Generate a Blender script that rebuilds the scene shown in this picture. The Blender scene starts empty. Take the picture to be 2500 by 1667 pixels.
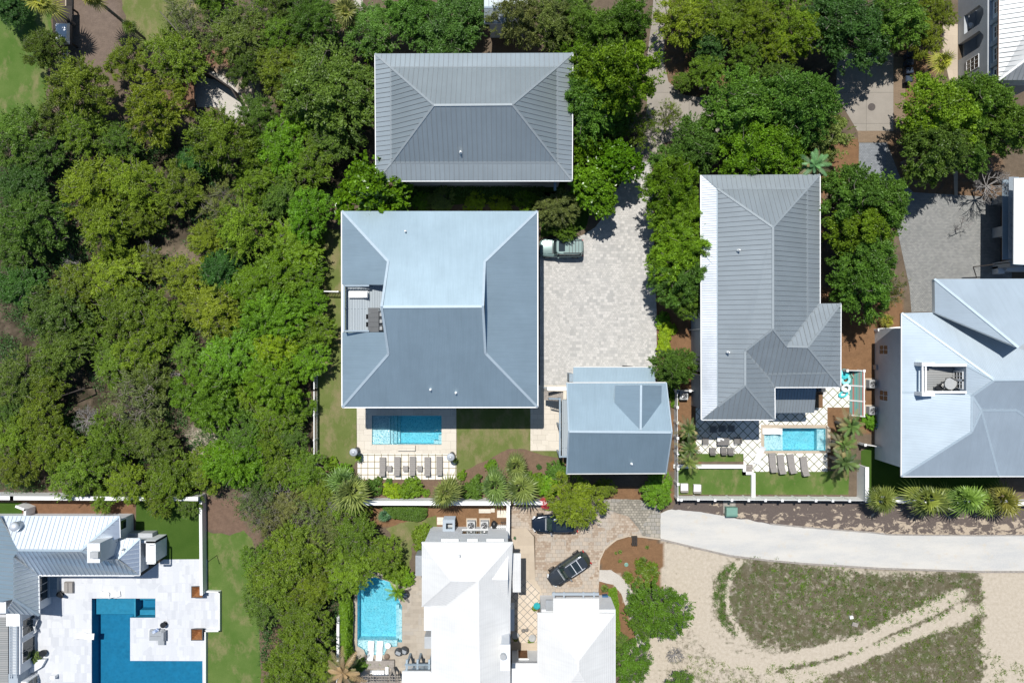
import bpy, bmesh, math, random
import numpy as np
from mathutils import Vector, Matrix, noise as mnoise
C = bpy.context; SC = C.scene; COL = SC.collection
# ---------------------------------------------------------------- camera, sky, sun, exposure
H = 82.0; S = 23.0                      # camera height (m), photo pixels per metre at ground level
cam = bpy.data.objects.new('camera', bpy.data.cameras.new('camera')); COL.objects.link(cam)
cam.location = (0, 0, H); cam.data.sensor_width = 36; cam.data.lens = 36*H*S/2500
cam.data.clip_end = 3000; cam.data.clip_start = 1; SC.camera = cam
SC.render.resolution_x = 1024; SC.render.resolution_y = 682
SUN = Vector((-.105, .350, .931)).normalized()
el = math.asin(SUN.z); az = math.atan2(SUN.x, SUN.y)
w = bpy.data.worlds.new('World'); SC.world = w; w.use_nodes = True
nt = w.node_tree; nt.nodes.clear()
sky = nt.nodes.new('ShaderNodeTexSky'); sky.sky_type = 'NISHITA'; sky.sun_disc = False
sky.sun_elevation = el; sky.sun_rotation = az
bg = nt.nodes.new('ShaderNodeBackground'); bg.inputs['Strength'].default_value = .068
wo = nt.nodes.new('ShaderNodeOutputWorld')
tint = nt.nodes.new('ShaderNodeMix'); tint.data_type = 'RGBA'; tint.blend_type = 'MULTIPLY'; tint.inputs[0].default_value = 1; tint.inputs[7].default_value = (.80, 1.02, 1.18, 1)
nt.links.new(sky.outputs[0], tint.inputs[6]); nt.links.new(tint.outputs[2], bg.inputs[0]); nt.links.new(bg.outputs[0], wo.inputs[0])
sl = bpy.data.lights.new('sun', 'SUN'); sl.energy = 4.7; sl.angle = math.radians(.53); sl.color = (1, .965, .91)
so = bpy.data.objects.new('sun', sl); COL.objects.link(so); so.location = (0, 0, 120)
so.rotation_euler = SUN.to_track_quat('Z', 'Y').to_euler()
SC.view_settings.view_transform = 'Standard'; SC.view_settings.look = 'None'
SC.view_settings.exposure = 0.12; SC.view_settings.gamma = 1
# ---------------------------------------------------------------- helpers: survey coordinates
ORG = {0: (0, 0, 1.06293), 'y': (1640, 900, .21683), 'd': (820, 680, .08929), 'g': (1300, 880, .19134), 'p': (780, 1480, .1318),
       'h': (1230, 1330, .21497), 'e': (0, 1190, .30435), 'm': (850, 1060, .12755), 'a': (1040, 1220, .10204), 'f': (280, 1290, .19769),
       'c': (1270, 1220, .14028), 's': (1300, 560, .06378), 'k': (2220, 870, .07014), 'n': (2300, 0, .19139), 'w': (2380, 420, .17857),
       'b': (100, 0, .1084), 'v': (2120, 850, .19769), 1: (0, 0, 1)}
for r_, y_ in ((1, 0), (2, 556), (3, 1111)):
    for c_ in range(4): ORG[r_*10+c_+1] = (625*c_, y_, .35451)
def q(r, x, y):
    o = ORG[r]; return (o[0]+x*o[2], o[1]+y*o[2])
def Q(r, *a): return [q(r, a[i], a[i+1]) for i in range(0, len(a), 2)]
def W(px, py, z=0.0):
    k = (H-z)/H/S; return Vector(((px-1250)*k, -(py-833.5)*k, z))
def onX(X, px): return H - X*S*H/(px-1250)          # height of a point on a wall in the plane x = X
def onY(Y, py): return H + Y*S*H/(py-833.5)
# ---------------------------------------------------------------- helpers: objects
def tag(o, label=None, cat=None, group=None, kind=None):
    if label: o['label'] = label
    if cat: o['category'] = cat
    if group: o['group'] = group
    if kind: o['kind'] = kind
    return o
def thing(name, label, cat, loc=(0, 0, 0), group=None, rz=0):
    o = bpy.data.objects.new(name, None); COL.objects.link(o); o.location = loc; o.rotation_euler = (0, 0, rz)
    o.empty_display_size = .3
    return tag(o, label, cat, group)
def link(name, me, parent=None, loc=None):
    o = bpy.data.objects.new(name, me); COL.objects.link(o)
    if parent: o.parent = parent
    if loc is not None: o.location = loc
    return o
def wloc(p):
    v = Vector((0, 0, 0))
    while p: v += p.location; p = p.parent
    return v
def copy_tree(o, parent=None, color=None):
    c = o.copy(); COL.objects.link(c)
    if parent: c.parent = parent
    if color and c.type == 'MESH': c.color = color
    for ch in list(o.children): copy_tree(ch, c, color)
    return c
class MB:
    def __init__(s): s.v = []; s.f = []; s.m = []
    def add(s, vs, fs, mi=0):
        n = len(s.v); s.v += [tuple(v) for v in vs]; s.f += [tuple(i+n for i in f) for f in fs]; s.m += [mi]*len(fs); return s
    def box(s, cx, cy, z0, sx, sy, sz, rz=0, mi=0, taper=1.0):
        c, sn = math.cos(rz), math.sin(rz); vs = []
        for k, (z, t) in enumerate(((z0, 1), (z0+sz, taper))):
            for dx, dy in ((-1, -1), (1, -1), (1, 1), (-1, 1)):
                x, y = dx*sx/2*t, dy*sy/2*t; vs.append((cx+x*c-y*sn, cy+x*sn+y*c, z))
        return s.add(vs, [(3, 2, 1, 0), (4, 5, 6, 7), (0, 1, 5, 4), (1, 2, 6, 5), (2, 3, 7, 6), (3, 0, 4, 7)], mi)
    def bx(s, a, b, mi=0):
        (x0, y0, z0), (x1, y1, z1) = a, b
        return s.box((x0+x1)/2, (y0+y1)/2, min(z0, z1), abs(x1-x0), abs(y1-y0), abs(z1-z0), 0, mi)
    def hull(s, bot, top, mi=0, capb=True, capt=True):
        n = len(bot); fs = [(i, (i+1) % n, n+(i+1) % n, n+i) for i in range(n)]
        if capb: fs.append(tuple(range(n-1, -1, -1)))
        if capt: fs.append(tuple(range(n, 2*n)))
        return s.add(list(bot)+list(top), fs, mi)
    def prism(s, pts, z0, z1, mi=0):
        return s.hull([(p[0], p[1], z0) for p in pts], [(p[0], p[1], z1) for p in pts], mi)
    def bar(s, p0, p1, w_, h_, mi=0, up=(0, 0, 1)):
        p0, p1 = Vector(p0), Vector(p1); d = (p1-p0)
        if d.length < 1e-5: return s
        d.normalize(); sd = d.cross(Vector(up))
        if sd.length < 1e-3: sd = Vector((1, 0, 0))
        sd.normalize(); u = sd.cross(d).normalized(); a = sd*w_/2; b = u*h_/2
        vs = [p+x*a+y*b for p in (p0, p1) for x, y in ((-1, -1), (1, -1), (1, 1), (-1, 1))]
        return s.add(vs, [(3, 2, 1, 0), (4, 5, 6, 7), (0, 1, 5, 4), (1, 2, 6, 5), (2, 3, 7, 6), (3, 0, 4, 7)], mi)
    def tube(s, p0, p1, r0, r1=None, n=6, mi=0):
        r1 = r0 if r1 is None else r1; p0, p1 = Vector(p0), Vector(p1); d = (p1-p0).normalized()
        a = d.orthogonal().normalized(); b = d.cross(a)
        A = [p0+(a*math.cos(t)+b*math.sin(t))*r0 for t in [2*math.pi*i/n for i in range(n)]]
        B = [p1+(a*math.cos(t)+b*math.sin(t))*r1 for t in [2*math.pi*i/n for i in range(n)]]
        return s.hull(A, B, mi)
    def lathe(s, cx, cy, prof, n=20, mi=0, cap=True):
        vs = []; fs = []
        for r, z in prof: vs += [(cx+r*math.cos(2*math.pi*i/n), cy+r*math.sin(2*math.pi*i/n), z) for i in range(n)]
        for k in range(len(prof)-1):
            for i in range(n): j = (i+1) % n; fs.append((k*n+i, k*n+j, (k+1)*n+j, (k+1)*n+i))
        if cap:
            fs.append(tuple(range(n-1, -1, -1))); k = (len(prof)-1)*n; fs.append(tuple(range(k, k+n)))
        return s.add(vs, fs, mi)
    def ball(s, c, r, n=10, mi=0, sq=1.0, rough=0, seed=0):
        rnd = random.Random(seed); vs = []; fs = []; m = n//2+1
        for k in range(m+1):
            t = math.pi*k/m
            for i in range(n):
                a = 2*math.pi*i/n; rr = r*(1+rough*(rnd.random()-.5))
                vs.append((c[0]+rr*math.sin(t)*math.cos(a), c[1]+rr*math.sin(t)*math.sin(a), c[2]+rr*sq*math.cos(t)))
        for k in range(m):
            for i in range(n): j = (i+1) % n; fs.append((k*n+i, (k+1)*n+i, (k+1)*n+j, k*n+j))
        return s.add(vs, fs, mi)
    def build(s, name, mat, parent=None, smooth=False, label=None):
        me = bpy.data.meshes.new(name); off = wloc(parent)
        me.from_pydata([(v[0]-off.x, v[1]-off.y, v[2]-off.z) for v in s.v], [], s.f)
        for m in (mat if isinstance(mat, (list, tuple)) else [mat]): me.materials.append(m)
        me.polygons.foreach_set('material_index', s.m)
        if smooth: me.polygons.foreach_set('use_smooth', [True]*len(s.f))
        me.validate(); me.update()
        o = link(name, me, parent)
        if label: o['label'] = label
        return o
def top(mb, name, mat, label, cat, base, group=None, kind=None, smooth=False):
    """a thing that is one mesh, its origin at its base"""
    me_o = mb.build(name, mat, None, smooth)
    base = Vector(base); me_o.data.transform(Matrix.Translation(-base)); me_o.location = base
    return tag(me_o, label, cat, group, kind)
# ---------------------------------------------------------------- materials
class NT:
    def __init__(s, name):
        s.m = bpy.data.materials.new(name); s.m.use_nodes = True; s.t = s.m.node_tree; s.t.nodes.clear()
        s.out = s.n('ShaderNodeOutputMaterial')
    def n(s, typ, **kw):
        nd = s.t.nodes.new(typ)
        for k, v in kw.items():
            if k.startswith('_'): nd.inputs[k[1:].replace('_', ' ')].default_value = v
            else: setattr(nd, k, v)
        return nd
    def l(s, a, b): s.t.links.new(a, b)
    def co(s, kind='Object'): return s.n('ShaderNodeTexCoord').outputs[kind]
    def noise(s, scale, detail=3, rough=.55, vec=None, dist=0):
        nd = s.n('ShaderNodeTexNoise', _Scale=scale, _Detail=detail, _Roughness=rough, _Distortion=dist)
        s.l(vec or s.co(), nd.inputs['Vector']); return nd.outputs['Fac']
    def mr(s, fac, a, b, c=0.0, d=1.0):
        nd = s.n('ShaderNodeMapRange'); s.l(fac, nd.inputs[0])
        for i, v in enumerate((a, b, c, d)): nd.inputs[i+1].default_value = v
        return nd.outputs[0]
    def mix(s, fac, a, b, mode='MIX'):
        nd = s.n('ShaderNodeMix', data_type='RGBA', blend_type=mode)
        for v, i in ((fac, 0), (a, 6), (b, 7)):
            if isinstance(v, (int, float)): nd.inputs[i].default_value = v
            elif isinstance(v, (tuple, list)): nd.inputs[i].default_value = (*v[:3], 1)
            else: s.l(v, nd.inputs[i])
        return nd.outputs[2]
    def math(s, op, a, b=None):
        nd = s.n('ShaderNodeMath', operation=op)
        for i, v in enumerate((a, b)):
            if v is None: continue
            if isinstance(v, (int, float)): nd.inputs[i].default_value = v
            else: s.l(v, nd.inputs[i])
        return nd.outputs[0]
    def map(s, vec, rot=0, scale=1, loc=(0, 0, 0)):
        nd = s.n('ShaderNodeMapping'); s.l(vec, nd.inputs[0]); nd.inputs['Rotation'].default_value = (0, 0, rot)
        nd.inputs['Scale'].default_value = (scale,)*3 if not isinstance(scale, tuple) else scale
        nd.inputs['Location'].default_value = loc; return nd.outputs[0]
    def bump(s, h, strength=.5, dist=.02):
        nd = s.n('ShaderNodeBump', _Strength=strength, _Distance=dist); s.l(h, nd.inputs['Height']); return nd.outputs[0]
    def bsdf(s, col, rough=.7, metal=0.0, spec=.4, normal=None, **kw):
        p = s.n('ShaderNodeBsdfPrincipled')
        if isinstance(col, (tuple, list)): p.inputs['Base Color'].default_value = (*col[:3], 1)
        else: s.l(col, p.inputs['Base Color'])
        if isinstance(rough, (int, float)): p.inputs['Roughness'].default_value = rough
        else: s.l(rough, p.inputs['Roughness'])
        p.inputs['Metallic'].default_value = metal; p.inputs['Specular IOR Level'].default_value = spec
        if normal: s.l(normal, p.inputs['Normal'])
        for k, v in kw.items(): p.inputs[k.replace('_', ' ')].default_value = v
        s.l(p.outputs[0], s.out.inputs[0]); return p
def shade(c, k): return tuple(min(1, x*k) for x in c[:3])
def simple(name, col, rough=.6, metal=0, var=.12, scale=3, bump=0.0, spec=.4):
    t = NT(name); f = t.mr(t.noise(scale, 4), .3, .7)
    c = t.mix(f, shade(col, 1-var), shade(col, 1+var))
    f2 = t.mr(t.noise(scale*9, 2), .3, .7); c = t.mix(t.math('MULTIPLY', f2, .35), c, shade(col, 1-var*1.6))
    t.bsdf(c, rough, metal, spec, t.bump(t.noise(scale*12, 3), bump) if bump else None); return t.m
def soil(name, col, col2, s1=.6, s2=7, contrast=(.35, .65), bump=.5, speck=None):
    t = NT(name); f = t.mr(t.noise(s1, 5, .6), *contrast); g = t.mr(t.noise(s2, 4, .7), .3, .7)
    c = t.mix(f, col, col2); c = t.mix(t.math('MULTIPLY', g, .6), c, shade(col, .6))
    if speck:
        h = t.mr(t.noise(s2*1.7, 3, .8), .58, .66); c = t.mix(h, c, speck)
    t.bsdf(c, .95, 0, .15, t.bump(t.noise(s2*3, 3, .7), bump, .05)); return t.m
def metal_roof(name, col, metal=.55, rough=.42, period=.0, spec=.5, streak=.10, axis='X'):
    t = NT(name); uv = t.n('ShaderNodeUVMap').outputs[0]
    f = t.mr(t.noise(.35, 4, .6), .3, .7); c = t.mix(f, shade(col, 1-streak), shade(col, 1+streak))
    st = t.noise(1.0, 4, .6, t.map(uv, 0, (3.2, .25, 1))); c = t.mix(t.mr(st, .45, .8, 0, .4), c, shade(col, .78))
    sp = t.noise(2.2, 4, .7); c = t.mix(t.mr(sp, .62, .75, 0, .25), c, shade(col, 1.12))
    nrm = None
    if period:
        w_ = t.n('ShaderNodeTexWave', wave_type='BANDS', bands_direction=axis, _Distortion=0)
        w_.inputs['Scale'].default_value = .314/period
        t.l(uv, w_.inputs['Vector']); c = t.mix(t.math('MULTIPLY', w_.outputs['Fac'], .14), c, shade(col, .74))
        nrm = t.bump(w_.outputs['Fac'], .12, period*.2)
    t.bsdf(c, rough, metal, spec, nrm); return t.m
def pavers(name, c1, c2, mortar, bw, bh, ms=.012, rot=0, offset=.5, sq=1.0, sqf=2, loc=(0, 0, 0), rough=.85, grime=.15, mix3=None):
    t = NT(name); v = t.map(t.co(), rot, 1, loc)
    b = t.n('ShaderNodeTexBrick', offset=offset, squash=sq, squash_frequency=sqf, _Scale=1, _Mortar_Size=ms, _Mortar_Smooth=.1,
            _Bias=0, _Brick_Width=bw, _Row_Height=bh)
    b.inputs['Color1'].default_value = (*c1, 1); b.inputs['Color2'].default_value = (*c2, 1); b.inputs['Mortar'].default_value = (*mortar, 1)
    t.l(v, b.inputs['Vector']); c = b.outputs['Color']
    if mix3:        # a second laying pattern scattered among the first
        b2 = t.n('ShaderNodeTexBrick', offset=.37, _Scale=1, _Mortar_Size=ms, _Mortar_Smooth=.1, _Bias=0, _Brick_Width=bw*1.45, _Row_Height=bh*1.6)
        b2.inputs['Color1'].default_value = (*c1, 1); b2.inputs['Color2'].default_value = (*mix3, 1); b2.inputs['Mortar'].default_value = (*mortar, 1)
        t.l(v, b2.inputs['Vector']); vo = t.n('ShaderNodeTexVoronoi', distance='CHEBYCHEV', _Scale=.8); t.l(v, vo.inputs['Vector'])
        sx = t.n('ShaderNodeSeparateColor'); t.l(vo.outputs['Color'], sx.inputs[0])
        c = t.mix(t.mr(sx.outputs[0], .49, .51), c, b2.outputs['Color'])
    g = t.mr(t.noise(.5, 5, .65), .42, .75); c = t.mix(t.math('MULTIPLY', g, grime), c, shade(c2, .55))
    g2 = t.mr(t.noise(9, 3, .7), .3, .7); c = t.mix(t.math('MULTIPLY', g2, .12), c, shade(c2, .5))
    t.bsdf(c, rough, 0, .25, t.bump(b.outputs['Fac'], .4, -.01)); return t.m
def lawn_mat(name, g1, g2, dry, dryamt=.55):
    t = NT(name); f = t.mr(t.noise(.35, 5, .6), .35, .65); c = t.mix(f, g1, g2)
    d = t.mr(t.noise(.55, 6, .7, t.map(t.co(), .3, (1, .6, 1), (7, 3, 0))), dryamt, dryamt+.16); c = t.mix(t.math('MULTIPLY', d, .8), c, dry)
    g = t.noise(14, 3, .8); c = t.mix(t.mr(g, .35, .65, 0, .45), c, shade(g1, .6))
    t.bsdf(c, .95, 0, .1, t.bump(t.noise(30, 2, .8), .4, .04)); return t.m
def leafmat(name, sat=1.0, gloss=.45, trans=.3):
    """colour comes from each tree's own object colour, toned per leaf"""
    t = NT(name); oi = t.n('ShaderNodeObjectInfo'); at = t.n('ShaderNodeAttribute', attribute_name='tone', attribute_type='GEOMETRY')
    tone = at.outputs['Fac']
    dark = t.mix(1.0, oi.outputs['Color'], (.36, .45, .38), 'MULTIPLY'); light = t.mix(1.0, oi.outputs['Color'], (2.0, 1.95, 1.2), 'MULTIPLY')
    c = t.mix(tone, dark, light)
    p = t.n('ShaderNodeBsdfPrincipled'); t.l(c, p.inputs['Base Color']); p.inputs['Roughness'].default_value = gloss
    p.inputs['Specular IOR Level'].default_value = .35
    tr = t.n('ShaderNodeBsdfTranslucent'); t.l(t.mix(1.0, c, (1.1, 1.25, .55), 'MULTIPLY'), tr.inputs[0])
    mx = t.n('ShaderNodeMixShader'); mx.inputs[0].default_value = trans
    t.l(p.outputs[0], mx.inputs[1]); t.l(tr.outputs[0], mx.inputs[2]); t.l(mx.outputs[0], t.out.inputs[0]); return t.m
def water_mat(name, absorb, dens, wave=7, strength=.5, caustic=.5):
    t = NT(name); fr = t.n('ShaderNodeFresnel', _IOR=1.33)
    n1 = t.noise(wave, 3, .55, None, 1.5); bmp = t.bump(n1, strength, .09)
    t.l(bmp, fr.inputs['Normal'])
    tr = t.n('ShaderNodeBsdfTransparent')
    # caustics imitated: bright and dim cells of sunlight painted into the surface tint
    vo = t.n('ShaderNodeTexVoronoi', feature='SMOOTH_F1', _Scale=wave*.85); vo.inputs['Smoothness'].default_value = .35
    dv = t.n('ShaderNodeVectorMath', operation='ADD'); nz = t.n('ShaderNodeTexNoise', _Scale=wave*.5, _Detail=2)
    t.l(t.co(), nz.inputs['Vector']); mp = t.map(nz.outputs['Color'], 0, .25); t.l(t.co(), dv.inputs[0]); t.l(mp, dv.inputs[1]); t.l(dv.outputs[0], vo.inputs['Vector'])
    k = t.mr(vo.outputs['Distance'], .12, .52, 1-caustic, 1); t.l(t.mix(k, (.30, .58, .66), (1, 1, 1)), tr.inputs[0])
    gl = t.n('ShaderNodeBsdfGlossy', _Roughness=.09); t.l(bmp, gl.inputs['Normal'])
    mx = t.n('ShaderNodeMixShader'); t.l(fr.outputs[0], mx.inputs[0]); t.l(tr.outputs[0], mx.inputs[1]); t.l(gl.outputs[0], mx.inputs[2])
    t.l(mx.outputs[0], t.out.inputs[0])
    va = t.n('ShaderNodeVolumeAbsorption', _Density=dens); va.inputs[0].default_value = (*absorb, 1); t.l(va.outputs[0], t.out.inputs['Volume'])
    return t.m
M = {}
M['roof_blue'] = metal_roof('blue_metal_roof', (.335, .435, .495), .64, .50, .15, streak=.07)
M['roof_grey'] = metal_roof('grey_metal_roof', (.36, .41, .43), .6, .47, streak=.06)
M['roof_grey2'] = metal_roof('weathered_grey_roof', (.33, .37, .39), .5, .48, streak=.07)
M['roof_pale'] = metal_roof('galvanised_roof', (.44, .515, .575), .55, .60, .15, streak=.07)
M['roof_estate'] = metal_roof('bright_seam_roof', (.84, .90, .95), .9, .38, streak=.04)
M['roof_white'] = metal_roof('white_tile_roof', (.66, .66, .65), 0, .7, .28, .2, .07, 'Y')
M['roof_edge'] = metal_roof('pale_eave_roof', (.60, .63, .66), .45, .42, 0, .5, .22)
M['roof_silver'] = metal_roof('silver_seam_roof', (.40, .41, .415), .35, .45, 0, .5, .25)
M['cap'] = simple('ridge_metal', (.38, .46, .52), .55, .25, .05)
M['cap_grey'] = simple('grey_ridge_metal', (.26, .295, .315), .6, .2, .05)
M['seam'] = simple('seam_metal', (.26, .285, .30), .5, .3, .05)
M['seam_light'] = simple('seam_light_metal', (.45, .50, .56), .5, .5, .05)
M['fascia'] = simple('white_trim', (.62, .61, .58), .6, 0, .06)
M['white'] = simple('white_paint', (.80, .80, .79), .55, 0, .05)
M['white_wall'] = simple('white_stucco', (.66, .68, .70), .8, 0, .06, 1.2, .2)
M['bluegrey_wall'] = simple('blue_grey_siding', (.34, .39, .44), .7, 0, .05, 1.2)
M['grey_wall'] = simple('grey_stucco', (.40, .42, .44), .8, 0, .08, 1)
M['black'] = simple('black_metal', (.02, .022, .025), .4, .2, .1)
M['dark'] = simple('dark_metal', (.07, .075, .08), .5, .3, .1)
M['grey'] = simple('grey_paint', (.30, .32, .34), .55, 0, .08)
M['grey_blue'] = simple('blue_grey_paint', (.25, .32, .38), .55, 0, .08)
M['ac'] = simple('ac_metal', (.45, .46, .46), .45, .3, .08)
M['taupe'] = simple('taupe_fabric', (.28, .262, .245), .9, 0, .08, 5, .2)
M['wicker'] = simple('grey_wicker', (.19, .18, .17), .85, 0, .25, 18, .5)
M['cushion'] = simple('white_cushion', (.78, .78, .76), .9, 0, .04)
M['timber'] = simple('brown_timber', (.16, .075, .035), .7, 0, .3, 4, .3)
M['timber_grey'] = simple('weathered_timber', (.30, .27, .24), .8, 0, .25, 5, .3)
M['timber_dark'] = simple('dark_timber', (.035, .027, .022), .75, 0, .3, 5, .3)
M['copper'] = simple('copper_bowl', (.36, .17, .07), .45, .4, .3, 6)
M['teal'] = simple('teal_plastic', (.03, .35, .38), .35, 0, .15)
M['green_box'] = simple('green_enamel', (.16, .30, .24), .5, 0, .08)
M['glass'] = simple('dark_glass', (.02, .03, .035), .06, 0, .1, 3, 0, .8)
M['green_glass'] = simple('green_glass', (.022, .045, .038), .08, 0, .3, 3, 0, .8)
M['bark'] = simple('grey_bark', (.20, .175, .15), .95, 0, .3, 6, .6)
M['twig'] = simple('pale_dead_twig', (.25, .235, .225), .95, 0, .25, 6, .3)
M['tyre'] = simple('rubber', (.025, .024, .023), .85, 0, .1)
M['rim'] = simple('alloy', (.35, .35, .36), .35, .8, .1)
M['leaf'] = leafmat('leaf'); M['leaf_gloss'] = leafmat('glossy_leaf', 1, .28, .2)
M['deck'] = pavers('deck_boards', (.40, .445, .47), (.35, .39, .42), (.14, .17, .19), 5.0, .16, .018, math.pi/2, .5, grime=.08)
M['deck2'] = pavers('grey_deck_boards', (.33, .33, .32), (.27, .28, .28), (.10, .10, .10), 5.0, .22, .02, 0, .5, grime=.08)
M['drive'] = pavers('driveway_pavers', (.56, .54, .51), (.42, .41, .39), (.34, .33, .305), .25, .20, .010, .0, .5, 1, 2, mix3=(.37, .365, .35), grime=.14)
M['cobble'] = pavers('grey_cobbles', (.30, .30, .285), (.215, .22, .215), (.14, .14, .135), .24, .16, .012, 0, .5, grime=.35)
M['tan'] = pavers('tan_pavers', (.47, .395, .315), (.315, .235, .17), (.21, .17, .135), .33, .26, .012, 0, .5, mix3=(.40, .36, .31), grime=.25)
M['tan_old'] = pavers('worn_tan_pavers', (.40, .36, .30), (.22, .20, .17), (.12, .12, .085), .33, .26, .02, 0, .5, mix3=(.29, .275, .25), grime=.35)
M['cream'] = pavers('cream_stone', (.64, .585, .50), (.57, .52, .44), (.40, .36, .30), .9, .55, .012, 0, .5, mix3=(.60, .55, .465), grime=.06)
M['travertine'] = pavers('travertine', (.44, .385, .315), (.35, .305, .25), (.33, .285, .23), .6, .4, .008, 0, .5, mix3=(.38, .345, .30), grime=.2)
M['smooth_tan'] = pavers('smooth_tan_paving', (.50, .42, .325), (.45, .375, .29), (.38, .32, .25), 1.2, .9, .006, 0, .5, grime=.18)
M['marble'] = pavers('pale_marble', (.61, .62, .64), (.50, .515, .545), (.48, .49, .51), .42, .95, .006, 0, .5, mix3=(.55, .565, .59), grime=.05, rough=.6)
M['concrete'] = pavers('concrete', (.315, .285, .245), (.30, .27, .235), (.15, .14, .12), 4.7, 3.3, .02, 0, 0, grime=.4)
M['brick_band'] = pavers('brick_band', (.25, .18, .12), (.21, .15, .10), (.15, .12, .085), .5, .12, .01, 0, .5, grime=.2)
M['drive2'] = pavers('blue_grey_cobbles', (.25, .265, .285), (.19, .205, .22), (.14, .15, .16), .24, .16, .012, 0, .5, grime=.2)
M['gravel'] = soil('white_gravel', (.61, .59, .55), (.50, .495, .475), .25, 6, (.3, .7), .3, (.66, .62, .55))
t = NT('gravel_road'); f_ = t.mr(t.noise(.5, 6, .65, t.map(t.co(), .03, (.35, 1.5, 1))), .38, .62); cc = t.mix(f_, (.53, .51, .47), (.43, .43, .42)); cc = t.mix(t.mr(t.noise(8, 5, .75), .35, .65, 0, .4), cc, (.60, .58, .54)); cc = t.mix(t.mr(t.noise(17, 3, .8), .60, .70, 0, .6), cc, (.34, .335, .32))
cc = t.mix(t.mr(t.noise(.8, 6, .7, t.map(t.co(), 0, 1, (9, 2, 0))), .56, .70, 0, .7), cc, (.52, .455, .36)); t.bsdf(cc, .95, 0, .15, t.bump(t.noise(14, 4, .75), .5, .04)); M['gravel'] = t.m
M['white_gravel'] = soil('pale_gravel', (.56, .53, .48), (.47, .43, .38), .5, 8, (.3, .7), .4)
M['lawn'] = lawn_mat('lawn_grass', (.118, .152, .040), (.165, .190, .065), (.27, .215, .125), .47)
M['lawn_g'] = lawn_mat('green_lawn_grass', (.075, .140, .026), (.125, .180, .048), (.25, .215, .11), .50)
M['turf'] = lawn_mat('dark_turf', (.045, .092, .014), (.062, .112, .02), (.12, .13, .04), .62)
M['hedge_soil'] = soil('mulch', (.19, .105, .06), (.25, .15, .09), .7, 9, (.35, .65), .5)
M['pool_plaster'] = simple('pool_plaster', (.34, .70, .76), .7, 0, .08, 2)
M['pool_shelf'] = simple('pool_shelf_plaster', (.46, .66, .69), .7, 0, .06, 2)
M['pool_blue'] = simple('blue_pool_tile', (.025, .24, .36), .6, 0, .12, 1.5)
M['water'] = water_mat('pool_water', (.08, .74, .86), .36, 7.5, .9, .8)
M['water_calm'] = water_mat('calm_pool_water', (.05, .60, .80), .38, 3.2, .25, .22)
M['red'] = simple('red_lens', (.45, .01, .01), .3, 0, .05)
M['lens'] = simple('lamp_lens', (.75, .78, .8), .15, 0, .05)
M['steel'] = simple('polished_steel', (.62, .65, .69), .45, .35, .05)
M['stripe'] = pavers('striped_planks', (.55, .16, .13), (.10, .40, .36), (.50, .45, .40), 9.0, .09, .006, math.pi/2, 0, grime=.2)
M['pink'] = simple('pink_bract', (.60, .05, .12), .7, 0, .2)
M['terracotta'] = simple('clay_pot', (.22, .16, .12), .8, 0, .2)
# ---------------------------------------------------------------- ground
rng = np.random.default_rng(7)
_lat = np.random.default_rng(3).random((256, 256))
def vn(x, y, s=1.0, octs=3):
    out = 0; amp = 1; tot = 0
    for o in range(octs):
        X = x/s*(2**o)+37.3*o; Y = y/s*(2**o)+11.7*o
        ix = np.floor(X).astype(int); iy = np.floor(Y).astype(int); fx = X-ix; fy = Y-iy
        fx = fx*fx*(3-2*fx); fy = fy*fy*(3-2*fy); g = lambda a, b: _lat[a % 256, b % 256]
        out = out + amp*((g(ix, iy)*(1-fx)+g(ix+1, iy)*fx)*(1-fy)+(g(ix, iy+1)*(1-fx)+g(ix+1, iy+1)*fx)*fy); tot += amp; amp *= .55
    return out/tot
def inside(px, py, poly):
    r = np.zeros(px.shape, bool); n = len(poly)
    for i in range(n):
        (x0, y0), (x1, y1) = poly[i], poly[(i+1) % n]
        if y0 == y1: continue
        c = ((y0 > py) != (y1 > py)) & (px < (x1-x0)*(py-y0)/(y1-y0)+x0); r ^= c
    return r
def segdist(px, py, line):
    d = np.full(px.shape, 1e9)
    for (x0, y0), (x1, y1) in zip(line[:-1], line[1:]):
        vx, vy = x1-x0, y1-y0; t = np.clip(((px-x0)*vx+(py-y0)*vy)/(vx*vx+vy*vy+1e-9), 0, 1)
        d = np.minimum(d, np.hypot(px-x0-t*vx, py-y0-t*vy))
    return d
LITTER = (.115, .088, .065); MULCH = (.20, .115, .062); SAND = (.47, .415, .34); SCRUB = (.078, .070, .042); GREY = (.115, .092, .078); FLOOR = (.040, .034, .022)  # FLOOR: dark woods soil, the gaps' black shade deepened into its colour
DRY = (.22, .175, .125); GREENISH = (.12, .15, .045); GREENP = (.095, .15, .03)
def mulchy(*a): return (MULCH, a[0], 1.0, 3)
FIELD = [(1478, 1312), (1560, 1322), (1700, 1348), (1900, 1375), (2150, 1392), (2520, 1397), (2520, 1690), (1560, 1690), (1500, 1560)]
OVAL = Q(33, 1390, 850, 1500, 740, 1640, 700) + [(1860, 1352), (1980, 1382), (2150, 1396), (2330, 1396), (2400, 1402)] + Q(34, 1440, 880, 1180, 1000, 900, 1130, 640, 1270, 350, 1320, 100, 1360) + Q(33, 1700, 1330, 1560, 1250, 1430, 1130, 1395, 1000)
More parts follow.
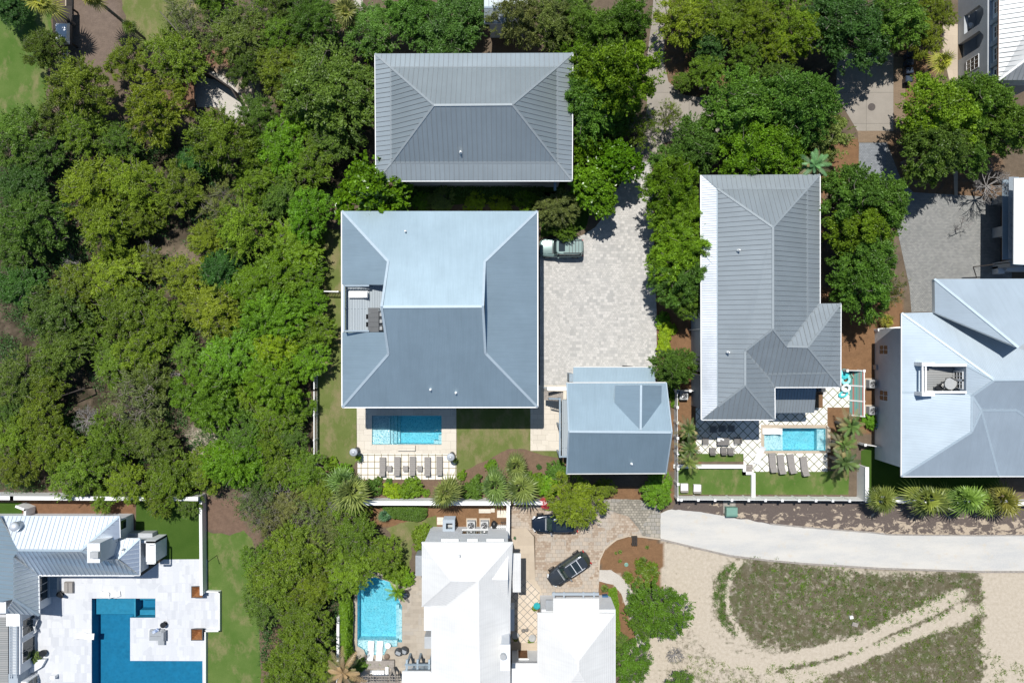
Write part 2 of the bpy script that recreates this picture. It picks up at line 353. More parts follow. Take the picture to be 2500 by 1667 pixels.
layers = [
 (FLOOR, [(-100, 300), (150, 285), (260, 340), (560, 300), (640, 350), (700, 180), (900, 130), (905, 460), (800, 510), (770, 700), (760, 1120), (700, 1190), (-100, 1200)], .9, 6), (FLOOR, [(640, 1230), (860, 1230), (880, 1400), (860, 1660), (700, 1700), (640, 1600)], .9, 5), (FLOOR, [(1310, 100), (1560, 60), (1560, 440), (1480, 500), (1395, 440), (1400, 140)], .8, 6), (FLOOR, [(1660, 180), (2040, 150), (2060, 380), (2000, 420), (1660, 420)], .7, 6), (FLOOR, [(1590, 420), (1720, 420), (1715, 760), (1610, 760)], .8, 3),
 (DRY, Q(21, 1080, 140, 1250, 100, 1480, 180, 1500, 300, 1350, 330, 1150, 460, 1060, 300), .8, 8),
 (DRY, Q(21, 950, 860, 1250, 900, 1330, 1400, 1100, 1500, 1050, 1250), .6, 10),
 (DRY, Q(21, 400, 900, 560, 940, 540, 1080, 420, 1060), .7, 8),
 (SAND, Q(21, 1320, 1360, 1440, 1330, 1560, 1420, 1580, 1568, 1500, 1700, 1380, 1600, 1290, 1460), .9, 8),
 (SAND, Q(11, 1270, 460, 1500, 470, 1600, 480, 1780, 300, 1800, 850, 1600, 850, 1500, 700, 1330, 740), .8, 6),
 ((.17, .13, .105), Q(11, 460, 0, 820, 0, 830, 250, 720, 520, 480, 460), 1, 6),
 ((.22, .12, .075), Q(11, 1380, 300, 1640, 330, 1600, 480, 1400, 500), .9, 6),
 ((.19, .10, .06), Q(11, 1220, 480, 1300, 500, 1300, 760, 1150, 860, 1010, 860, 1080, 740), .8, 6),
 (MULCH, [(1690, 100), (1780, 95), (1810, 260), (1700, 240)], .8, 8), (MULCH, [(1610, 40), (1700, 60), (1700, 190), (1640, 230), (1600, 150)], .8, 8),
 (MULCH, [(2005, 340), (2098, 340), (2098, 460), (2020, 470), (2004, 700), (2200, 700), (2215, 1060), (2075, 1060), (2075, 1120), (2000, 1120), (2000, 1000)], 1, 2),
 (MULCH, [(2190, 100), (2300, 150), (2300, 330), (2215, 330), (2200, 200)], .9, 4), (MULCH, [(2160, 330), (2440, 330), (2440, 480), (2200, 480)], .8, 8),
 (MULCH, [(1604, 700), (1720, 700), (1720, 960), (1700, 1010), (1712, 1150), (1640, 1150), (1640, 900), (1610, 880)], 1, 2),
 (MULCH, [(1390, 1190), (1640, 1190), (1660, 1225), (1480, 1235), (1390, 1215)], 1, 3), (MULCH, [(1335, 900), (1410, 900), (1410, 1160), (1335, 1160)], .5, 4),
 ((.175, .118, .082), [(770, 1110), (850, 1140), (870, 1170), (1110, 1170), (1140, 1140), (1190, 1120), (1240, 1095), (1310, 1095), (1380, 1140), (1390, 1215), (780, 1225), (765, 1130)], 1, 3),
 (MULCH, [(880, 1228), (1245, 1228), (1245, 1300), (1040, 1300), (1040, 1270), (930, 1290), (880, 1260)], 1, 3),
 (MULCH, [(930, 1380), (1000, 1375), (1005, 1480), (990, 1420), (940, 1420)], 1, 3),
 ((.165, .11, .08), Q(31, 1420, 290, 1640, 300, 1700, 500, 1763, 600, 1763, 560, 1700, 540, 1560, 550, 1425, 510), 1, 3),
 ((.165, .11, .08), Q(32, 0, 520, 40, 560, 40, 740, 0, 700), .9, 5), ((.165, .11, .08), Q(32, 15, 1220, 140, 1200, 170, 1400, 70, 1667, 15, 1667), 1, 4),
 ((.18, .10, .058), Q(31, 130, 300, 940, 300, 930, 410, 130, 410), 1, 2),
 (SAND, Q(33, 1020, 570, 1200, 620, 1500, 690, 1540, 740, 1400, 850, 1390, 1050, 1300, 1250, 1250, 1568, 1000, 1568, 900, 1300, 1100, 900), 1, 4),
 (DRY, Q(33, 1030, 560, 1060, 900, 1120, 880, 1100, 700), .5, 5),
 (SAND, FIELD, 1, 3),
 (SCRUB, OVAL, .97, 6),
 (GREENISH, Q(33, 1400, 860, 1520, 740, 1530, 800, 1480, 880, 1470, 1100, 1540, 1240, 1440, 1160, 1390, 1010), .8, 3),
 (GREENISH, Q(34, 0, 780, 500, 760, 620, 820, 300, 850, 60, 900), .35, 8),
 (SCRUB, Q(34, 600, 1480, 800, 1330, 1100, 1200, 1450, 1080, 1480, 900, 1520, 900, 1480, 1250, 1600, 1350, 1700, 1568, 600, 1700, 200, 1600), .80, 8),
 (GREENISH, Q(34, 960, 1300, 1250, 1180, 1250, 1320, 1000, 1400), .55, 8),
 (SCRUB, Q(33, 1250, 1180, 1400, 1200, 1560, 1330, 1763, 1400, 1763, 1480, 1500, 1480, 1300, 1400), .45, 9),
 (SCRUB, Q(33, 1000, 1400, 1500, 1480, 1763, 1540, 1763, 1667, 1000, 1667), .45, 12),
 (MULCH, Q(33, 603, 720, 640, 640, 720, 580, 800, 558, 900, 565, 1050, 600, 1050, 700, 1020, 850, 1040, 930, 940, 950, 850, 960, 740, 820, 610, 785), 1, 1.5),
 (MULCH, Q(33, 590, 868, 700, 880, 760, 960, 800, 1080, 860, 1230, 800, 1330, 700, 1300, 640, 1000, 590, 960), 1, 2),
 (MULCH, Q(33, 940, 1310, 1080, 1320, 1100, 1400, 1000, 1400, 940, 1360), .8, 4),
]
def shaded_lines(px, py, col):
    def lay(c, a): 
        for i in range(3): col[..., i] = col[..., i]*(1-a)+c[i]*a
    # strip of old mulch and blown sand between the fence and the gravel road
    strip = [(1640, 1219), (1720, 1222), (2520, 1222), (2520, 1312), (2250, 1306), (2100, 1298), (1980, 1285), (1880, 1274), (1760, 1262), (1660, 1242)]
    a = inside(px+(vn(px, py, 9)-.5)*10, py+(vn(py, px, 9)-.5)*8, strip).astype(float); lay(GREY, a)
    n = vn(px*.55, py*1.25, 13, 4)+np.clip((py-1255)/60, -.4, .9)*.22-np.clip((2100-px)/500, -.2, .6)*.05
    lay((.42, .35, .265), a*np.clip((n-.56)*14, 0, 1))
    fld = inside(px, py, FIELD+[])
    wide = inside(px, py, [(1632, 1334), (1700, 1346), (1900, 1373), (2150, 1390), (2700, 1396), (2700, 1700), (1530, 1700), (1560, 1560), (1640, 1470)])
    j1 = (vn(px, py, 14, 3)-.5); j2 = (vn(py+999, px, 14, 3)-.5); X = px+j1*26; Y = py+j2*26
    veg = .10+.25*vn(px, py, 22, 3)
    def put(poly, v, k=1.0):
        a_ = inside(X, Y, poly).astype(float)*k
        for _ in range(6): a_ = (a_+np.roll(a_, 1, 0)+np.roll(a_, -1, 0)+np.roll(a_, 1, 1)+np.roll(a_, -1, 1))/5
        return veg*(1-a_)+v*a_
    veg = put(Q(33, 1230, 1130, 1400, 1180, 1560, 1330, 1763, 1400, 1763, 1680, 1000, 1680, 1050, 1350), .42)
    veg = put(Q(34, 380, 1500, 760, 1360, 1100, 1210, 1400, 1120, 1490, 1000, 1520, 1250, 1640, 1380, 1763, 1450, 1763, 1700, 200, 1700), .80)
    veg = put(Q(34, 1300, 780, 1500, 790, 1520, 1100, 1300, 1000), .72)
    veg = put(OVAL, .80); veg = veg+(vn(px, py, 26, 3)-.5)*.42*(veg > .5)
    veg = put(Q(33, 1530, 850, 1640, 760, 1763, 860, 1763, 1100, 1600, 1120, 1520, 1000), .78); veg = put(Q(34, 0, 880, 240, 900, 330, 1020, 160, 1130, 0, 1100), .74)
    tr1 = Q(33, 1560, 740, 1500, 850, 1478, 980, 1500, 1090, 1560, 1200, 1600, 1250)
    tr2 = Q(33, 1180, 1000, 1290, 1180, 1500, 1400, 1763, 1470) + Q(34, 60, 1425, 400, 1350, 640, 1290, 860, 1170, 1080, 1080, 1330, 950)
    tr3 = Q(34, 0, 1545, 300, 1500, 520, 1430, 760, 1335, 900, 1270, 1200, 1160, 1430, 1060)
    jit = (vn(px, py, 6, 3)-.5)*8; mid = Q(33, 1763, 1520) + Q(34, 200, 1450, 400, 1405, 560, 1350, 720, 1300, 880, 1215, 1060, 1135, 1260, 1040)
    for tr, wd, v in ((mid, 12, .72), (tr2, 15, .12), (tr3, 13, .14), (tr1, 5, .12)):
        d = segdist(px, py, tr)+jit; a = np.clip((wd-d)/5+.5, 0, 1)*np.clip((2440-px)/150, .25, 1) if tr is not tr1 else np.clip((wd-d)/4+.5, 0, 1)
        veg = veg*(1-a)+v*a
    a = np.clip(.5+(px-2402+(vn(px, py, 16)-.5)*60)/22, 0, 1)*(py < 1690); veg = veg*(1-a)+a*(.05+.30*vn(px, py, 30)*np.clip((py-1420)/200, 0, 1))
    a = inside(px, py, [(1480, 1300), (1640, 1340), (1500, 1440), (1470, 1660), (1400, 1660)]); veg = np.where(a & (veg < .5), veg*.6, veg)
    m = wide.astype(float); m = (m+np.roll(m, 1, 0)+np.roll(m, -1, 0)+np.roll(m, 1, 1)+np.roll(m, -1, 1))/5
    return veg, m
def build_ground():
    fine = np.arange(-56, 56.01, .33); fy = np.arange(-38, 38.01, .33)
    xs = np.concatenate([[-600, -250, -120, -75, -62], fine, [62, 75, 120, 250, 600]]); ys = np.concatenate([[-600, -250, -120, -75, -50], fy, [50, 75, 120, 250, 600]])
    X, Y = np.meshgrid(xs, ys); px = 1250+X*S; py = 833.5-Y*S
    col = np.zeros(X.shape+(3,)); 
    n = vn(px, py, 40, 4)[..., None]; col[:] = np.array(LITTER)*(1-n)+np.array((.16, .125, .09))*n
    jx = (vn(px, py, 14, 3)-.5); jy = (vn(py+999, px, 14, 3)-.5)
    for c, poly, alpha, soft in layers:
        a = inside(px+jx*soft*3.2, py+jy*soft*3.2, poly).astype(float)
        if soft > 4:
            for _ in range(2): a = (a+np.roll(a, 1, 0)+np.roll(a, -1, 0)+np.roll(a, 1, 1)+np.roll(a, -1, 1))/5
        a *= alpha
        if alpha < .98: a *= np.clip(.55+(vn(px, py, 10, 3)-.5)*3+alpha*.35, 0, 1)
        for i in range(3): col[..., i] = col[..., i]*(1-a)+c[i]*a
    veg, fm = shaded_lines(px, py, col)
    ny, nx = X.shape; idx = np.arange(ny*nx).reshape(ny, nx)
    F = np.stack([idx[:-1, :-1], idx[:-1, 1:], idx[1:, 1:], idx[1:, :-1]], -1).reshape(-1, 4)
    cx = (px[:-1, :-1]+px[1:, 1:])/2; cy = (py[:-1, :-1]+py[1:, 1:])/2; keep = np.ones(cx.shape, bool)
    for hole in POOLHOLES:
        v = inside(px, py, hole); keep &= ~(inside(cx, cy, hole) | v[:-1, :-1] | v[1:, :-1] | v[:-1, 1:] | v[1:, 1:])
    F = F[keep.reshape(-1)]
    me = bpy.data.meshes.new('ground'); nv = ny*nx; me.vertices.add(nv)
    me.vertices.foreach_set('co', np.stack([X, Y, np.zeros_like(X)], -1).astype(np.float32).reshape(-1))
    me.loops.add(F.size); me.loops.foreach_set('vertex_index', F.reshape(-1).astype(np.int32)); me.polygons.add(len(F))
    me.polygons.foreach_set('loop_start', np.arange(0, F.size, 4, dtype=np.int32)); me.polygons.foreach_set('loop_total', np.full(len(F), 4, np.int32))
    me.update(); me.validate()
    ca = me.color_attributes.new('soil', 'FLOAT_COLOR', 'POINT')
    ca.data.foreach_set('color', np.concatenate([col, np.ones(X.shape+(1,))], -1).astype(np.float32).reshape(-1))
    for nm_, ar in (('veg', veg), ('lot', fm)):
        fa = me.attributes.new(nm_, 'FLOAT', 'POINT'); fa.data.foreach_set('value', ar.astype(np.float32).reshape(-1))
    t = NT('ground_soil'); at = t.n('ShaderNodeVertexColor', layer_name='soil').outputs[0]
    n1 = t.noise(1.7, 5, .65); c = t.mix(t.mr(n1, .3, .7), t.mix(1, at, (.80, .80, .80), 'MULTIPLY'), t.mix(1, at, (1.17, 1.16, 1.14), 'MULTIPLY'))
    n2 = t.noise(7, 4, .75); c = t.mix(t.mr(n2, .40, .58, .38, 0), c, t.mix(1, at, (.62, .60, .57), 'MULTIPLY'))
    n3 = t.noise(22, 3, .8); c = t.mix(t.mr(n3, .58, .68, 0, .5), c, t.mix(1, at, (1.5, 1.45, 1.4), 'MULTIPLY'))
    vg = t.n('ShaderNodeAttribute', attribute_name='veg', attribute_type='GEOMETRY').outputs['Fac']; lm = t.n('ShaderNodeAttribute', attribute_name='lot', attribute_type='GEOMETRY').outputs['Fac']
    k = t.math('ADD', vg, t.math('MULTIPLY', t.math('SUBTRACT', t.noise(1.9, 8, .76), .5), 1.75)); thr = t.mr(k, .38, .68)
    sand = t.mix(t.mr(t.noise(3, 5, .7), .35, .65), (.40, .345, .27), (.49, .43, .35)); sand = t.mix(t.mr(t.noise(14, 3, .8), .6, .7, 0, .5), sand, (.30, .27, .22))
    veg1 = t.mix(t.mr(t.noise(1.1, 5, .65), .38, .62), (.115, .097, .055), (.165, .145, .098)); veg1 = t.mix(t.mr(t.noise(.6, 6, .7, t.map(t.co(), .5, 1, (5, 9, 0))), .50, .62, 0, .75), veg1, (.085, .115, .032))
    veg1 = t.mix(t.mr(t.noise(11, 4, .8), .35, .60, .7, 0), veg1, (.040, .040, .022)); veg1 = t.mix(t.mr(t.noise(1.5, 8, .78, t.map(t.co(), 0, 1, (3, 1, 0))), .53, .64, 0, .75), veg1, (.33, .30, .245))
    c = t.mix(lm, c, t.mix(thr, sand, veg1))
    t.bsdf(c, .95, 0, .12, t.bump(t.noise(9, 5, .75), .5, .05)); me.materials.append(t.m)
    o = link('ground', me); o['kind'] = 'structure'
def sheet(name, px, z, mat, holes=(), jit=0.0, thick=0.0, seed=1, kind='structure', label=None, cat=None):
    bm = bmesh.new(); rnd = random.Random(seed)
    def loop(pts, j):
        out = []
        for i in range(len(pts)):
            a = W(*pts[i]); b = W(*pts[(i+1) % len(pts)])
            n = max(1, int((b-a).length/.35)) if j else 1
            for k in range(n):
                p = a.lerp(b, k/n)
                if j: p += Vector(((mnoise.noise(p*1.3)+(rnd.random()-.5)*.5)*j, (mnoise.noise(p*1.3+Vector((9, 9, 9)))+(rnd.random()-.5)*.5)*j, 0))
                out.append(p)
        vs = [bm.verts.new((p.x, p.y, z)) for p in out]
        return [bm.edges.new((vs[i], vs[(i+1) % len(vs)])) for i in range(len(vs))]
    E = loop(px, jit)
    for h in holes: E += loop(h, 0)
    bmesh.ops.triangle_fill(bm, edges=E, use_beauty=True)
    for f in bm.faces:
        f.normal_update()
        if f.normal.z < 0: f.normal_flip()
    if thick:
        bnd = [e for e in bm.edges if len(e.link_faces) == 1]
        r = bmesh.ops.extrude_edge_only(bm, edges=bnd)
        for g in r['geom']:
            if isinstance(g, bmesh.types.BMVert): g.co.z -= thick
    me = bpy.data.meshes.new(name); bm.to_mesh(me); bm.free(); me.materials.append(mat)
    o = link(name, me); return tag(o, label, cat, None, kind)
def arc(cx, cy, r, a0, a1, n=12, ry=None):
    ry = ry or r
    return [(cx+r*math.cos(math.radians(a0+(a1-a0)*i/n)), cy+ry*math.sin(math.radians(a0+(a1-a0)*i/n))) for i in range(n+1)]
# pools (photo pixels at ground level)
P_MAIN = Q(22, 799, 1293, 1278, 1293, 1278, 1491, 799, 1491)
P_RIGHT = Q('y', 1040, 668, 1732, 668, 1732, 922, 1040, 922)
P_EST = [(224, 1460), (379.5, 1460), (379.5, 1507), (318, 1507), (318, 1612), (494.5, 1612.5), (494.5, 1720), (224, 1720)]
P_COURT = [(872.5, 1441), (880, 1420), (915, 1408), (952, 1420), (963, 1441), (981.5, 1480), (981.5, 1567), (971, 1567), (970, 1577)] + \
    [q('p', 1350, 740), q('p', 1260, 770), q('p', 1200, 890), q('p', 860, 895), q('p', 820, 800), q('p', 700, 725)]
POOLHOLES = [P_MAIN, P_RIGHT, P_EST, P_COURT]
build_ground()
Z1, Z2, Z3, Z4 = .010, .016, .022, .030
# lawns
sheet('lawn', [(-60, -60), (128, -60), (128, 100), (118, 170), (112, 280), (60, 300), (-60, 290)], Z1, M['lawn_g'], jit=.25, seed=2)
sheet('lawn', Q(11, 830, -80, 1330, -80, 1370, 130, 1330, 250, 1340, 420, 1290, 520, 1210, 480, 1130, 330, 960, 330, 900, 200, 850, 80), Z1, M['lawn'], jit=.25, seed=3)
sheet('lawn', [(773, 560), (885, 560), (885, 1010), (871, 1010), (871, 1120), (862, 1142), (835, 1128), (800, 1112), (775, 1112)], Z1, M['lawn'], jit=.12, seed=4)
sheet('lawn', [(1114, 940), (1296, 940), (1296, 1095), (1364, 1098), (1364, 1118), (1315, 1108), (1280, 1096), (1240, 1096), (1200, 1118), (1170, 1130), (1135, 1150), (1114, 1160)], Z1, M['lawn'], jit=.1, seed=5)
sheet('lawn', [(505, 1296), (560, 1308), (595, 1294), (620, 1320), (625, 1420), (632, 1540), (640, 1720), (505, 1720)], Z1, M['lawn_g'], jit=.2, seed=6)
sheet('lawn', [(333, 1215), (499, 1215), (499, 1365), (330, 1365)], Z1, M['turf'])
sheet('lawn', [(-60, 1226), (54, 1226), (54, 1262), (-60, 1262)], Z1, M['turf'])
sheet('lawn', Q('y', 30, 1110, 890, 1110, 890, 1415, 30, 1415), Z1, M['lawn_g'], jit=.03, seed=7)
sheet('lawn', Q('y', 920, 1150, 1995, 1150, 1990, 1415, 920, 1415), Z1, M['lawn_g'], jit=.05, seed=8)
sheet('lawn', Q('y', 270, 955, 805, 955, 805, 1045, 270, 1045), Z1, M['lawn_g'], jit=.05, seed=9)
sheet('lawn', [(2102, 1100), (2125, 1090), (2440, 1090), (2440, 1222), (2102, 1222)], Z1, M['turf'], jit=.05, seed=10)
sheet('lawn', Q(32, 900, 500, 1090, 440, 1240, 420, 1245, 500, 1090, 520, 1060, 780, 1040, 830, 950, 790, 1000, 640, 930, 560), Z1, M['lawn'], jit=.2, seed=11)
sheet('lawn', [(1330, 470), (1400, 470), (1440, 520), (1430, 560), (1320, 580)], Z1, M['turf'], jit=.1, seed=12)
sheet('lawn', [(960, 440), (1380, 440), (1380, 500), (960, 500)], Z1, M['turf'], jit=.2, seed=13)
# paving
drive_curve = [(1540, 390), (1590, 395), (1594, 470), (1595, 560), (1600, 700), (1603, 760), (1603, 900), (1600, 960), (1318, 960), (1318, 600), (1330, 590), (1395, 584), (1425, 573), (1452, 556), (1474, 528), (1488, 495), (1500, 470), (1522, 440)]
sheet('driveway', drive_curve, Z2, M['drive'])
sheet('path', [(1500, 440), (1540, 380), (1570, 330), (1580, 260), (1575, 180), (1590, 60), (1600, -60), (1650, -60), (1625, 60), (1620, 150), (1632, 200), (1668, 232), (1750, 245), (1790, 260), (1790, 330), (1680, 330), (1620, 350), (1592, 400), (1580, 440)], Z1, M['concrete'])
sheet('driveway', [(2045, 130), (2181, 130), (2181, 320), (2160, 320), (2160, 348), (2095, 348), (2093, 320), (2040, 230)], Z2, M['concrete'])
sheet('brick_edging', [(2181, 140), (2211, 140), (2209, 300), (2181, 320)], Z3, M['brick_band'])
sheet('brick_edging', [(2093, 320), (2160, 320), (2160, 348), (2095, 348)], Z3, M['brick_band'])
sheet('driveway', [(2097, 349), (2165, 349), (2200, 440), (2230, 470), (2400, 480), (2400, 490), (2470, 490), (2470, 700), (2280, 760), (2225, 762), (2220, 700), (2190, 560), (2120, 470), (2096, 420)], Z2, M['cobble'])
sheet('driveway', [(2098.5, 350), (2163, 350), (2163, 420), (2150, 460), (2100, 440)], Z3, M['drive2'])
sheet('path', [(2302, 60), (2338, 60), (2338, 478), (2330, 478), (2318, 200), (2300, 120)], Z3, M['smooth_tan'])
sheet('patio', [(871, 990), (893, 984), (1114, 984), (1114, 1108), (872, 1108)], Z2, M['cream'], [P_MAIN])
t_ = pavers('stepping_tiles', (.80, .755, .68), (.76, .70, .62), (.13, .105, .03), .717, .69, .034, 0, 0, loc=(.24, .33, 0), grime=.06); M['steps'] = t_
sheet('patio', Q('m', 180, 375, 2070, 375, 2070, 862, 180, 862), Z3, M['steps'])
sheet('patio', [(1295, 940), (1402, 940), (1402, 1040), (1370, 1100), (1295, 1100)], Z3, M['cream'])
M['diamond'] = pavers('diamond_tiles', (.80, .77, .71), (.76, .73, .66), (.060, .085, .015), .71, .71, .036, math.radians(45), 0, loc=(.1, .0, 0), grime=.05)
yard = Q('y', 270, 440, 1700, 440, 1700, 215, 2000, 215, 2000, 435, 1752, 435, 1752, 640, 1775, 664, 1775, 935, 1752, 945, 1752, 1157, 905, 1157, 905, 1095, 808, 1095, 808, 955, 270, 955)
sheet('patio', yard, Z2, M['diamond'], [P_RIGHT])
coping = Q('y', 1005, 630, 1750, 630, 1750, 664, 1774, 664, 1774, 935, 1750, 935, 1750, 950, 1005, 950)
sheet('pool_edge', coping, Z4, M['smooth_tan'], [P_RIGHT])
marble = [(60, 1400), (160, 1405), (345, 1405), (400, 1365), (506, 1364), (506, 1440), (540, 1441), (540, 1536), (505, 1536), (505, 1720), (-60, 1720), (-60, 1500)]
sheet('patio', marble, Z2, M['marble'], [P_EST])
court = [(1005, 1400), (1060, 1400), (1060, 1720), (880, 1720), (880, 1620), (862, 1590), (862, 1470), (868, 1440), (880, 1405), (915, 1395), (960, 1410), (985, 1425)]
sheet('patio', court, Z2, M['travertine'], [P_COURT])
sheet('courtyard_drive', Q(33, -30, 355, 120, 350, 500, 300, 640, 300, 700, 340, 860, 350, 1010, 370, 1022, 400, 1022, 575, 900, 562, 800, 556, 720, 580, 640, 640, 603, 720, 600, 870, 590, 1010, 160, 1010, 160, 560, 100, 500, -30, 500), Z2, M['tan'])
sheet('courtyard_drive', Q(33, 612, 303, 720, 300, 880, 306, 1000, 345, 1022, 380, 1022, 577, 900, 562, 870, 500, 800, 420, 660, 380), Z3, M['tan_old'], jit=.05)
sheet('path', Q(33, -30, 500, 100, 500, 150, 560, 160, 860, 200, 920, 210, 1000, 175, 1010, 175, 1568, -60, 1568, -60, 500), Z3, M['smooth_tan'])
M['diamond2'] = pavers('small_diamond_tiles', (.62, .53, .43), (.56, .47, .37), (.20, .20, .19), .58, .58, .03, math.radians(45), 0, grime=.15)
sheet('path', Q(33, 40, 830, 120, 870, 190, 940, 190, 1010, 172, 1030, 172, 1290, -60, 1290, -60, 700, 20, 800), Z4, M['diamond2'])
road = Q(33, 1022, 400, 1100, 372, 1300, 390, 1763, 470) + [(1880, 1279), (2000, 1290), (2140, 1300), (2230, 1306), (2300, 1304), (2400, 1307), (2560, 1306), (2560, 1394), (2400, 1394), (2150, 1386), (1960, 1374), (1875, 1367)] + Q(33, 1763, 722, 1500, 690, 1200, 620, 1022, 577)
sheet('road', road, Z2, M['gravel'], jit=.10, seed=20)
sheet('path', Q(33, 597, 790, 680, 790, 745, 830, 800, 890, 850, 970, 830, 1060, 850, 1180, 920, 1290, 920, 1340, 870, 1310, 830, 1180, 800, 1080, 750, 950, 700, 890, 597, 865), Z1, M['white_gravel'], jit=.06, seed=21)
sheet('path', [(880, -60), (886, -60), (886, 60), (874, 75), (866, 40), (860, -60)], Z2, M['white_gravel'])
sheet('patio', Q(11, 1290, 490, 1500, 500, 1640, 620, 1680, 720, 1763, 800, 1700, 860, 1600, 850, 1500, 740, 1340, 740), Z1, M['white_gravel'], jit=.2)
sheet('patio', [(1238, 1286), (1262, 1288), (1262, 1300), (1238, 1300)], Z2, M['cream'])
t = NT('verge_mulch_and_sand'); co_ = t.map(t.co(), 0, (1, 1.6, 1)); n_ = t.noise(1.0, 8, .68, co_, .4); sx = t.n('ShaderNodeSeparateXYZ'); t.l(t.co(), sx.inputs[0])
k_ = t.math('ADD', n_, t.mr(sx.outputs[1], -16.5, -21.5, -.07, .12)); g_ = t.mr(t.noise(9, 4, .7), .3, .7); mul = t.mix(g_, (.085, .068, .06), (.15, .122, .108)); san = t.mix(t.noise(6, 4, .6), (.47, .39, .30), (.36, .29, .215)); cc = t.mix(t.mr(k_, .555, .60), mul, san)
t.bsdf(cc, .95, 0, .1, t.bump(t.noise(12, 4, .7), .4, .04)); M['verge'] = t.m
sheet('verge', [(1648, 1221), (2520, 1224), (2520, 1308), (2250, 1308), (2100, 1300), (1980, 1289), (1880, 1280), (1770, 1268), (1640, 1246)], .006, M['verge'], jit=.12, seed=31)
# kerb along the gravel road and round the bed
def kerb(name, pts, wd, h, mat):
    mb = MB(); P = [W(*p) for p in pts]
    L = []; R = []
    for i, p in enumerate(P):
        d = (P[min(i+1, len(P)-1)]-P[max(i-1, 0)]).normalized(); n = Vector((-d.y, d.x, 0))*wd/2
        L.append(p+n); R.append(p-n)
    for i in range(len(P)-1):
        mb.hull([L[i], R[i], R[i+1], L[i+1]], [v+Vector((0, 0, h)) for v in (L[i], R[i], R[i+1], L[i+1])])
    o = mb.build(name, mat); o['kind'] = 'structure'; return o
kerb('kerb', Q(33, 1022, 578, 1200, 621, 1500, 691, 1763, 723) + [(1960, 1375), (2150, 1387), (2400, 1395), (2560, 1395)], .18, .10, M['timber_grey'])
kerb('kerb', [(1880, 1278), (2000, 1289), (2130, 1299), (2170, 1304), (2230, 1305), (2400, 1306), (2560, 1305)], .14, .08, M['timber_grey'])
kerb('kerb', Q(33, 1022, 577, 900, 561, 800, 555, 720, 579, 640, 640, 603, 720, 597, 790), .14, .06, M['smooth_tan'])
kerb('kerb', [(1597, 500), (1603, 700), (1604.5, 760), (1604.5, 895)], .12, .06, M['timber'])
# manhole
mb = MB(); c = W(*q(14, 713, 738)); mb.lathe(c.x, c.y, [(.40, Z2), (.40, Z2+.015), (.36, Z2+.02)], 24)
for k in range(-3, 4): mb.box(c.x+k*.09, c.y, Z2+.02, .03, .5, .01)
top(mb, 'manhole_cover', simple('iron_cover', (.10, .085, .08), .7, .3, .2, 9), 'round iron manhole cover set in the concrete drive', 'manhole cover', c)
# ---------------------------------------------------------------- swimming pools
def pool(name, label, outline, depth, mats, shelves, water, steps=(), base=None):
    c = W(*(base or outline[0])); root = thing(name, label, 'swimming pool', c)
    P = [W(*p) for p in outline]
    area = sum(P[i].x*P[(i+1) % len(P)].y-P[(i+1) % len(P)].x*P[i].y for i in range(len(P)))
    if area < 0: P.reverse()
    n = len(P)
    mb = MB(); mb.add([(p.x, p.y, .008) for p in P]+[(p.x, p.y, -depth) for p in P], [(i, n+i, n+(i+1) % n, (i+1) % n) for i in range(n)])
    mb.add([(p.x, p.y, -depth) for p in P], [tuple(range(n))]); mb.build('basin', mats[0], root)
    for poly, z in shelves:
        mb = MB(); pp = [W(*p) for p in poly]; mb.prism([(p.x, p.y) for p in pp], -depth+.01, z); mb.build('step', mats[1], root)
    bm = bmesh.new(); cen = sum((p for p in P), Vector())/n; vs = []
    for i in range(n):
        a, b, d = P[i-1], P[i], P[(i+1) % n]; e1 = (b-a).normalized(); e2 = (d-b).normalized(); nn = Vector((e1.y+e2.y, -(e1.x+e2.x), 0))
        nn = nn.normalized()*.04 if nn.length > 1e-3 else Vector((e1.y, -e1.x, 0))*.04
        vs.append(b+nn)
    mb = MB(); mb.hull([(v.x, v.y, -depth-.1) for v in vs], [(v.x, v.y, -.09) for v in vs]); mb.build('water', water, root)
    return root
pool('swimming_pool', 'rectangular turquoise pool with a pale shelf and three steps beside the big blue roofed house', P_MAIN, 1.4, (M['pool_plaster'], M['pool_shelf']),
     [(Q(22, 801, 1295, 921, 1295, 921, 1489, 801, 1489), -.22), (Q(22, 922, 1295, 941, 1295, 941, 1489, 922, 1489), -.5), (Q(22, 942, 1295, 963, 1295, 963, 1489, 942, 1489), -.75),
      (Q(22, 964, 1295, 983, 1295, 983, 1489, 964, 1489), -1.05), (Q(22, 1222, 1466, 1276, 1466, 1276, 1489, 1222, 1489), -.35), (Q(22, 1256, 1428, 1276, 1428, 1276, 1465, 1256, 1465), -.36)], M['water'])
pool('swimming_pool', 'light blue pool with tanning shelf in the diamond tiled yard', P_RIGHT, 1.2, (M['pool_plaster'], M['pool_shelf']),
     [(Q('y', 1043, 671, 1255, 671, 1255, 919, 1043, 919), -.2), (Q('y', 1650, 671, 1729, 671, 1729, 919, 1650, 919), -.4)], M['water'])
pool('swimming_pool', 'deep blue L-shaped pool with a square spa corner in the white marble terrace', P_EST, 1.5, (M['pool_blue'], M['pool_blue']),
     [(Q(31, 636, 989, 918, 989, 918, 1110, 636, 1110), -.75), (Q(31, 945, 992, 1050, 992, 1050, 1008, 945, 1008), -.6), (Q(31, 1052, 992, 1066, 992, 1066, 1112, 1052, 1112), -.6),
      (Q(31, 945, 1078, 1050, 1078, 1050, 1112, 945, 1112), -.6), (Q(31, 920, 989, 930, 989, 930, 1113, 920, 1113), -.12)], M['water_calm'])
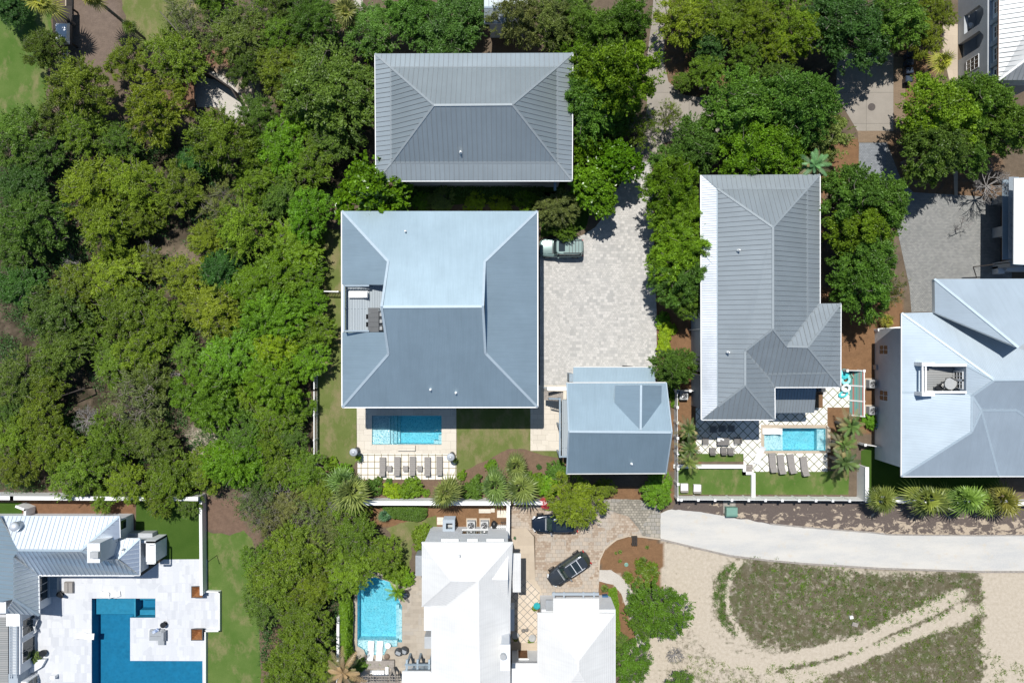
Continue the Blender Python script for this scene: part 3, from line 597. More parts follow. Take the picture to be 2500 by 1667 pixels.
pool('swimming_pool', 'curved ended turquoise pool in the tan stone courtyard under overhanging trees', P_COURT, 1.3, (M['pool_plaster'], M['pool_shelf']),
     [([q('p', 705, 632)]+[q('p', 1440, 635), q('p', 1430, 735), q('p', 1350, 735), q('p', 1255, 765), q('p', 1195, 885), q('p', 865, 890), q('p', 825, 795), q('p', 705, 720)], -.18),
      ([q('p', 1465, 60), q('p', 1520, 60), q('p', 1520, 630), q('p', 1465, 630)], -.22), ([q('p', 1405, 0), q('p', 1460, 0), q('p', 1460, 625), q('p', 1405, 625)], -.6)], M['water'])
# raised spill ledge at the main pool
mb = MB(); a = W(*q('m', 955, 308)); b = W(*q('m', 1290, 204)); mb.bx((a.x, a.y, Z2), (b.x, b.y, .32))
top(mb, 'pool_ledge', M['cream'], 'low raised cream stone ledge on the edge of the big rectangular pool', 'pool ledge', ((a.x+b.x)/2, (a.y+b.y)/2, 0))
mb = MB(); a = W(*q('y', 1736, 934)); b = W(*q('y', 1770, 668)); mb.bx((a.x, a.y, Z4), (b.x, b.y, .40))
top(mb, 'pool_ledge', M['smooth_tan'], 'low tan stone bench wall at the right end of the yard pool', 'pool ledge', ((a.x+b.x)/2, (a.y+b.y)/2, 0))
# ---------------------------------------------------------------- houses
def roof_mesh(root, name, faces, mat, ribs=0, ribmat=None, rw=.05, rh=.06, skirt=.22, capw=.16, capmat=None, fascia=None, label=None, capall=True, fix=()):
    bm = bmesh.new(); uvl = bm.loops.layers.uv.new('UVMap'); vd = {}; off = wloc(root)
    def V(p):
        k = (round(p[0], 1), round(p[1], 1), round(p[2], 2))
        if k not in vd: vd[k] = bm.verts.new(W(*p)-off)
        return vd[k]
    zz = {}; keyf = lambda p: (round(p[0], 1), round(p[1], 1), round(p[2], 2))
    for fc in faces:
        for p in fc: zz[keyf(p)] = p[2]
    z0_ = dict(zz); low = min(zz.values())
    for it in range(140):      # let each slope settle into one plane
        acc = {k: [] for k in zz}
        for fc in faces:
            ks = [keyf(p) for p in fc]
            if len(ks) < 4: continue
            P = np.array([W(k[0], k[1], zz[k]) for k in ks]); cen = P.mean(0); u_, s_, vt = np.linalg.svd(P-cen); n = vt[2]
            for k in ks:
                ax, ay = (k[0]-1250)/H/S, -(k[1]-833.5)/H/S; den = n[2]-n[0]*ax-n[1]*ay
                if abs(den) > .2: acc[k].append(float((n@cen-H*(n[0]*ax+n[1]*ay))/den))
        for k, v in acc.items():
            if v and z0_[k] > low+.03 and not any(abs(z0_[k]-f_) < .02 for f_ in fix): zz[k] = .97*(sum(v)/len(v))+.03*z0_[k]
    V0 = V; V = lambda p: vd.setdefault(keyf(p), None) or vd.__setitem__(keyf(p), bm.verts.new(W(p[0], p[1], zz[keyf(p)])-off)) or vd[keyf(p)]
    rib = MB(); capb = MB()
    for fc in faces:
        vs = [V(p) for p in fc]
        try: f = bm.faces.new(vs)
        except ValueError: continue
        f.normal_update()
        if f.normal.z < 0: f.normal_flip(); f.normal_update()
        n = f.normal.copy()
        e = Vector((-n.y, n.x, 0)); e = e.normalized() if e.length > .02 else Vector((1, 0, 0)); s_ = n.cross(e).normalized()
        for lp in f.loops: lp[uvl].uv = ((lp.vert.co+off).dot(e), (lp.vert.co+off).dot(s_))
        if ribs:
            P = [v.co+off for v in f.verts]; c0 = sum(P, Vector())/len(P); U = [(p.dot(e), p.dot(s_)) for p in P]
            u0, u1 = min(u for u, _ in U), max(u for u, _ in U); k = math.ceil((u0+.04)/ribs)*ribs
            while k < u1-.04:
                xs = []
                for i in range(len(U)):
                    (a, b), (c, d) = U[i], U[(i+1) % len(U)]
                    if (a > k) != (c > k): xs.append(b+(d-b)*(k-a)/(c-a))
                xs.sort()
                for j in range(0, len(xs)-1, 2):
                    if xs[j+1]-xs[j] > .25:
                        pts = [c0+e*(k-c0.dot(e))+s_*(t-c0.dot(s_))+n*(rh*.4) for t in (xs[j]+.05, xs[j+1]-.05)]
                        rib.bar(pts[0], pts[1], rw, rh, 0, n)
                k += ribs
    bm.edges.ensure_lookup_table()
    for e_ in bm.edges:
        if len(e_.link_faces) == 2:
            if e_.link_faces[0].normal.angle(e_.link_faces[1].normal) < .03: continue
            a, b = e_.verts[0].co+off, e_.verts[1].co+off; up = (e_.link_faces[0].normal+e_.link_faces[1].normal).normalized()
            if capall: capb.bar(a+up*.015, b+up*.015, capw, .035, 0, up)
    bnd = [e_ for e_ in bm.edges if len(e_.link_faces) == 1]
    fi = len(bm.faces)
    if skirt:
        r = bmesh.ops.extrude_edge_only(bm, edges=bnd)
        for g in r['geom']:
            if isinstance(g, bmesh.types.BMVert): g.co.z -= skirt
            if isinstance(g, bmesh.types.BMFace): g.material_index = 1
    me = bpy.data.meshes.new(name); bm.to_mesh(me); bm.free(); me.materials.append(mat); me.materials.append(fascia or M['fascia'])
    o = link(name, me, root)
    if label: o['label'] = label
    me.polygons.foreach_set('use_smooth', [True]*len(me.polygons)); nl = []
    for p in me.polygons:
        for li in p.loop_indices: nl.append(tuple(p.normal))
    if not ribs: me.normals_split_custom_set(nl)
    else: me.polygons.foreach_set('use_smooth', [False]*len(me.polygons))
    if ribs and rib.f: 
        # the seams belong to the roof sheet: join them into the same mesh
        n0 = len(me.vertices); r2 = rib.build('seams', ribmat or M['seam'], root)
        bm = bmesh.new(); bm.from_mesh(me); nf = len(bm.faces); bm.from_mesh(r2.data); bm.faces.ensure_lookup_table()
        for f in bm.faces[nf:]: f.material_index = 2
        bm.to_mesh(me); bm.free(); me.materials.append(ribmat or M['seam']); bpy.data.objects.remove(r2)
    if capb.f: capb.build('ridge_cap', capmat or M['cap'], root)
    return o
def gutter(root, segs, w_=.13, mat=None):
    mb = MB()
    for a, b in segs: mb.bar(W(*a)+Vector((0, 0, -.06)), W(*b)+Vector((0, 0, -.06)), w_, .12)
    return mb.build('gutter', mat or M['white'], root)
def walls(root, boxes, mat, name='wall', label=None):
    """boxes: (px0, py0, px1, py1 of the eaves, height, overhang, [bottom])"""
    mb = MB()
    for b in boxes:
        x0, y0, x1, y1, h, ov = b[:6]; z0 = b[6] if len(b) > 6 else 0
        A = W(x0, y0, h); B = W(x1, y1, h)
        mb.bx((min(A.x, B.x)+ov, min(A.y, B.y)+ov, z0), (max(A.x, B.x)-ov, max(A.y, B.y)-ov, h-.03))
    return mb.build(name, mat, root, label=label)
def vent(root, px, py, z, name='roof_vent', r=.07, h=.35):
    mb = MB(); c = W(px, py, z); mb.lathe(c.x, c.y, [(r*2.2, z-.25), (r*1.6, z), (r, z+.05), (r, z+h)], 10); mb.build(name, M['white'], root)
def window(root, face, c, u0, u1, z0, z1, frame=.07, cols=2, rows=2, glass=None, name='window', fmat=None, depth=.05):
    """face 'x-' is a wall whose outside looks towards -x; c is the wall plane"""
    ax, sg = face[0], (1 if face[1] == '+' else -1); g = MB(); f = MB()
    def bx(mb, a0, a1, b0, b1, d0, d1):
        if ax == 'x': mb.bx((c+sg*d0, a0, b0), (c+sg*d1, a1, b1))
        else: mb.bx((a0, c+sg*d0, b0), (a1, c+sg*d1, b1))
    bx(g, u0, u1, z0, z1, -.02, .02)
    bx(f, u0-frame, u1+frame, z1, z1+frame, -.02, depth); bx(f, u0-frame, u1+frame, z0-frame, z0, -.02, depth)
    bx(f, u0-frame, u0, z0, z1, -.02, depth); bx(f, u1, u1+frame, z0, z1, -.02, depth)
    for i in range(1, cols): m = u0+(u1-u0)*i/cols; bx(f, m-.025, m+.025, z0, z1, .01, .04)
    for i in range(1, rows): m = z0+(z1-z0)*i/rows; bx(f, u0, u1, m-.025, m+.025, .012, .042)
    wo_ = f.build(name, fmat or M['white'], root); g.build('glass', glass or M['glass'], wo_); return wo_
# --- grey hipped house at the top
def house_north():
    e, b, r = 7.6, 8.25, 11.6
    root = thing('house', 'grey standing seam hipped house above the big blue roofed house, between the trees', 'house', W(1155, 290, 8)*1)
    root.location.z = 0
    NW, NE, SE, SW = (915.7, 131.5, e), (1398, 129.5, e), (1396.5, 441.5, e), (918, 442, e)
    nw, ne, se, sw = (954, 165, b), (1360.6, 163.5, b), (1361, 397, b), (955, 397.5, b)
    A, B = (1059, 257, r), (1250.5, 255.5, r)
    roof_mesh(root, 'roof', [[NW, NE, ne, nw], [NE, SE, se, ne], [SE, SW, sw, se], [SW, NW, nw, sw], [nw, ne, B, A], [ne, se, B], [se, sw, A, B], [sw, nw, A]],
              M['roof_grey'], .46, M['seam'], .05, .06, capmat=M['cap_grey'], capw=.2)
    gutter(root, [(SW, SE), (NW, SW), (NE, SE)]); walls(root, [(915.7, 131.5, 1396.5, 441.5, e, .9)], M['grey_wall'])
    vent(root, 1124.5, 372, 9.1)
    P = [W(1355, 446, 4), W(1355, 466, 4)]; mb = MB(); mb.bar(P[0], P[1], .25, .25); mb.build('porch_beam', M['grey_blue'], root)
house_north()
# --- the big house in the middle
def house_main():
    e, m, r = 7.7, 10.0, 12.0
    root = thing('house', 'large square blue metal roofed house in the middle, with a roof deck', 'house', (0, 0, 0))
    c = W(1073, 754, 8); root.location = (c.x, c.y, 0)
    NW, NE, SE, SW = (835, 515.5, e), (1311.5, 515.5, e), (1312, 993, e), (836, 993.5, e)
    a, b, c2, d = (948, 638.5, m), (1183.5, 638.5, m), (1185, 862, m), (948.5, 864, m)
    R0, R1 = (932, 749, r), (1179, 748, r)
    ZD = 9.55                                                  # where the deck cuts the west slope
    n1, n2 = (835.2, 695, e), (948, 695, m); s1, s2 = (835.6, 811, e), (948.2, 811, m)
    roof_mesh(root, 'roof', [[NW, NE, b, R1, R0, a], [NE, SE, c2, b], [SE, SW, d, R0, R1, c2], [NW, a, n2, n1], [s1, s2, d, SW]],
              M['roof_blue'], 0, capmat=M['cap'], capw=.24)
    # gable ends above the side slopes
    for A, B, R, sg in ((b, c2, R1, 1), (a, d, R0, -1)):
        mb = MB()
        p = [W(*A), W(*B), W(*R)]; 
        for v in p: v.x -= sg*.35
        p = [v-Vector((0, 0, .10)) for v in p]; t = [v-Vector((sg*.2, 0, 0)) for v in p]; low = [v.copy() for v in p]
        mb.hull(t, p)
        mb.bx((min(p[0].x, t[0].x), p[1].y, m-2.6), (max(p[0].x, t[0].x), p[0].y, m-.12)); mb.build('gable', M['bluegrey_wall'], root)
    for A, R, B in ((b, R1, c2), (a, R0, d)):
        mb = MB()
        for P, Q_ in ((A, R), (R, B)): mb.bar(W(*P)+Vector((0, 0, .03)), W(*Q_)+Vector((0, 0, .03)), .22, .16)
        mb.build('rake_trim', M['cap'], root)
    gutter(root, [(SW, SE), (NW, SW), (NE, SE)], .2)
    walls(root, [(836, 516, 1312, 993, e, .95)], M['bluegrey_wall'])
    for px, py, z in ((1051, 951, 8.6), (1113, 959, 8.5), (990, 565, 8.8)): vent(root, px, py, z)
    # roof deck
    ze = 8.0; x0, x1 = 846, 948; y0, y1 = 697, 809
    mb = MB(); A = W(x0, y1, ze); B = W(x1+4, y0, ze); mb.bx((A.x, A.y, ze-.2), (B.x, B.y, ze)); mb.build('deck_floor', M['deck'], root)
    for py, sg in ((695, 1), (811, -1)):   # cheeks of the cut
        mb = MB()
        p0, p1 = W(838, py, e), W(950, py, m); q0, q1 = p0.copy(), p1.copy()
        lo0, lo1 = Vector((p0.x, p0.y, ze-.3)), Vector((p1.x, p1.y, ze-.3)); t = Vector((0, sg*.06, 0))
        mb.hull([lo0, lo1, p1, p0], [lo0+t, lo1+t, p1+t, p0+t]); mb.build('deck_side_wall', M['bluegrey_wall'], root)
    top_z = 9.0; rail = MB(); bal = MB()
    xw = W(840, 700, top_z).x; yn = W(900, 697.5, top_z).y; ys = W(900, 808, top_z).y; xe = W(901, 700, top_z).x
    for p0, p1 in (((xw, yn), (xw, ys)), ((xw, yn), (xe, yn)), ((xw, ys), (xe, ys))):
        rail.bar((*p0, top_z), (*p1, top_z), .16, .06); rail.bar((*p0, ze+.1), (*p1, ze+.1), .06, .06)
        L = math.dist(p0, p1); k = int(L/.13)
        for i in range(k+1): t = i/k; bal.box(p0[0]+(p1[0]-p0[0])*t, p0[1]+(p1[1]-p0[1])*t, ze, .045, .045, top_z-ze-.03)
    for p in ((xw, yn), (xw, ys), (xw, (yn+ys)/2)): rail.box(*p, ze, .12, .12, top_z-ze+.05)
    ro = rail.build('deck_railing', M['grey_blue'], root); bal.build('balusters', M['grey_blue'], ro)
    return ze
ZDECK = house_main()
# --- guest house / garage
def house_guest():
    e, r = 7.6, 10.4; root = thing('house', 'blue metal roofed guest house with a cross dormer at the foot of the paver driveway', 'house'); c = W(1510, 1045, 8); root.location = (c.x, c.y, 0)
    NW, NE, SE, SW = (1384, 935, e), (1626, 934.5, e), (1625.5, 1154.5, e), (1383.3, 1155.5, e)
    A, B = (1388.5, 1053, r), (1640, 1055, r); Vt = (1564, 1049.5, r-.12)
    zl = 8.75; v1, v2 = (1500, 987, zl), (1614.5, 991, zl); l0, r0 = (1502, 941, zl-.02), (1615.5, 941, zl-.02); t0 = (1565, 940, r-.1)
    roof_mesh(root, 'roof', [[NW, NE, B, A], [A, B, SE, SW]], M['roof_blue'], 0, capw=.22)
    # dormer: front and two slopes
    roof_mesh(root, 'dormer_roof', [[l0, t0, Vt, v1], [t0, r0, v2, Vt]], M['roof_blue'], 0, skirt=.14, capw=.2)
    a, b, t = W(*l0), W(*r0), W(*t0); mb = MB(); k = Vector((0, -.15, -.05)); k2 = Vector((0, -.35, -.05))
    mb.hull([a+k, b+k, t+k], [a+k2, b+k2, t+k2]); mb.bx((a.x+.1, a.y-.16, 7.6), (a.x+.22, W(*v1).y, zl-.1)); mb.bx((b.x-.22, b.y-.16, 7.6), (b.x-.1, W(*v2).y, zl-.1))
    mb.bx((a.x+.22, a.y-.3, 7.6), (b.x-.22, a.y-.16, zl-.1)); mb.build('dormer_wall', M['bluegrey_wall'], root)
    roof_mesh(root, 'lower_roof', [[(1400, 896.5, 4.4), (1596, 897, 4.4), (1600.5, 937, 5.3), (1399, 937, 5.3)]], M['roof_blue'], 0)
    gutter(root, [((1384, 935, e), (1626, 934.5, e)), (SW, SE), ((1400, 896.5, 4.4), (1596, 897, 4.4))], .17, M['fascia'])
    for P, R_, P2 in ((NW, A, SW), (NE, B, SE)):
        mb = MB(); mb.bar(W(*P)+Vector((0, 0, .02)), W(*R_)+Vector((0, 0, .02)), .12, .18); mb.bar(W(*R_)+Vector((0, 0, .02)), W(*P2)+Vector((0, 0, .02)), .12, .18); mb.build('rake_trim', M['cap'], root)
    walls(root, [(1384, 935, 1626, 1155, e, .5), (1400, 897, 1598, 960, 4.4, .4)], M['bluegrey_wall'])
    # gable triangles
    for P, R_, Q_, sg in ((NW, A, SW, 1), (NE, B, SE, -1)):
        mb = MB()
        p = [W(*P), W(*R_), W(*Q_)]
        for v in p: v.x += sg*.5; v.z -= .12
        p[0].x = p[1].x = p[2].x; mb.hull(p, [v+Vector((sg*.15, 0, 0)) for v in p]); mb.build('gable', M['bluegrey_wall'], root)
    vent(root, *q(33, 823, 58), 8.3)
    mb = MB(); c = W(1541, 893, 3.2); mb.bar((c.x-.9, c.y, 3.2), (c.x+.2, c.y-.1, 3.2), .12, .1); mb.build('lamp_arm', M['black'], root)
    # outside gallery on the left with boarded floor, railing and stair
    zg = 3.6; fl = MB(); A_ = W(*q('g', 375, 1215), zg); B_ = W(*q('g', 470, 500), zg); fl.bx((A_.x, A_.y, zg-.15), (B_.x+.2, B_.y, zg)); fl.build('gallery_floor', M['deck'], root)
    ra = MB(); x = W(*q('g', 350, 800), 4.6).x; y0 = W(*q('g', 350, 490), 4.6).y; y1 = W(*q('g', 350, 1225), 4.6).y
    ra.bar((x, y0, 4.6), (x, y1, 4.6), .15, .06); ra.bar((x, y0, 3.7), (x, y1, 3.7), .06, .06)
    for i in range(int((y0-y1)/.14)+1): ra.box(x, y0-i*.14, zg, .04, .04, 1)
    ra.bar((x, y1, 4.6), (x+1.0, y1, 4.6), .15, .06)
    xx = W(*q('g', 208, 490), 4.0).x
    ra.bar((x, y0, 4.6), (xx, y0, 4.0), .15, .06)
    for i in range(8): ra.box(xx+(x-xx)*i/8, y0, 2.6, .04, .04, 1.4)
    for yy in (y0, y1, (y0+y1)/2): ra.box(x, yy, 0, .18, .18, 4.65)
    ra.build('gallery_railing', M['grey_blue'], root)
    st = MB(); a = W(*q('g', 205, 485), 2.6); b = W(*q('g', 440, 420), 3.4)
    for i in range(9): t = i/9; st.box(a.x-.3+(b.x-a.x)*t, (a.y+b.y)/2, 2.0+t*1.6, (b.x-a.x)/9+.03, abs(a.y-b.y)+.4, .08)
    st.build('stair', M['timber_grey'], root)
    mb = MB(); a = W(*q('g', 188, 338), 4.3); b = W(*q('g', 440, 378), 4.3); mb.bx((a.x, b.y, 4.15), (b.x+.3, a.y, 4.3)); mb.build('canopy', M['white'], root)
    mb = MB(); a = W(*q('g', 470, 170), 3.2); b = W(*q('g', 520, 270), 3.2); mb.bx((a.x, b.y, 0), (b.x, a.y, 3.2)); mb.build('side_bay', M['grey_blue'], root)
    mb = MB()
    for i in range(5): p = W(*q('g', 140+i*11, 345), 1.0); mb.box(p.x, p.y, 0, .04, .04, 1)
    a = W(*q('g', 135, 345), 1.0); b = W(*q('g', 190, 345), 1.0); mb.bar(a, b, .06, .06); mb.build('gate_rail', M['grey_blue'], root)
house_guest()
# --- grey house on the right with three hipped wings
def house_right():
    e, b, r, r2 = 7.6, 8.2, 11.1, 10.0; root = thing('house', 'long grey standing seam house with hipped side wings above the diamond tiled pool yard', 'house'); c = W(1860, 720, 8); root.location = (c.x, c.y, 0)
    NW, NE = (1711.5, 427.5, e), (2001.5, 426, e); nw, ne = (1752, 461, b), (1971, 461, b)
    A, K = (1887, 555, r), (1887, 803, r); SWc = (1713, 1024, e); swb = (1753, 992, b)
    P1 = (1819, 857, 10.05); P2 = (1819, 940.5, 10.0); SE1 = (1891.5, 1024, e); Vx = (1891, 945, e); vb = (1870, 914, b-.05)
    E1 = (2001.5, 741, e); E1b = (1971, 778, b); EN = (2052.5, 740.5, e); ES = (2052, 944.5, e); W1 = (1921, 845.5, 10.0); W2 = (1972, 847, 10.0)
    ESb = (2024, 911, b); s1b = (1862, 992, b)
    faces = [[NW, NE, ne, nw], [nw, ne, A], [ne, E1b, W1, K, A], [NE, E1, E1b, ne],
             [NW, nw, swb, SWc], [nw, A, K, P1, P2, swb], [E1, EN, W2, W1, E1b], [EN, ES, W2],
             [K, W1, W2, ESb, vb, P1], [vb, ESb, ES, Vx], [P1, vb, Vx, SE1, s1b, P2], [swb, P2, s1b], [SWc, swb, s1b, SE1], [W2, ESb, ES]]
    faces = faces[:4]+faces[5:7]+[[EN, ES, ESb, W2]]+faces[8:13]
    roof_mesh(root, 'roof', faces, M['roof_grey2'], .46, M['seam'], .05, .06, capmat=M['cap_grey'], capw=.2)
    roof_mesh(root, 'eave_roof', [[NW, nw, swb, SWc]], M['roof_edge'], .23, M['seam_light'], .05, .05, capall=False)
    gutter(root, [(SWc, SE1), (SE1, Vx), (Vx, ES), (NW, SWc), (ES, EN), (NE, E1)], .16)
    # flashing strips along the change of pitch
    mb = MB()
    for P, Q_ in ((nw, swb), (ne, E1b), (s1b, swb), (vb, ESb)): mb.bar(W(*P)+Vector((0, 0, .03)), W(*Q_)+Vector((0, 0, .03)), .2, .04)
    mb.build('flashing', M['cap'], root)
    walls(root, [(1713, 428, 2001, 930, e, .75), (1713, 900, 1891, 1024, e, .75), (1860, 741, 2052, 944, e, .75)], M['bluegrey_wall'])
    roof_mesh(root, 'porch_roof', [[(1893, 944, 4.3), (1993, 944, 4.3), (1988, 1007.5, 3.3), (1893, 1008, 3.3)]], M['roof_grey2'], .30, M['seam'], .04, .05, skirt=.18)
    mb = MB()
    for px, py in ((1986, 1003), (1899, 1003)): c = W(px, py, 3.1); mb.box(c.x, c.y, 0, .2, .2, 3.1)
    mb.build('porch_post', M['white'], root)
    vent(root, *q(23, 1562, 155), 9.7); vent(root, *q(23, 1490, 857), 9.4)
    mb = MB(); 
    for y in (1010, 700): mb = MB(); c = W(*q(23, 1270, y), 3); mb.tube((c.x, c.y, 0), (c.x, c.y, 5.5), .06); mb.build('downpipe', M['white'], root)
house_right()
# --- big pale house at the right edge
def house_east():
    e, m, r = 8.0, 11.2, 12.4; root = thing('house', 'big pale corrugated roofed house at the right edge with a sunken roof terrace', 'house'); c = W(2380, 920, 8); root.location = (c.x, c.y, 0)
    T = lambda x, y: q(24, x, y)
    wN = (*T(922, 588), e); wS = (2201, 1162.5, e); n1 = (*T(1148, 581), e); pk = (*T(1725, 826), 11.9)
    uN = (*T(1147, 353), 8.6); uE = (2640, 680, 8.6); uK = (2560, 800, 12.3)
    hA = (*T(1560, 1048), 11.6); hB = (*T(1405, 1157), 10.9); hC = (*T(1403, 1405), 10.8); rE = (2640, 926, 12.0); 
    sE = (2640, 1162, e); sM = (2438.7, 1162, e); iA = (*T(1470, 1258), 9.9); iB = (*T(1712, 1258), 9.9); iC = (2640, 1110, 8.6)
    # west slope is cut by the terrace rectangle
    tw0, tw1, ty0, ty1 = 2249, 2359, 891.5, 957
    zt = lambda px: e+(px-2203)/(2403-2203)*(11.2-e)*1.0
    tA, tB, tC, tD = (tw0, ty0, zt(tw0)), (tw1, ty0, zt(tw1)), (tw1, ty1, zt(tw1)), (tw0, ty1, zt(tw0))
    g1 = (2202, ty0, e); g2 = (2202, ty1, e)
    hx = (2396, ty0, 11.05); hy = (2380, ty1, 10.9)
    faces = [[wN, n1, pk, rE, hA], [wN, hA, tB, tA, g1], [g1, tA, tD, g2], [hA, hB, tC, tB], None,
             [wS, hC, iA, sM], [sM, iA, iB, iC, sE], [hA, rE, iC, iB, iA, hB], [hB, iA, hC]]
    faces[4] = [g2, tD, tC, hB, hC, wS]
    roof_mesh(root, 'roof', faces, M['roof_pale'], 0, capw=.2, capall=True)
    roof_mesh(root, 'upper_roof', [[uN, uE, (2640, 681, 8.6), (2640, 760, 11.6), (*T(1725, 824), 12.6)], [uN, (*T(1725, 824), 12.6), (*T(1150, 583), 8.5)]][1:] + [[uN, (2640, 680, 8.6), (2640, 740, 12.6), (*T(1725, 824), 12.6)]], M['roof_pale'], 0, skirt=.5, capw=.22)
    gutter(root, [(wN, wS), (wS, sE)], .14, M['white'])
    A = W(2203, 766, e); B = W(2640, 1162, e); bx0 = (2135.6-1250)/S; y0 = W(2135, 803, 0).y; y1 = W(2135, 1120, 0).y; zs = 5.8
    mb = MB(); mb.bx((bx0, y1, 0), (bx0+3, y0, zs)); mb.build('wall', M['white_wall'], root)
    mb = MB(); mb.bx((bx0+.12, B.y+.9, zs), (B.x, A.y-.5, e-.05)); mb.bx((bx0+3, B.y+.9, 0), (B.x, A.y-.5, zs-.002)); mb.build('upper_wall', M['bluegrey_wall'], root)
    mb = MB(); mb.bx((bx0-.1, y1-.05, zs-.02), (bx0+.2, y0+.05, zs+.12)); mb.build('trim_band', M['grey_blue'], root)
    for yy0, yy1 in ((811, 868), (1122, 1187)):
        px = q(24, 800, 0)[0]; za, zb = onX(bx0, q(24, 770, 0)[0]), onX(bx0, q(24, 826, 0)[0]); k = (H-(za+zb)/2)/H/S
        window(root, 'x-', bx0, -(q(24, 0, yy1)[1]-833.5)*k, -(q(24, 0, yy0)[1]-833.5)*k, za, zb, .06, 2, 2)
    za = onX(bx0, q('v', 130, 0)[0]); k = (H-za)/H/S
    for yy in (237, 960):
        mb = MB(); yc = -(q('v', 0, yy)[1]-833.5)*k; mb.box(bx0-.12, yc, za-1.3, .2, .5, 1.1); mb.build('meter_box', M['grey_blue'] if yy > 500 else M['ac'], root)
    # terrace well
    zf = 8.6; mb = MB(); a = W(tw0, ty1, zf); b = W(tw1+8, ty0-4, zf); mb.bx((a.x-.3, a.y-.1, zf-.2), (b.x, b.y+.1, zf)); mb.build('deck_floor', M['deck2'], root)
    wl = MB(); P = {k: W(*v) for k, v in dict(A=tA, B=tB, C=tC, D=tD).items()}
    for a, b in (('A', 'B'), ('B', 'C'), ('D', 'C')):
        p, q_ = P[a], P[b]; d = (q_-p); d.z = 0; nrm = Vector((-d.y, d.x, 0)).normalized()*.06
        if a == 'D': nrm = -nrm
        if a == 'B': nrm = nrm
        lo = [Vector((p.x, p.y, zf-.2)), Vector((q_.x, q_.y, zf-.2))]; wl.hull([lo[0], lo[1], q_, p], [lo[0]+nrm, lo[1]+nrm, q_+nrm, p+nrm])
    wl.build('deck_side_wall', M['bluegrey_wall'], root)
    tr = MB()
    for a, b in (('A', 'B'), ('D', 'C')): tr.bar(P[a]+Vector((0, 0, .08)), P[b]+Vector((0, 0, .08)), .22, .14)
    zr = 9.7; xl = W(2252, 900, zr).x; xr = W(2259.5, 900, zr).x; yt = W(2255, 889, zr).y; yb = W(2255, 962, zr).y
    for xx in (xl, xr): tr.bar((xx, yt, zr), (xx, yb, zr), .16, .12)
    for yy in (yt, yb): tr.box((xl+xr)/2, yy, zr-1.2, (xr-xl)+.3, .35, 1.4); tr.bar((xl, yy, zr+.1), (W(2280, 900, zr).x, yy, zr+.1), .35, .12)
    tr.build('terrace_surround', M['white'], root)
    xw = P['B'].x-.10
    for yy in (918, 937): 
        yc = W(2350, yy, 9.6).y; window(root, 'x-', xw, yc-.38, yc+.38, 8.75, 10.1, .08, 2, 3, name='terrace_door')
    # darker sheets on the west slope
    vent(root, *q(24, 1588, 1213), 10.0)
house_east()
def house_ne():
    e = 6.9; root = thing('house', 'pale two storey house in the top right corner with arched porch openings', 'house'); c = W(2460, 90, 6); root.location = (c.x, c.y, 0)
    x0 = (2339-1250)/S; N_ = lambda x, y: q('n', x, y)
    roof_mesh(root, 'roof', [[(2440, -90, e), (2600, -90, 9.2), (2600, 90, 9.2), (*N_(1045, 780), 8.4), (2438, 196, e)], [(2438, 196, e), (*N_(1045, 780), 8.4), (2600, 90, 9.2), (2600, 196, e)]], M['roof_silver'], .46, M['seam'], capw=.22, capmat=M['white'])
    gutter(root, [((2440, -90, e), (2438, 196, e))], .12, M['timber'])
    yN = W(2440, -90, e).y; yS = W(2440, 194, e).y; xe = W(2560, 0, e).x
    # ground storey face with deep openings, built from piers and lintels
    zb = lambda px: onX(x0, px)
    def yy(px, py): k = (H-zb(px))/H/S; return -(py-833.5)*k
    zs = onX(x0, 2411); za = onX(x0, 2356); zt_ = onX(x0, 2401)
    mb = MB(); mb.bx((x0+1.8, yS, 0), (xe, yN, zs)); mb.build('wall', M['grey_wall'], root)  # ground storey in grey, not white: the front's shade set in its colour
    o1 = (yy(2380, 24), yy(2380, 78)); o2 = (yy(2380, 98), yy(2380, 122)); 
    o1 = (yy(2378, 22), yy(2378, 68)); o2 = (yy(2378, 84), yy(2378, 124)); o3 = (yy(2385, 124+12), yy(2385, 165))
    pier = MB()
    ys = [yN, o1[0], o1[1], o2[0], o2[1], yS]
    for a, b in ((ys[0], ys[1]), (ys[2], ys[3]), (ys[4], ys[5])): pier.bx((x0, b, 0), (x0+.45, a, zt_))
    pier.bx((x0, yS, zt_), (x0+.45, yN, zs)); pier.bx((x0, o1[1], 0), (x0+.4, o1[0], 1.1)); pier.build('arcade_wall', M['grey_wall'], root)
    for oa, ob in (o1, o2):
        mb = MB()
        for sgn, yv in ((-1, oa), (1, ob)):
            mb.hull([(x0, yv, zt_), (x0, yv+sgn*.7, zt_), (x0, yv, zt_-.7)], [(x0+.44, yv, zt_), (x0+.44, yv+sgn*.7, zt_), (x0+.44, yv, zt_-.7)])
        mb.build('arch', M['grey_wall'], root)
    mb = MB(); mb.bx((x0+.5, yS, 0), (x0+1.79, yN, .25)); mb.build('porch_floor', M['grey'], root)
    window(root, 'x-', x0, o3[1], o3[0], 1.6, 3.6, .08, 3, 3)
    mb = MB(); up = x0+.5; mb.bx((up, yS, zs+.003), (xe, yN, e-.05)); mb.build('upper_wall', M['white_wall'], root)
    for a in (5, 64, 118, 170):
        k = (H-5.7)/H/S; y_ = -(a-833.5)*k; window(root, 'x-', up, y_-1.1, y_, zs+.35, e-.4, .07, 2, 2)
        mb = MB(); mb.bx((up-.25, y_+.3, zs), (up, y_+.75, e-.2)); mb.build('pilaster', M['bluegrey_wall'], root)
    mb = MB(); mb.lathe(x0+.9, yy(2370, 48), [(.2, .25), (.35, .5), (.3, .8), (.12, .9)], 14); mb.build('porch_urn', M['cushion'], root)
house_ne()
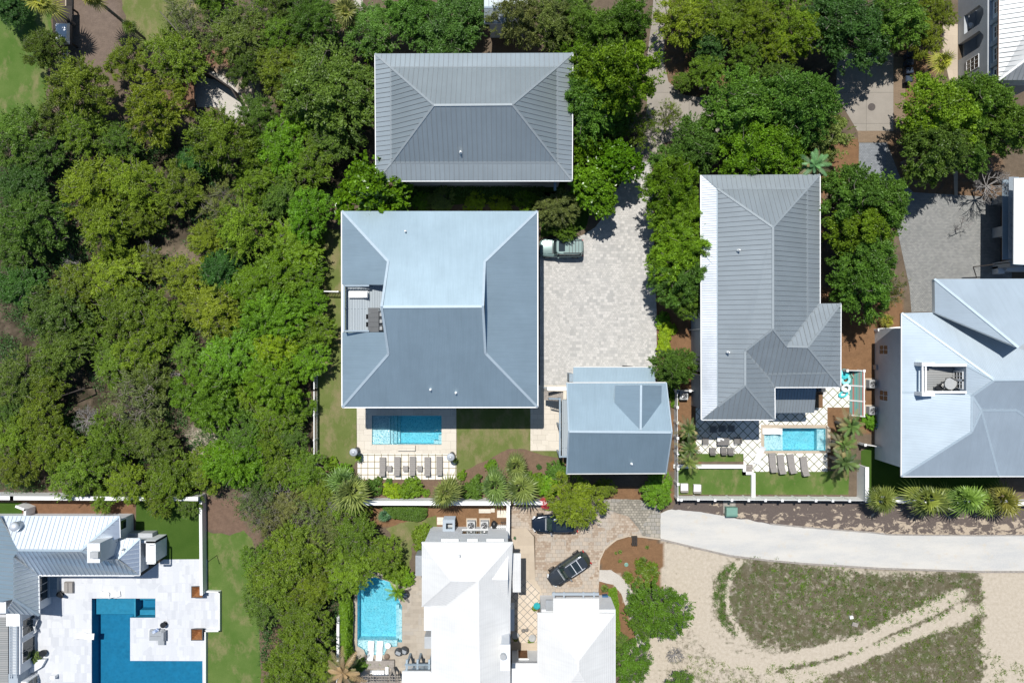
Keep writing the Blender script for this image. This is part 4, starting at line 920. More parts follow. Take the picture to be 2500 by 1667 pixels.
def house_e2():
    e = 6.6; root = thing('house', 'white roofed house at the right edge with a slatted balcony above the grey cobbles', 'house'); c = W(2500, 540, 6); root.location = (c.x, c.y, 0)
    roof_mesh(root, 'roof', [[(2477, 435, e), (2640, 430, 8.2), (2640, 655, 8.2), (2476, 645, e)]], M['roof_pale'], 0)
    gutter(root, [((2477, 435, e), (2476, 645, e))], .12, M['white'])
    f = lambda x, y: q('w', x, y)
    x0 = (2422-1250)/S                      # ground storey face
    yN = W(2440, 440, 3).y; yS = W(2440, 640, 3).y; xe = W(2600, 540, 3).x
    mb = MB(); mb.bx((x0+1.2, yS, 0), (xe, yN, e-.1)); mb.build('wall', M['dark'], root)
    mb = MB()
    for a, b in ((742, 880), (1225, 1310), (330, 420)): 
        k = (H-1.5)/H/S; mb.bx((x0, -(f(0, b)[1]-833.5)*k, 0), (x0+1.25, -(f(0, a)[1]-833.5)*k, 3.0))
    mb.bx((x0+.2, yS, 2.75), (x0+1.3, yN, 3.1)); mb.build('garage_pier', M['grey_wall'], root)
    mb = MB()
    for a, b in ((470, 740), (880, 1225)):
        k = (H-1.5)/H/S; mb.bx((x0+.9, -(f(0, b)[1]-833.5)*k, 0), (x0+1.1, -(f(0, a)[1]-833.5)*k, 2.7))
    mb.build('garage_door', M['timber'], root)
    mb = MB(); zb_ = 3.5; xa = W(*f(380, 800), zb_).x; xb = W(*f(500, 800), zb_).x
    mb.bx((xa, yS+.2, zb_-.1), (xb+.8, yN, zb_)); mb.build('balcony_floor', M['grey_blue'], root)
    mb = MB()
    for i in range(9): x = xa+(xb-xa)*i/8; mb.bx((x-.035, yS+.2, 4.5), (x+.035, yN, 4.56))
    for yv in (545, 720, 900, 1070, 1225): k = (H-4.6)/H/S; y_ = -(f(0, yv)[1]-833.5)*k; mb.bx((xa-.1, y_-.06, 4.56), (xb+.2, y_+.06, 4.68))
    mb.build('slatted_canopy', M['bluegrey_wall'], root)
    mb = MB(); k = (H-1)/H/S; mb.bx((x0, W(0, 668, 1).y, 0), (x0+.7, W(0, 650, 1).y, 1.0)); mb.bx((x0+.7, W(0, 662, 1).y, 0), (xe, W(0, 651, 1).y, 1.4)); mb.build('terrace_wall', M['white_wall'], root)
    mb = MB(); mb.tube(W(*q(24, 1413, 270), 2.5), W(*q(24, 1700, 235), 3.3), .05); mb.tube(W(*q(24, 1413, 270), 2.5), W(*q(24, 1437, 345), 0), .05); mb.build('hand_rail', M['timber_dark'], root)
house_e2()
# --- white tiled house at the bottom
def house_south():
    e, r = 6.9, 9.4; root = thing('house', 'bright white tiled house at the bottom beside the curved courtyard pool', 'house'); c = W(1140, 1520, 6); root.location = (c.x, c.y, 0)
    T = lambda x, y: q(32, x, y)
    NW = (*T(1142, 598), e); NE = (1252, 1323, e); W2 = (*T(1142, 1040), e); J = (*T(1205, 1041), e); R0 = (*T(1345, 862), r); R1 = (*T(1530, 866), r)
    E1 = (1252, 1481, e); R2 = (1171.5, 1760, r); SWc = (1053, 1760, e); SEc = (1246, 1760, e)
    V1 = (*T(1310, 1040), 8.0)
    faces = [[NW, NE, R1, R0], [NW, R0, W2], [W2, R0, R1, V1, J], [NE, E1, R1], [R1, E1, SEc, R2], [J, V1, R1, R2, SWc]]
    faces[3] = [NE, (1246, 1480, e), R1]; faces[4] = [R1, (1246, 1480, e), SEc, R2]
    roof_mesh(root, 'roof', faces, M['roof_white'], 0, capmat=M['roof_white'], capw=.12, skirt=.25, fascia=M['white'])
    roof_mesh(root, 'dormer_roof', [[(*T(1615, 850), 8.3), (*T(1735, 850), 8.2), (*T(1735, 985), 7.1), (*T(1700, 970), 7.3)], [(*T(1615, 850), 8.3), (*T(1740, 690), 7.2), (*T(1735, 850), 8.2)]], M['roof_white'], 0, skirt=.12, capmat=M['white'])
    roof_mesh(root, 'side_roof', [[(1250, 1350.5, 5.9), (1271.5, 1350.5, 5.6), (1271.5, 1445, 5.6), (1252, 1445, 5.9)]], M['roof_white'], 0, fascia=M['white'])
    roof_mesh(root, 'wing_roof', [[(982, 1638, 5.4), (1051, 1638, 5.4), (1075, 1700, 6.2), (1075, 1760, 6.2), (975, 1760, 5.4)]], M['roof_white'], 0, fascia=M['white'])
    yN = -(1285-833.5)/S; xW = W(1053, 0, 0).x; 
    mb = MB(); a = W(1053, 1290, 0); b = W(1240.5, 1290, 0)
    mb.bx((a.x, -50*.0+W(0, 1480, 0).y, 0), (b.x, yN, e-.1)); mb.bx((a.x+1.0, -40, 0), (b.x, W(0, 1480, 0).y-.002, e-.1)); mb.build('wall', M['white_wall'], root)
    # windows and canopies on the wall that faces up the photo
    def zz(py): return onY(yN, py)
    za, zb = zz(1295), zz(1302.5); k = (H-(za+zb)/2)/H/S
    window(root, 'y+', yN, (q('a', 880, 0)[0]-1250)*k, (q('a', 1460, 0)[0]-1250)*k, za, zb+.15, .05, 6, 1, M['green_glass'], fmat=M['grey'])
    mb = MB(); zt_ = zz(1292); kk = (H-zt_)/H/S; mb.bx(((q('a', 870, 0)[0]-1250)*kk, yN, zt_+.35), ((q('a', 1490, 0)[0]-1250)*kk, yN+.12, zt_+.42)); mb.build('window_hood', M['white'], root)
    mb = MB()
    for x0, x1 in ((370, 780), (990, 1235), (1450, 1860)):
        z_ = 6.0; k = (H-z_)/H/S; mb.bx(((q('a', x0, 0)[0]-1250)*k, yN, z_), ((q('a', x1, 0)[0]-1250)*k, yN+.25, z_+.1))
    mb.build('window_sill', M['white'], root)
    mb = MB()
    for i in range(8): p = W(*q('a', 1580+i*45, 650), .9); mb.lathe(p.x, p.y, [(.1, 0), (.13, .5), (.1, .9)], 8)
    mb.build('balustrade', M['white'], root)
    # west side wall with a window and arch
    mb = MB(); a = W(*T(1183, 1070), 2.5); b = W(*T(1200, 1195), 2.5); mb.bx((a.x, b.y, 1.0), (a.x+.5, a.y, 2.5)); mb.build('bay_window', M['dark'], root)
    mb = MB(); a = W(*T(1160, 1248), 2.2); b = W(*T(1200, 1330), 2.2); mb.bx((a.x, b.y, 0), (a.x+1.0, a.y, 2.2)); mb.build('side_porch', M['grey_wall'], root)
    mb = MB(); a = W(*T(1098, 690), 2.8); b = W(*T(1140, 830), 2.8); mb.bx((a.x, b.y, 0), (a.x+1.8, a.y, 2.8)); mb.build('bay', M['grey'], root)
    # chimney with a round pot
    mb = MB(); a = W(*T(1688, 1312), 10.2); b = W(*T(1745, 1480), 10.2); mb.bx((a.x, b.y, 6.5), (b.x, a.y, 9.9)); mb.bx((a.x-.08, b.y-.08, 9.9), (b.x+.08, a.y+.08, 10.1))
    c = W(*T(1703, 1385), 10.4); mb.lathe(c.x, c.y, [(.28, 10.1), (.28, 10.6), (.2, 10.6)], 16, 1); mb.build('chimney', [M['white_wall'], M['ac']], root)
    for p in ((1400, 695), (1415, 1167)): vent(root, *T(*p), 8.2, r=.05, h=.15)
    # grey pergola between the wing and the house
    pg = MB(); z = 3.0; y0 = W(*T(0, 1440), z).y; y1 = W(*T(0, 1480), z).y; x0 = W(*T(1025, 1440), z).x; x1 = W(*T(1200, 1440), z).x
    for yv in (y0, y1): pg.bar((x0, yv, z), (x1, yv, z), .16, .2)
    for i in range(20): x = x0+.2+(x1-x0-.2)*i/19; pg.bar((x, y0+.1, z+.13), (x, y1-.1, z+.13), .05, .1)
    for x in (x0+.2, (x0+x1)/2, x1-.1): pg.box(x, y0-.1, 0, .2, .2, z-.1); pg.bar((x, y0+.5, z-.1), (x, y1-.1, z+.2), .2, .16)
    pg.build('pergola', M['grey_blue'], root)
    mb = MB(); a = W(*q(33, -12, 1030), 1.4); mb.bx((W(1246, 0, 3).x-.4, W(0, 1493, 3).y-2.1, .5), (W(1256, 0, 2).x, W(0, 1490, 3).y, 2.6)); mb.build('east_bay', M['white_wall'], root)
house_south()
def house_se():
    e, r = 5.6, 8.4; root = thing('house', 'white tiled hipped garage house at the bottom, behind the parked dark cars', 'house'); c = W(1406, 1600, 5); root.location = (c.x, c.y, 0)
    T = lambda x, y: q(33, x, y)
    NW, NE = (*T(175, 1085), e), (*T(708, 1088), e); A = (*T(455, 1415), r); B = (*T(455, 1482), r); SW, SE = (1311, 1790, e), (1501, 1790, e)
    roof_mesh(root, 'roof', [[NW, NE, A], [NE, SE, B, A], [NW, A, B, SW], [B, SE, SW]], M['roof_white'], 0, capmat=M['roof_white'], capw=.12, fascia=M['white'])
    roof_mesh(root, 'front_roof', [[(*T(283, 985), 4.6), (*T(600, 985), 4.6), (*T(600, 1092), 5.75), (*T(283, 1092), 5.75)]], M['roof_white'], 0, fascia=M['white'], skirt=.2)
    roof_mesh(root, 'link_roof', [[(*T(0, 1432), e), (*T(172, 1432), e), (*T(300, 1590), 7), (*T(300, 1700), 7), (*T(-20, 1700), e)]], M['roof_white'], 0, fascia=M['white'])
    yN = W(0, 1452, 0).y; xa = W(*T(197, 0), 0).x; xb = W(*T(655, 0), 4.5).x
    mb = MB(); mb.bx((W(1318, 0, 0).x, -42, 0), (W(1480, 0, 0).x+.4, yN, 4.4)); mb.bx((W(1318, 0, 0).x-.003, -42, 4.4), (W(1497, 0, 5).x, W(0, 1497, 5).y-.6, e-.05)); mb.build('wall', M['white_wall'], root)
    mb = MB(); mb.bx((W(1250, 0, 0).x, -42, 0), (W(1320, 0, 0).x, W(*T(0, 1342), 0).y, e-.1)); mb.build('link_wall', M['white_wall'], root)
    bs = MB(); zg = 3.1; y = W(0, 1449, zg).y
    bs.bar((W(*T(275, 0), zg).x, y, zg), (W(*T(598, 0), zg).x, y, zg), .25, .25)
    for x in (288, 357, 491, 564): p = W(*T(x, 940), zg); bs.bar((p.x, p.y, zg), (p.x, y-.8, zg), .16, .18)
    bs.build('pergola_bracket', M['bluegrey_wall'], root)
    mb = MB(); a = W(*T(230, 978), 3.6); b = W(*T(280, 1018), 3.6); mb.bx((a.x, b.y-.5, 4.2), (b.x, a.y, 4.45)); mb.build('side_door_hood', M['grey'], root)
    # front door in the link
    mb = MB(); a = W(*q('h', 165, 1108), 1.6); b = W(*q('h', 270, 1190), 1.6); yl = W(*T(0, 1342), 0).y
    mb.bx((a.x, yl, .2), (b.x, yl+.08, 2.3)); dr = mb.build('door', M['timber'], root)
    mb = MB(); mb.bx((a.x-.1, yl, 2.3), (b.x+.1, yl+.12, 2.42)); mb.bx((a.x-.1, yl, .1), (a.x, yl+.12, 2.3)); mb.bx((b.x, yl, .1), (b.x+.1, yl+.12, 2.3)); mb.build('door_frame', M['white'], dr)
    mb = MB(); mb.bx((W(1312, 0, 1).x, W(0, 1530, 1).y, .6), (W(1314, 0, 1).x, W(0, 1500, 1).y, 1.9)); mb.build('shutter', M['grey'], root)
house_se()
# --- estate with bright seamed roofs at the bottom left
def house_sw():
    root = thing('house', 'bright seamed metal roofed house with a square white chimney at the bottom left', 'house'); c = W(150, 1380, 4); root.location = (c.x, c.y, 0)
    T = lambda x, y: q(31, x, y)
    e1, r1, e2, = 4.2, 5.9, 3.3
    nw = (*T(-10, 416), e1); ne = (*T(822, 419), e1); ee = (*T(826, 568), e1); Rw = (*T(125, 652), 6.1); Re = (*T(556, 655), 5.9)
    v1 = (*T(640, 600), 5.1); sS = (*T(265, 824), e2); sE = (*T(962, 826), e2); s2 = (*T(92, 705), 5.7)
    nE2 = (*T(962, 572), e2); r2 = (*T(805, 718), 4.4); r2w = (*T(700, 716), 4.4); n2w = (*T(812, 570), e2+.02)
    roof_mesh(root, 'roof', [[nw, ne, Re, Rw], [Rw, Re, r2w, r2, sE, sS, s2], [ne, ee, n2w, r2w, Re]], M['roof_estate'], .44, M['seam_light'], .05, .07, capmat=M['cap'], capw=.22, fix=(4.2,))
    roof_mesh(root, 'east_roof', [[n2w, nE2, r2, r2w], [nE2, sE, r2]], M['roof_estate'], .44, M['seam_light'], .05, .07, capw=.22)
    p1 = (*T(92, 990), 5.6); sS2 = (*T(270, 1102), e2); sW2 = (*T(30, 1085), 4.0)
    roof_mesh(root, 'porch_roof', [[s2, sS, sS2, p1], [p1, sS2, sW2]], M['roof_estate'], .44, M['seam_light'], .05, .07, capw=.25)
    roof_mesh(root, 'west_roof', [[(-90, 1262, 3.6), nw, Rw, s2, p1, (*T(0, 1010), 4.3), (-90, 1470, 3.6)]], M['roof_blue'], .44, M['seam'], .04, .04, capw=.2)
    gutter(root, [(sS, sE), (sS, sS2), (sE, nE2), (ne, ee)], .12, M['white'])
    # walls
    A = W(*T(0, 400)); mb = MB(); xE = (326-1250)/S; yN = W(0, 1253, 0).y
    mb.bx((-60, W(0, 1345, 0).y, 0), (xE, yN, e1-.45)); mb.bx((-60, W(0, 1385, 0).y, 0), (xE-.003, W(0, 1345, 0).y, e2-.25)); mb.bx((xE, W(0, 1385, 0).y, 0), (W(340, 0, e2).x-.6, W(0, 1320, e2).y-.4, e2-.2)); mb.bx((-60, W(0, 1472, 0).y, 0), ((126-1250)/S, W(0, 1385, 0).y, e2-.15)); mb.build('wall', M['white_wall'], root)
    k = (H-2.5)/H/S; window(root, 'x+', xE, -(1292-833.5)*k, -(1270-833.5)*k, 1.6, 3.0, .08, 1, 1)
    xP = (126-1250)/S
    for a, b in ((838, 890), (892, 945), (947, 1000)):
        k = (H-1.8)/H/S; window(root, 'x+', xP, -(T(0, b)[1]-833.5)*k, -(T(0, a)[1]-833.5)*k, .3, 2.8, .05, 1, 1, name='porch_door')
    # chimney
    mb = MB(); a = W(*T(600, 740), 7.0); b = W(*T(688, 605), 7.0); mb.bx((a.x, a.y, 3.5), (b.x, b.y, 7.0)); mb.bx((a.x+.5, a.y+.55, 7.0), (a.x+1.3, b.y-.75, 7.45), 1); ch = mb.build('chimney', [M['white_wall'], M['ac']], root)
    mb = MB(); c = W(*T(95, 495), 5.6); mb.lathe(c.x, c.y, [(.42, 4.6), (.42, 5.3), (.5, 5.35), (.38, 5.7), (.1, 5.8)], 18); mb.build('roof_fan', M['steel'], root, True)
    c = W(*T(842, 650), 4.4); vent(root, *T(842, 650), 4.3, r=.06, h=.25)
    # outdoor kitchen bay with an open frame
    g = MB(); z = 3.0; a = W(*q('f', 400, 425), z); b = W(*q('f', 500, 190), z)
    for p, q_ in (((a.x, a.y), (b.x, a.y)), ((a.x, b.y), (b.x, b.y)), ((b.x, a.y), (b.x, b.y))): g.bar((*p, z), (*q_, z), .16, .16)
    xo = b.x; base_x = W(*q('f', 645, 0), 0).x
    g.build('kitchen_frame', M['white'], root)
    mb = MB(); mb.bx((W(0, 0, 0).x*0+xE, a.y, 0), (base_x-.5, a.y+.12, 1.0)); mb.bx((base_x-1.0, a.y, 0), (base_x, b.y+.2, 2.6)); mb.bx((xE+.3, b.y, 0), (base_x, b.y+.25, 2.6)); mb.build('kitchen_wall', M['white_wall'], root)
    mb = MB(); mb.bx((xE+2.0, a.y+.4, 0), (base_x-1.1, b.y-.1, .9)); mb.build('kitchen_counter', M['ac'], root)
    mb = MB(); mb.bx((xE, W(0, 1313, 1).y, 0), (W(*q('f', 465, 60), 1.2).x, W(0, 1300, 1).y, 1.2)); mb.build('planter_wall', M['grey_wall'], root)
    # wings at the far left, two glazed bays and curved terrace walls
    up = MB(); z = 2.6; a = W(*q('e', 60, 1005), z); b = W(*q('e', 157, 1500), z); up.bx((a.x+.1, b.y, 0), (b.x, a.y, 2.5)); up.build('wing_wall', M['white_wall'], root)
    sl_ = MB(); x0 = W(*q('e', 78, 0), 2.8).x; x1 = W(*q('e', 132, 0), 2.8).x; y0 = W(0, q('e', 0, 1045)[1], 2.8).y; y1 = W(0, q('e', 0, 1530)[1], 2.8).y
    n = int((y0-y1)/.16)
    for i in range(n): sl_.bar((x0, y0-i*.16, 2.8), (x1, y0-i*.16+.05, 2.8), .06, .08)
    sl_.bar((x0, y0, 2.75), (x0, y1, 2.75), .1, .12); sl_.bar((x1, y0, 2.75), (x1, y1, 2.75), .1, .12); sl_.build('slatted_screen', M['bluegrey_wall'], root)
    mb = MB(); mb.bx((W(*q('e', 50, 0), 3).x, W(0, q('e', 0, 1110)[1], 3).y, 2.6), (W(*q('e', 158, 0), 3).x, W(0, q('e', 0, 1003)[1], 3).y, 3.0)); mb.build('parapet', M['white'], root)
    xw = b.x+.02
    mb = MB(); mb.bx((b.x-1.5, W(0, q('e', 0, 1700)[1], 0).y, 0), (b.x-.3, b.y-.01, 2.4)); mb.build('glazed_bay', M['bluegrey_wall'], root)
    for ya, yb in ((1040, 1100), (1105, 1165), (1215, 1290), (1295, 1375)):
        k = (H-1.2)/H/S; window(root, 'x+', xw, -(q('e', 0, yb)[1]-833.5)*k, -(q('e', 0, ya)[1]-833.5)*k, .15, 2.15, .06, 1, 1, name='terrace_door')
    pts = [W(*q('e', x, y), .5) for x, y in ((160, 1390), (365, 1378), (330, 1440), (230, 1500), (180, 1530), (160, 1530))]
    mb = MB(); mb.prism([(p.x, p.y) for p in pts], 0, .5); mb.build('curved_terrace', M['white_wall'], root)
    mb = MB(); c = W(*q('e', 265, 1530), .6); mb.bx((c.x-1.2, c.y-2.5, 0), (c.x+.2, c.y+.3, 2.0)); mb.build('lower_bay', M['white_wall'], root)
    window(root, 'x+', c.x+.2, c.y-1.4, c.y+.2, .2, 1.8, .06, 2, 2, M['green_glass'], name='terrace_door')
    rf = MB(); a = W(-60, 1510, 2.5); b = W(*q('e', 62, 1700), 2.5); rf.bx((a.x, b.y-3, 2.3), (b.x, W(*q('e', 0, 1045), 2.5).y, 2.45)); rf.build('flat_roof', M['deck2'], root)
    mb = MB(); a = W(-60, 1310, 5); mb.bx((a.x, W(0, 1500, 5).y, 0), (W(8, 0, 5).x, W(0, 1378, 5).y, 4.6)); mb.build('west_block', M['white_wall'], root)
    mb = MB(); mb.bx((W(*q('e', 400, 0), .7).x, W(0, q('e', 0, 1535)[1], .7).y, 0), (W(*q('e', 438, 0), .7).x, W(0, q('e', 0, 1512)[1], .7).y, .7)); mb.build('garden_pier', M['white'], root)
house_sw()
def house_top():
    root = thing('house', 'small grey roofed house at the top edge between two leafy trees', 'house'); c = W(1215, 0, 5); root.location = (c.x, c.y, 0)
    roof_mesh(root, 'roof', [[(1182, -90, 6.5), (1290, -90, 6.5), (1290, 18, 5.6), (1182, 18, 5.6)], [(1182, 18, 5.6), (1290, 18, 5.6), (1290, 58, 4.9), (1182, 58, 4.9)]], M['roof_grey'], .46, M['seam'])
    walls(root, [(1182, -90, 1290, 58, 4.9, .5)], M['bluegrey_wall'])
house_top()
# ---------------------------------------------------------------- walls, fences, sheds
def garden_wall(pts, h, wd, label, mat='white', name='garden_wall', cap=True, cat='garden wall', post=0, group=None):
    mb = MB(); P = [W(*p) for p in pts]
    for a, b in zip(P[:-1], P[1:]):
        d = (b-a).normalized()*(wd/2); mb.bar(a-d+Vector((0, 0, h/2)), b+d+Vector((0, 0, h/2)), wd, h)
        if cap: mb.bar(a-d*1.2+Vector((0, 0, h+.031)), b+d*1.2+Vector((0, 0, h+.031)), wd+.08, .06)
    return top(mb, name, M[mat], label, cat, (P[0]+P[-1])/2, group)
garden_wall([(-40, 1204), (62, 1205), (500, 1207)], 2.2, .32, 'long white garden wall under the woodland edge above the bottom left house')
garden_wall([(501, 1213), (503, 1440)], 1.2, .22, 'narrow white wall between the dark turf and the side lawn at the bottom left')
garden_wall([(505, 1440), (539, 1441.5), (539, 1535.5), (505, 1536), (505, 1700)], .5, .14, 'low stepped white wall round the marble terrace edge', cap=False)
garden_wall([(64, 1228), (85, 1236), (84, 1257)], 1.6, .16, 'short white wall stub between the small lawn and the bright metal roof')
garden_wall([(900, 1218.5), (1242, 1219)], 1.9, .35, 'white wall running below the palms and above the air conditioners')
garden_wall([(1258, 1219), (1345, 1220)], 1.6, .3, 'short white wall behind the pink flowers and the parked car')
garden_wall([(1241, 1222), (1240.5, 1300)], 1.7, .25, 'white end wall beside the air conditioners and the tan path')
garden_wall(Q('y', 30, 1090, 800, 1092), .45, .32, 'low white wall between the dining patio and the lawn with two white chairs')
garden_wall(Q('y', 806, 1098, 806, 1168, 890, 1168), .45, .30, 'low white wall stepping round the small patio stair', cap=False)
garden_wall(Q('y', 904, 1184, 904, 1412), .45, .32, 'low white wall dividing the two right hand lawns')
garden_wall(Q('y', 2100, 1090, 2100, 1440), 2.0, .3, 'tall white wall at the right end of the lawn', cap=True)
garden_wall([(2103, 1213), (2500, 1222)], 1.6, .3, 'white wall behind the row of palms at the roadside')
garden_wall([(830, 1500), (829, 1700)], .9, .2, 'white wall half hidden by the climbing hedge left of the courtyard pool')
garden_wall(Q(24, 735, 703, 925, 687), .9, .2, 'short white wall closing the passage above the two lit air conditioners', name='garden_wall')
def fence_white(p0, p1, h, n, label, lean=0):
    root = thing('fence', label, 'fence', W(*p0)); a, b = W(*p0), W(*p1); mb = MB()
    n_ = int(h/.4)
    for k in range(n_): z = .06+(k+.5)*(h-.06)/n_; mb.bar(a+Vector((0, 0, z)), b+Vector((0, 0, z)), .05, (h-.06)/n_-.03)
    mb.build('fence_boards', M['white'], root); d = (b-a); nrm = Vector((-d.y, d.x, 0)).normalized()*lean
    for i in range(n+1):
        p = a.lerp(b, i/n); mb = MB(); mb.box(p.x, p.y, 0, .16, .22, h+.1); mb.box(p.x, p.y, h+.1, .24, .28, .05)
        mb.build('fence_post', M['white'], root)
fence_white(q('y', 60, 1430), q('y', 2090, 1440), 2.0, 11, 'white board fence with slanting braces above the mulch strip and gravel road', lean=.9)
fence_white(q('y', 22, 250), q('y', 30, 1430), 1.8, 7, 'white post fence between the guest house and the tiled pool yard')
fence_white(q('y', 24, 236), q('y', 300, 236), 1.8, 2, 'short white fence joining the pool yard fence to the grey house')
fence_white(q('y', 1905, 15), q('y', 2090, 18), 1.5, 1, 'short white fence closing off the inflatable pool toys')
fence_white(q(24, 620, 1480), q(24, 745, 1497), 1.6, 1, 'short white gate fence below the lower lit air conditioner')
def striped_fence():
    root = thing('fence', 'white framed fence of red and green striped planks beside the pool toys', 'fence', W(*q('y', 2085, 20)))
    x1 = W(*q('y', 2085, 0)).x; x0 = W(*q('y', 2000, 0)).x; y0 = W(*q('y', 0, 20)).y; y1 = W(*q('y', 0, 520)).y; h = 1.5
    mb = MB(); mb.add([(x0, y0, .05), (x0, y1, .05), (x1-.02, y1, h), (x1-.02, y0, h), (x0+.05, y0, .0), (x0+.05, y1, 0), (x1+.03, y1, h), (x1+.03, y0, h)], [(0, 3, 2, 1), (4, 5, 6, 7), (0, 1, 5, 4), (3, 7, 6, 2), (1, 2, 6, 5), (0, 4, 7, 3)])
    mb.build('striped_panel', M['stripe'], root)
    for y in (y0, W(*q('y', 0, 188)).y, W(*q('y', 0, 355)).y, y1):
        mb = MB(); mb.box(x1+.08, y, 0, .14, .14, h+.1); mb.bar((x0-.05, y, .08), (x1+.05, y, h+.03), .14, .08); mb.build('fence_post', M['white'], root)
    mb = MB(); mb.bar((x1+.06, y0, h+.05), (x1+.06, y1, h+.05), .1, .08); mb.build('top_rail', M['white'], root)
striped_fence()
def picket(pts, h, label, step=.16):
    root = thing('fence', label, 'fence', W(*pts[0])); mb = MB(); rl = MB()
    for p0, p1 in zip(pts[:-1], pts[1:]):
        a, b = W(*p0), W(*p1); L = (b-a).length; n = int(L/step)
        for i in range(n): p = a.lerp(b, i/n); mb.box(p.x, p.y, .05, .055, .055, h-.05)
        for z in (.25, h-.12): rl.bar(a+Vector((0, 0, z)), b+Vector((0, 0, z)), .05, .08)
        rl.bar(a+Vector((0, 0, h)), b+Vector((0, 0, h)), .10, .05)
    mb.build('pickets', M['white'], root); rl.build('fence_rails', M['white'], root)
    for p0, p1 in zip(pts[:-1], pts[1:]):
        a, b = W(*p0), W(*p1); m = max(1, round((b-a).length/2.4))
        for i in range(m+1): p = a.lerp(b, i/m); mb = MB(); mb.box(p.x, p.y, 0, .14, .14, h+.12); mb.build('fence_post', M['white'], root)
picket([(775.5, 1130), (775.5, 950), (776, 800), (776.5, 713)], 1.5, 'white picket fence between the woods and the strip of lawn left of the big house')
picket([(779, 713), (833, 714)], 1.5, 'short white picket gate joining the side fence to the big house')
# small timber structures, top left
def deck_shed():
    root = thing('timber_deck', 'dark timber deck shaded by palms at the top left, with a white ladder end', 'deck', W(150, 70)); z = 1.2
    mb = MB(); a = W(129, 15, z); b = W(176, 110, z); 
    for i in range(22): y = a.y+(b.y-a.y)*i/22; mb.bx((a.x, y-.19, z-.05), (b.x, y, z))
    mb.build('deck_boards', M['timber_dark'], root)
    mb = MB()
    for px in (131, 174):
        for py in (20, 106): c = W(px, py, z); mb.box(c.x, c.y, 0, .15, .15, z-.05)
    mb.build('deck_posts', M['timber_dark'], root)
    mb = MB(); x = W(163, 0, 1).x; y0 = W(0, 119, 1).y; y1 = W(0, 150, 1).y; mb.bar((x, y0, .9), (x, y1, .9), .08, .08)
    for i in range(4): mb.bar((x, y1+(y0-y1)*i/3.3, .8), (x-.5, y1+(y0-y1)*i/3.3, .8), .12, .05)
    mb.build('ladder', M['white'], root)
    mb = MB(); x = W(163, 0, 1).x; mb.bx((x-.05, W(0, 20, 1).y, 0), (x+.05, W(0, -60, 1).y, 1.2)); mb.build('side_rail', M['smooth_tan'], root)
deck_shed()
mb = MB(); c = W(149, 80, 2.1)
mb.box(c.x, c.y, 1.2, 1.3, 2.1, .55); mb.box(c.x, c.y, 1.75, 1.4, 2.2, .35, 0, 1, .8)
top(mb, 'barbecue', [M['dark'], M['steel']], 'covered barbecue with a shiny lid on the dark timber deck', 'barbecue', (c.x, c.y, 1.2))
def yard_wall():
    root = thing('timber_screen', 'brown timber screen wall with a long dark panel beside the pale yard', 'screen', W(460, 200))
    mb = MB(); a, b = W(*q(11, 1290, 520)), W(*q(11, 1350, 740)); mb.bar(a+Vector((0, 0, 1.1)), b+Vector((0, 0, 1.1)), .2, 2.2)
    mb.build('short_panel', M['timber'], root)
    mb = MB(); p = [W(*q(11, *t)) for t in ((1290, 505), (1480, 545), (1640, 650), (1680, 720))]
    for s_, t in zip(p[:-1], p[1:]): mb.bar(s_+Vector((0, 0, 1.1)), t+Vector((0, 0, 1.1)), .15, 2.2)
    mb.build('long_panel', M['timber_dark'], root)
    mb = MB(); mb.bx((W(*q(11, 1275, 0), 2).x, W(0, q(11, 0, 740)[1], 2).y, 2.2), (W(*q(11, 1345, 0), 2).x, W(0, q(11, 0, 510)[1], 2).y, 2.3)); mb.build('slatted_top', M['timber'], root)
yard_wall()
mb = MB(); c = W(170, 270, .45)
for i in range(4): mb.box(c.x-.5+i*.3, c.y, .3, .16, 1.5, .05)
mb.box(c.x, c.y-.6, 0, 1.3, .12, .3); mb.box(c.x, c.y+.6, 0, 1.3, .12, .3)
top(mb, 'garden_bench', M['copper'], 'small orange slatted bench glimpsed under the trees at the left', 'bench', (c.x, c.y, 0))
mb = MB(); a, b = W(*q(12, 1655, 0), 0), W(*q(13, 118, 320)); mb.box(W(*q(13, 118, 290)).x, W(*q(13, 118, 290)).y, 0, .25, 1.3, 1.0)
top(mb, 'garden_post', M['white'], 'white upright board behind the grey hipped roof, left of the white box', 'post', W(*q(13, 118, 290)))
mb = MB(); c = W(*q(13, 290, 325)); mb.box(c.x, c.y, 0, .5, .7, .9); mb.box(c.x, c.y, .9, .6, .5, .08)
top(mb, 'meter_box', M['white'], 'white utility box behind the right end of the grey hipped roof', 'utility box', c)
mb = MB(); c = W(*q(13, 1322, 580), 1.6); mb.box(c.x, c.y, 0, .2, .2, 1.2); mb.box(c.x, c.y, 1.2, .8, .65, .45); mb.hull([(c.x-.45, c.y-.36, 1.65), (c.x+.45, c.y-.36, 1.65), (c.x+.45, c.y+.36, 1.65), (c.x-.45, c.y+.36, 1.65)], [(c.x-.3, c.y-.05, 1.9), (c.x+.3, c.y-.05, 1.9), (c.x+.3, c.y+.05, 1.9), (c.x-.3, c.y+.05, 1.9)])
top(mb, 'mail_box', M['ac'], 'white letter box on a post in the mulch at the fork of the paths', 'letter box', (c.x, c.y, 0))
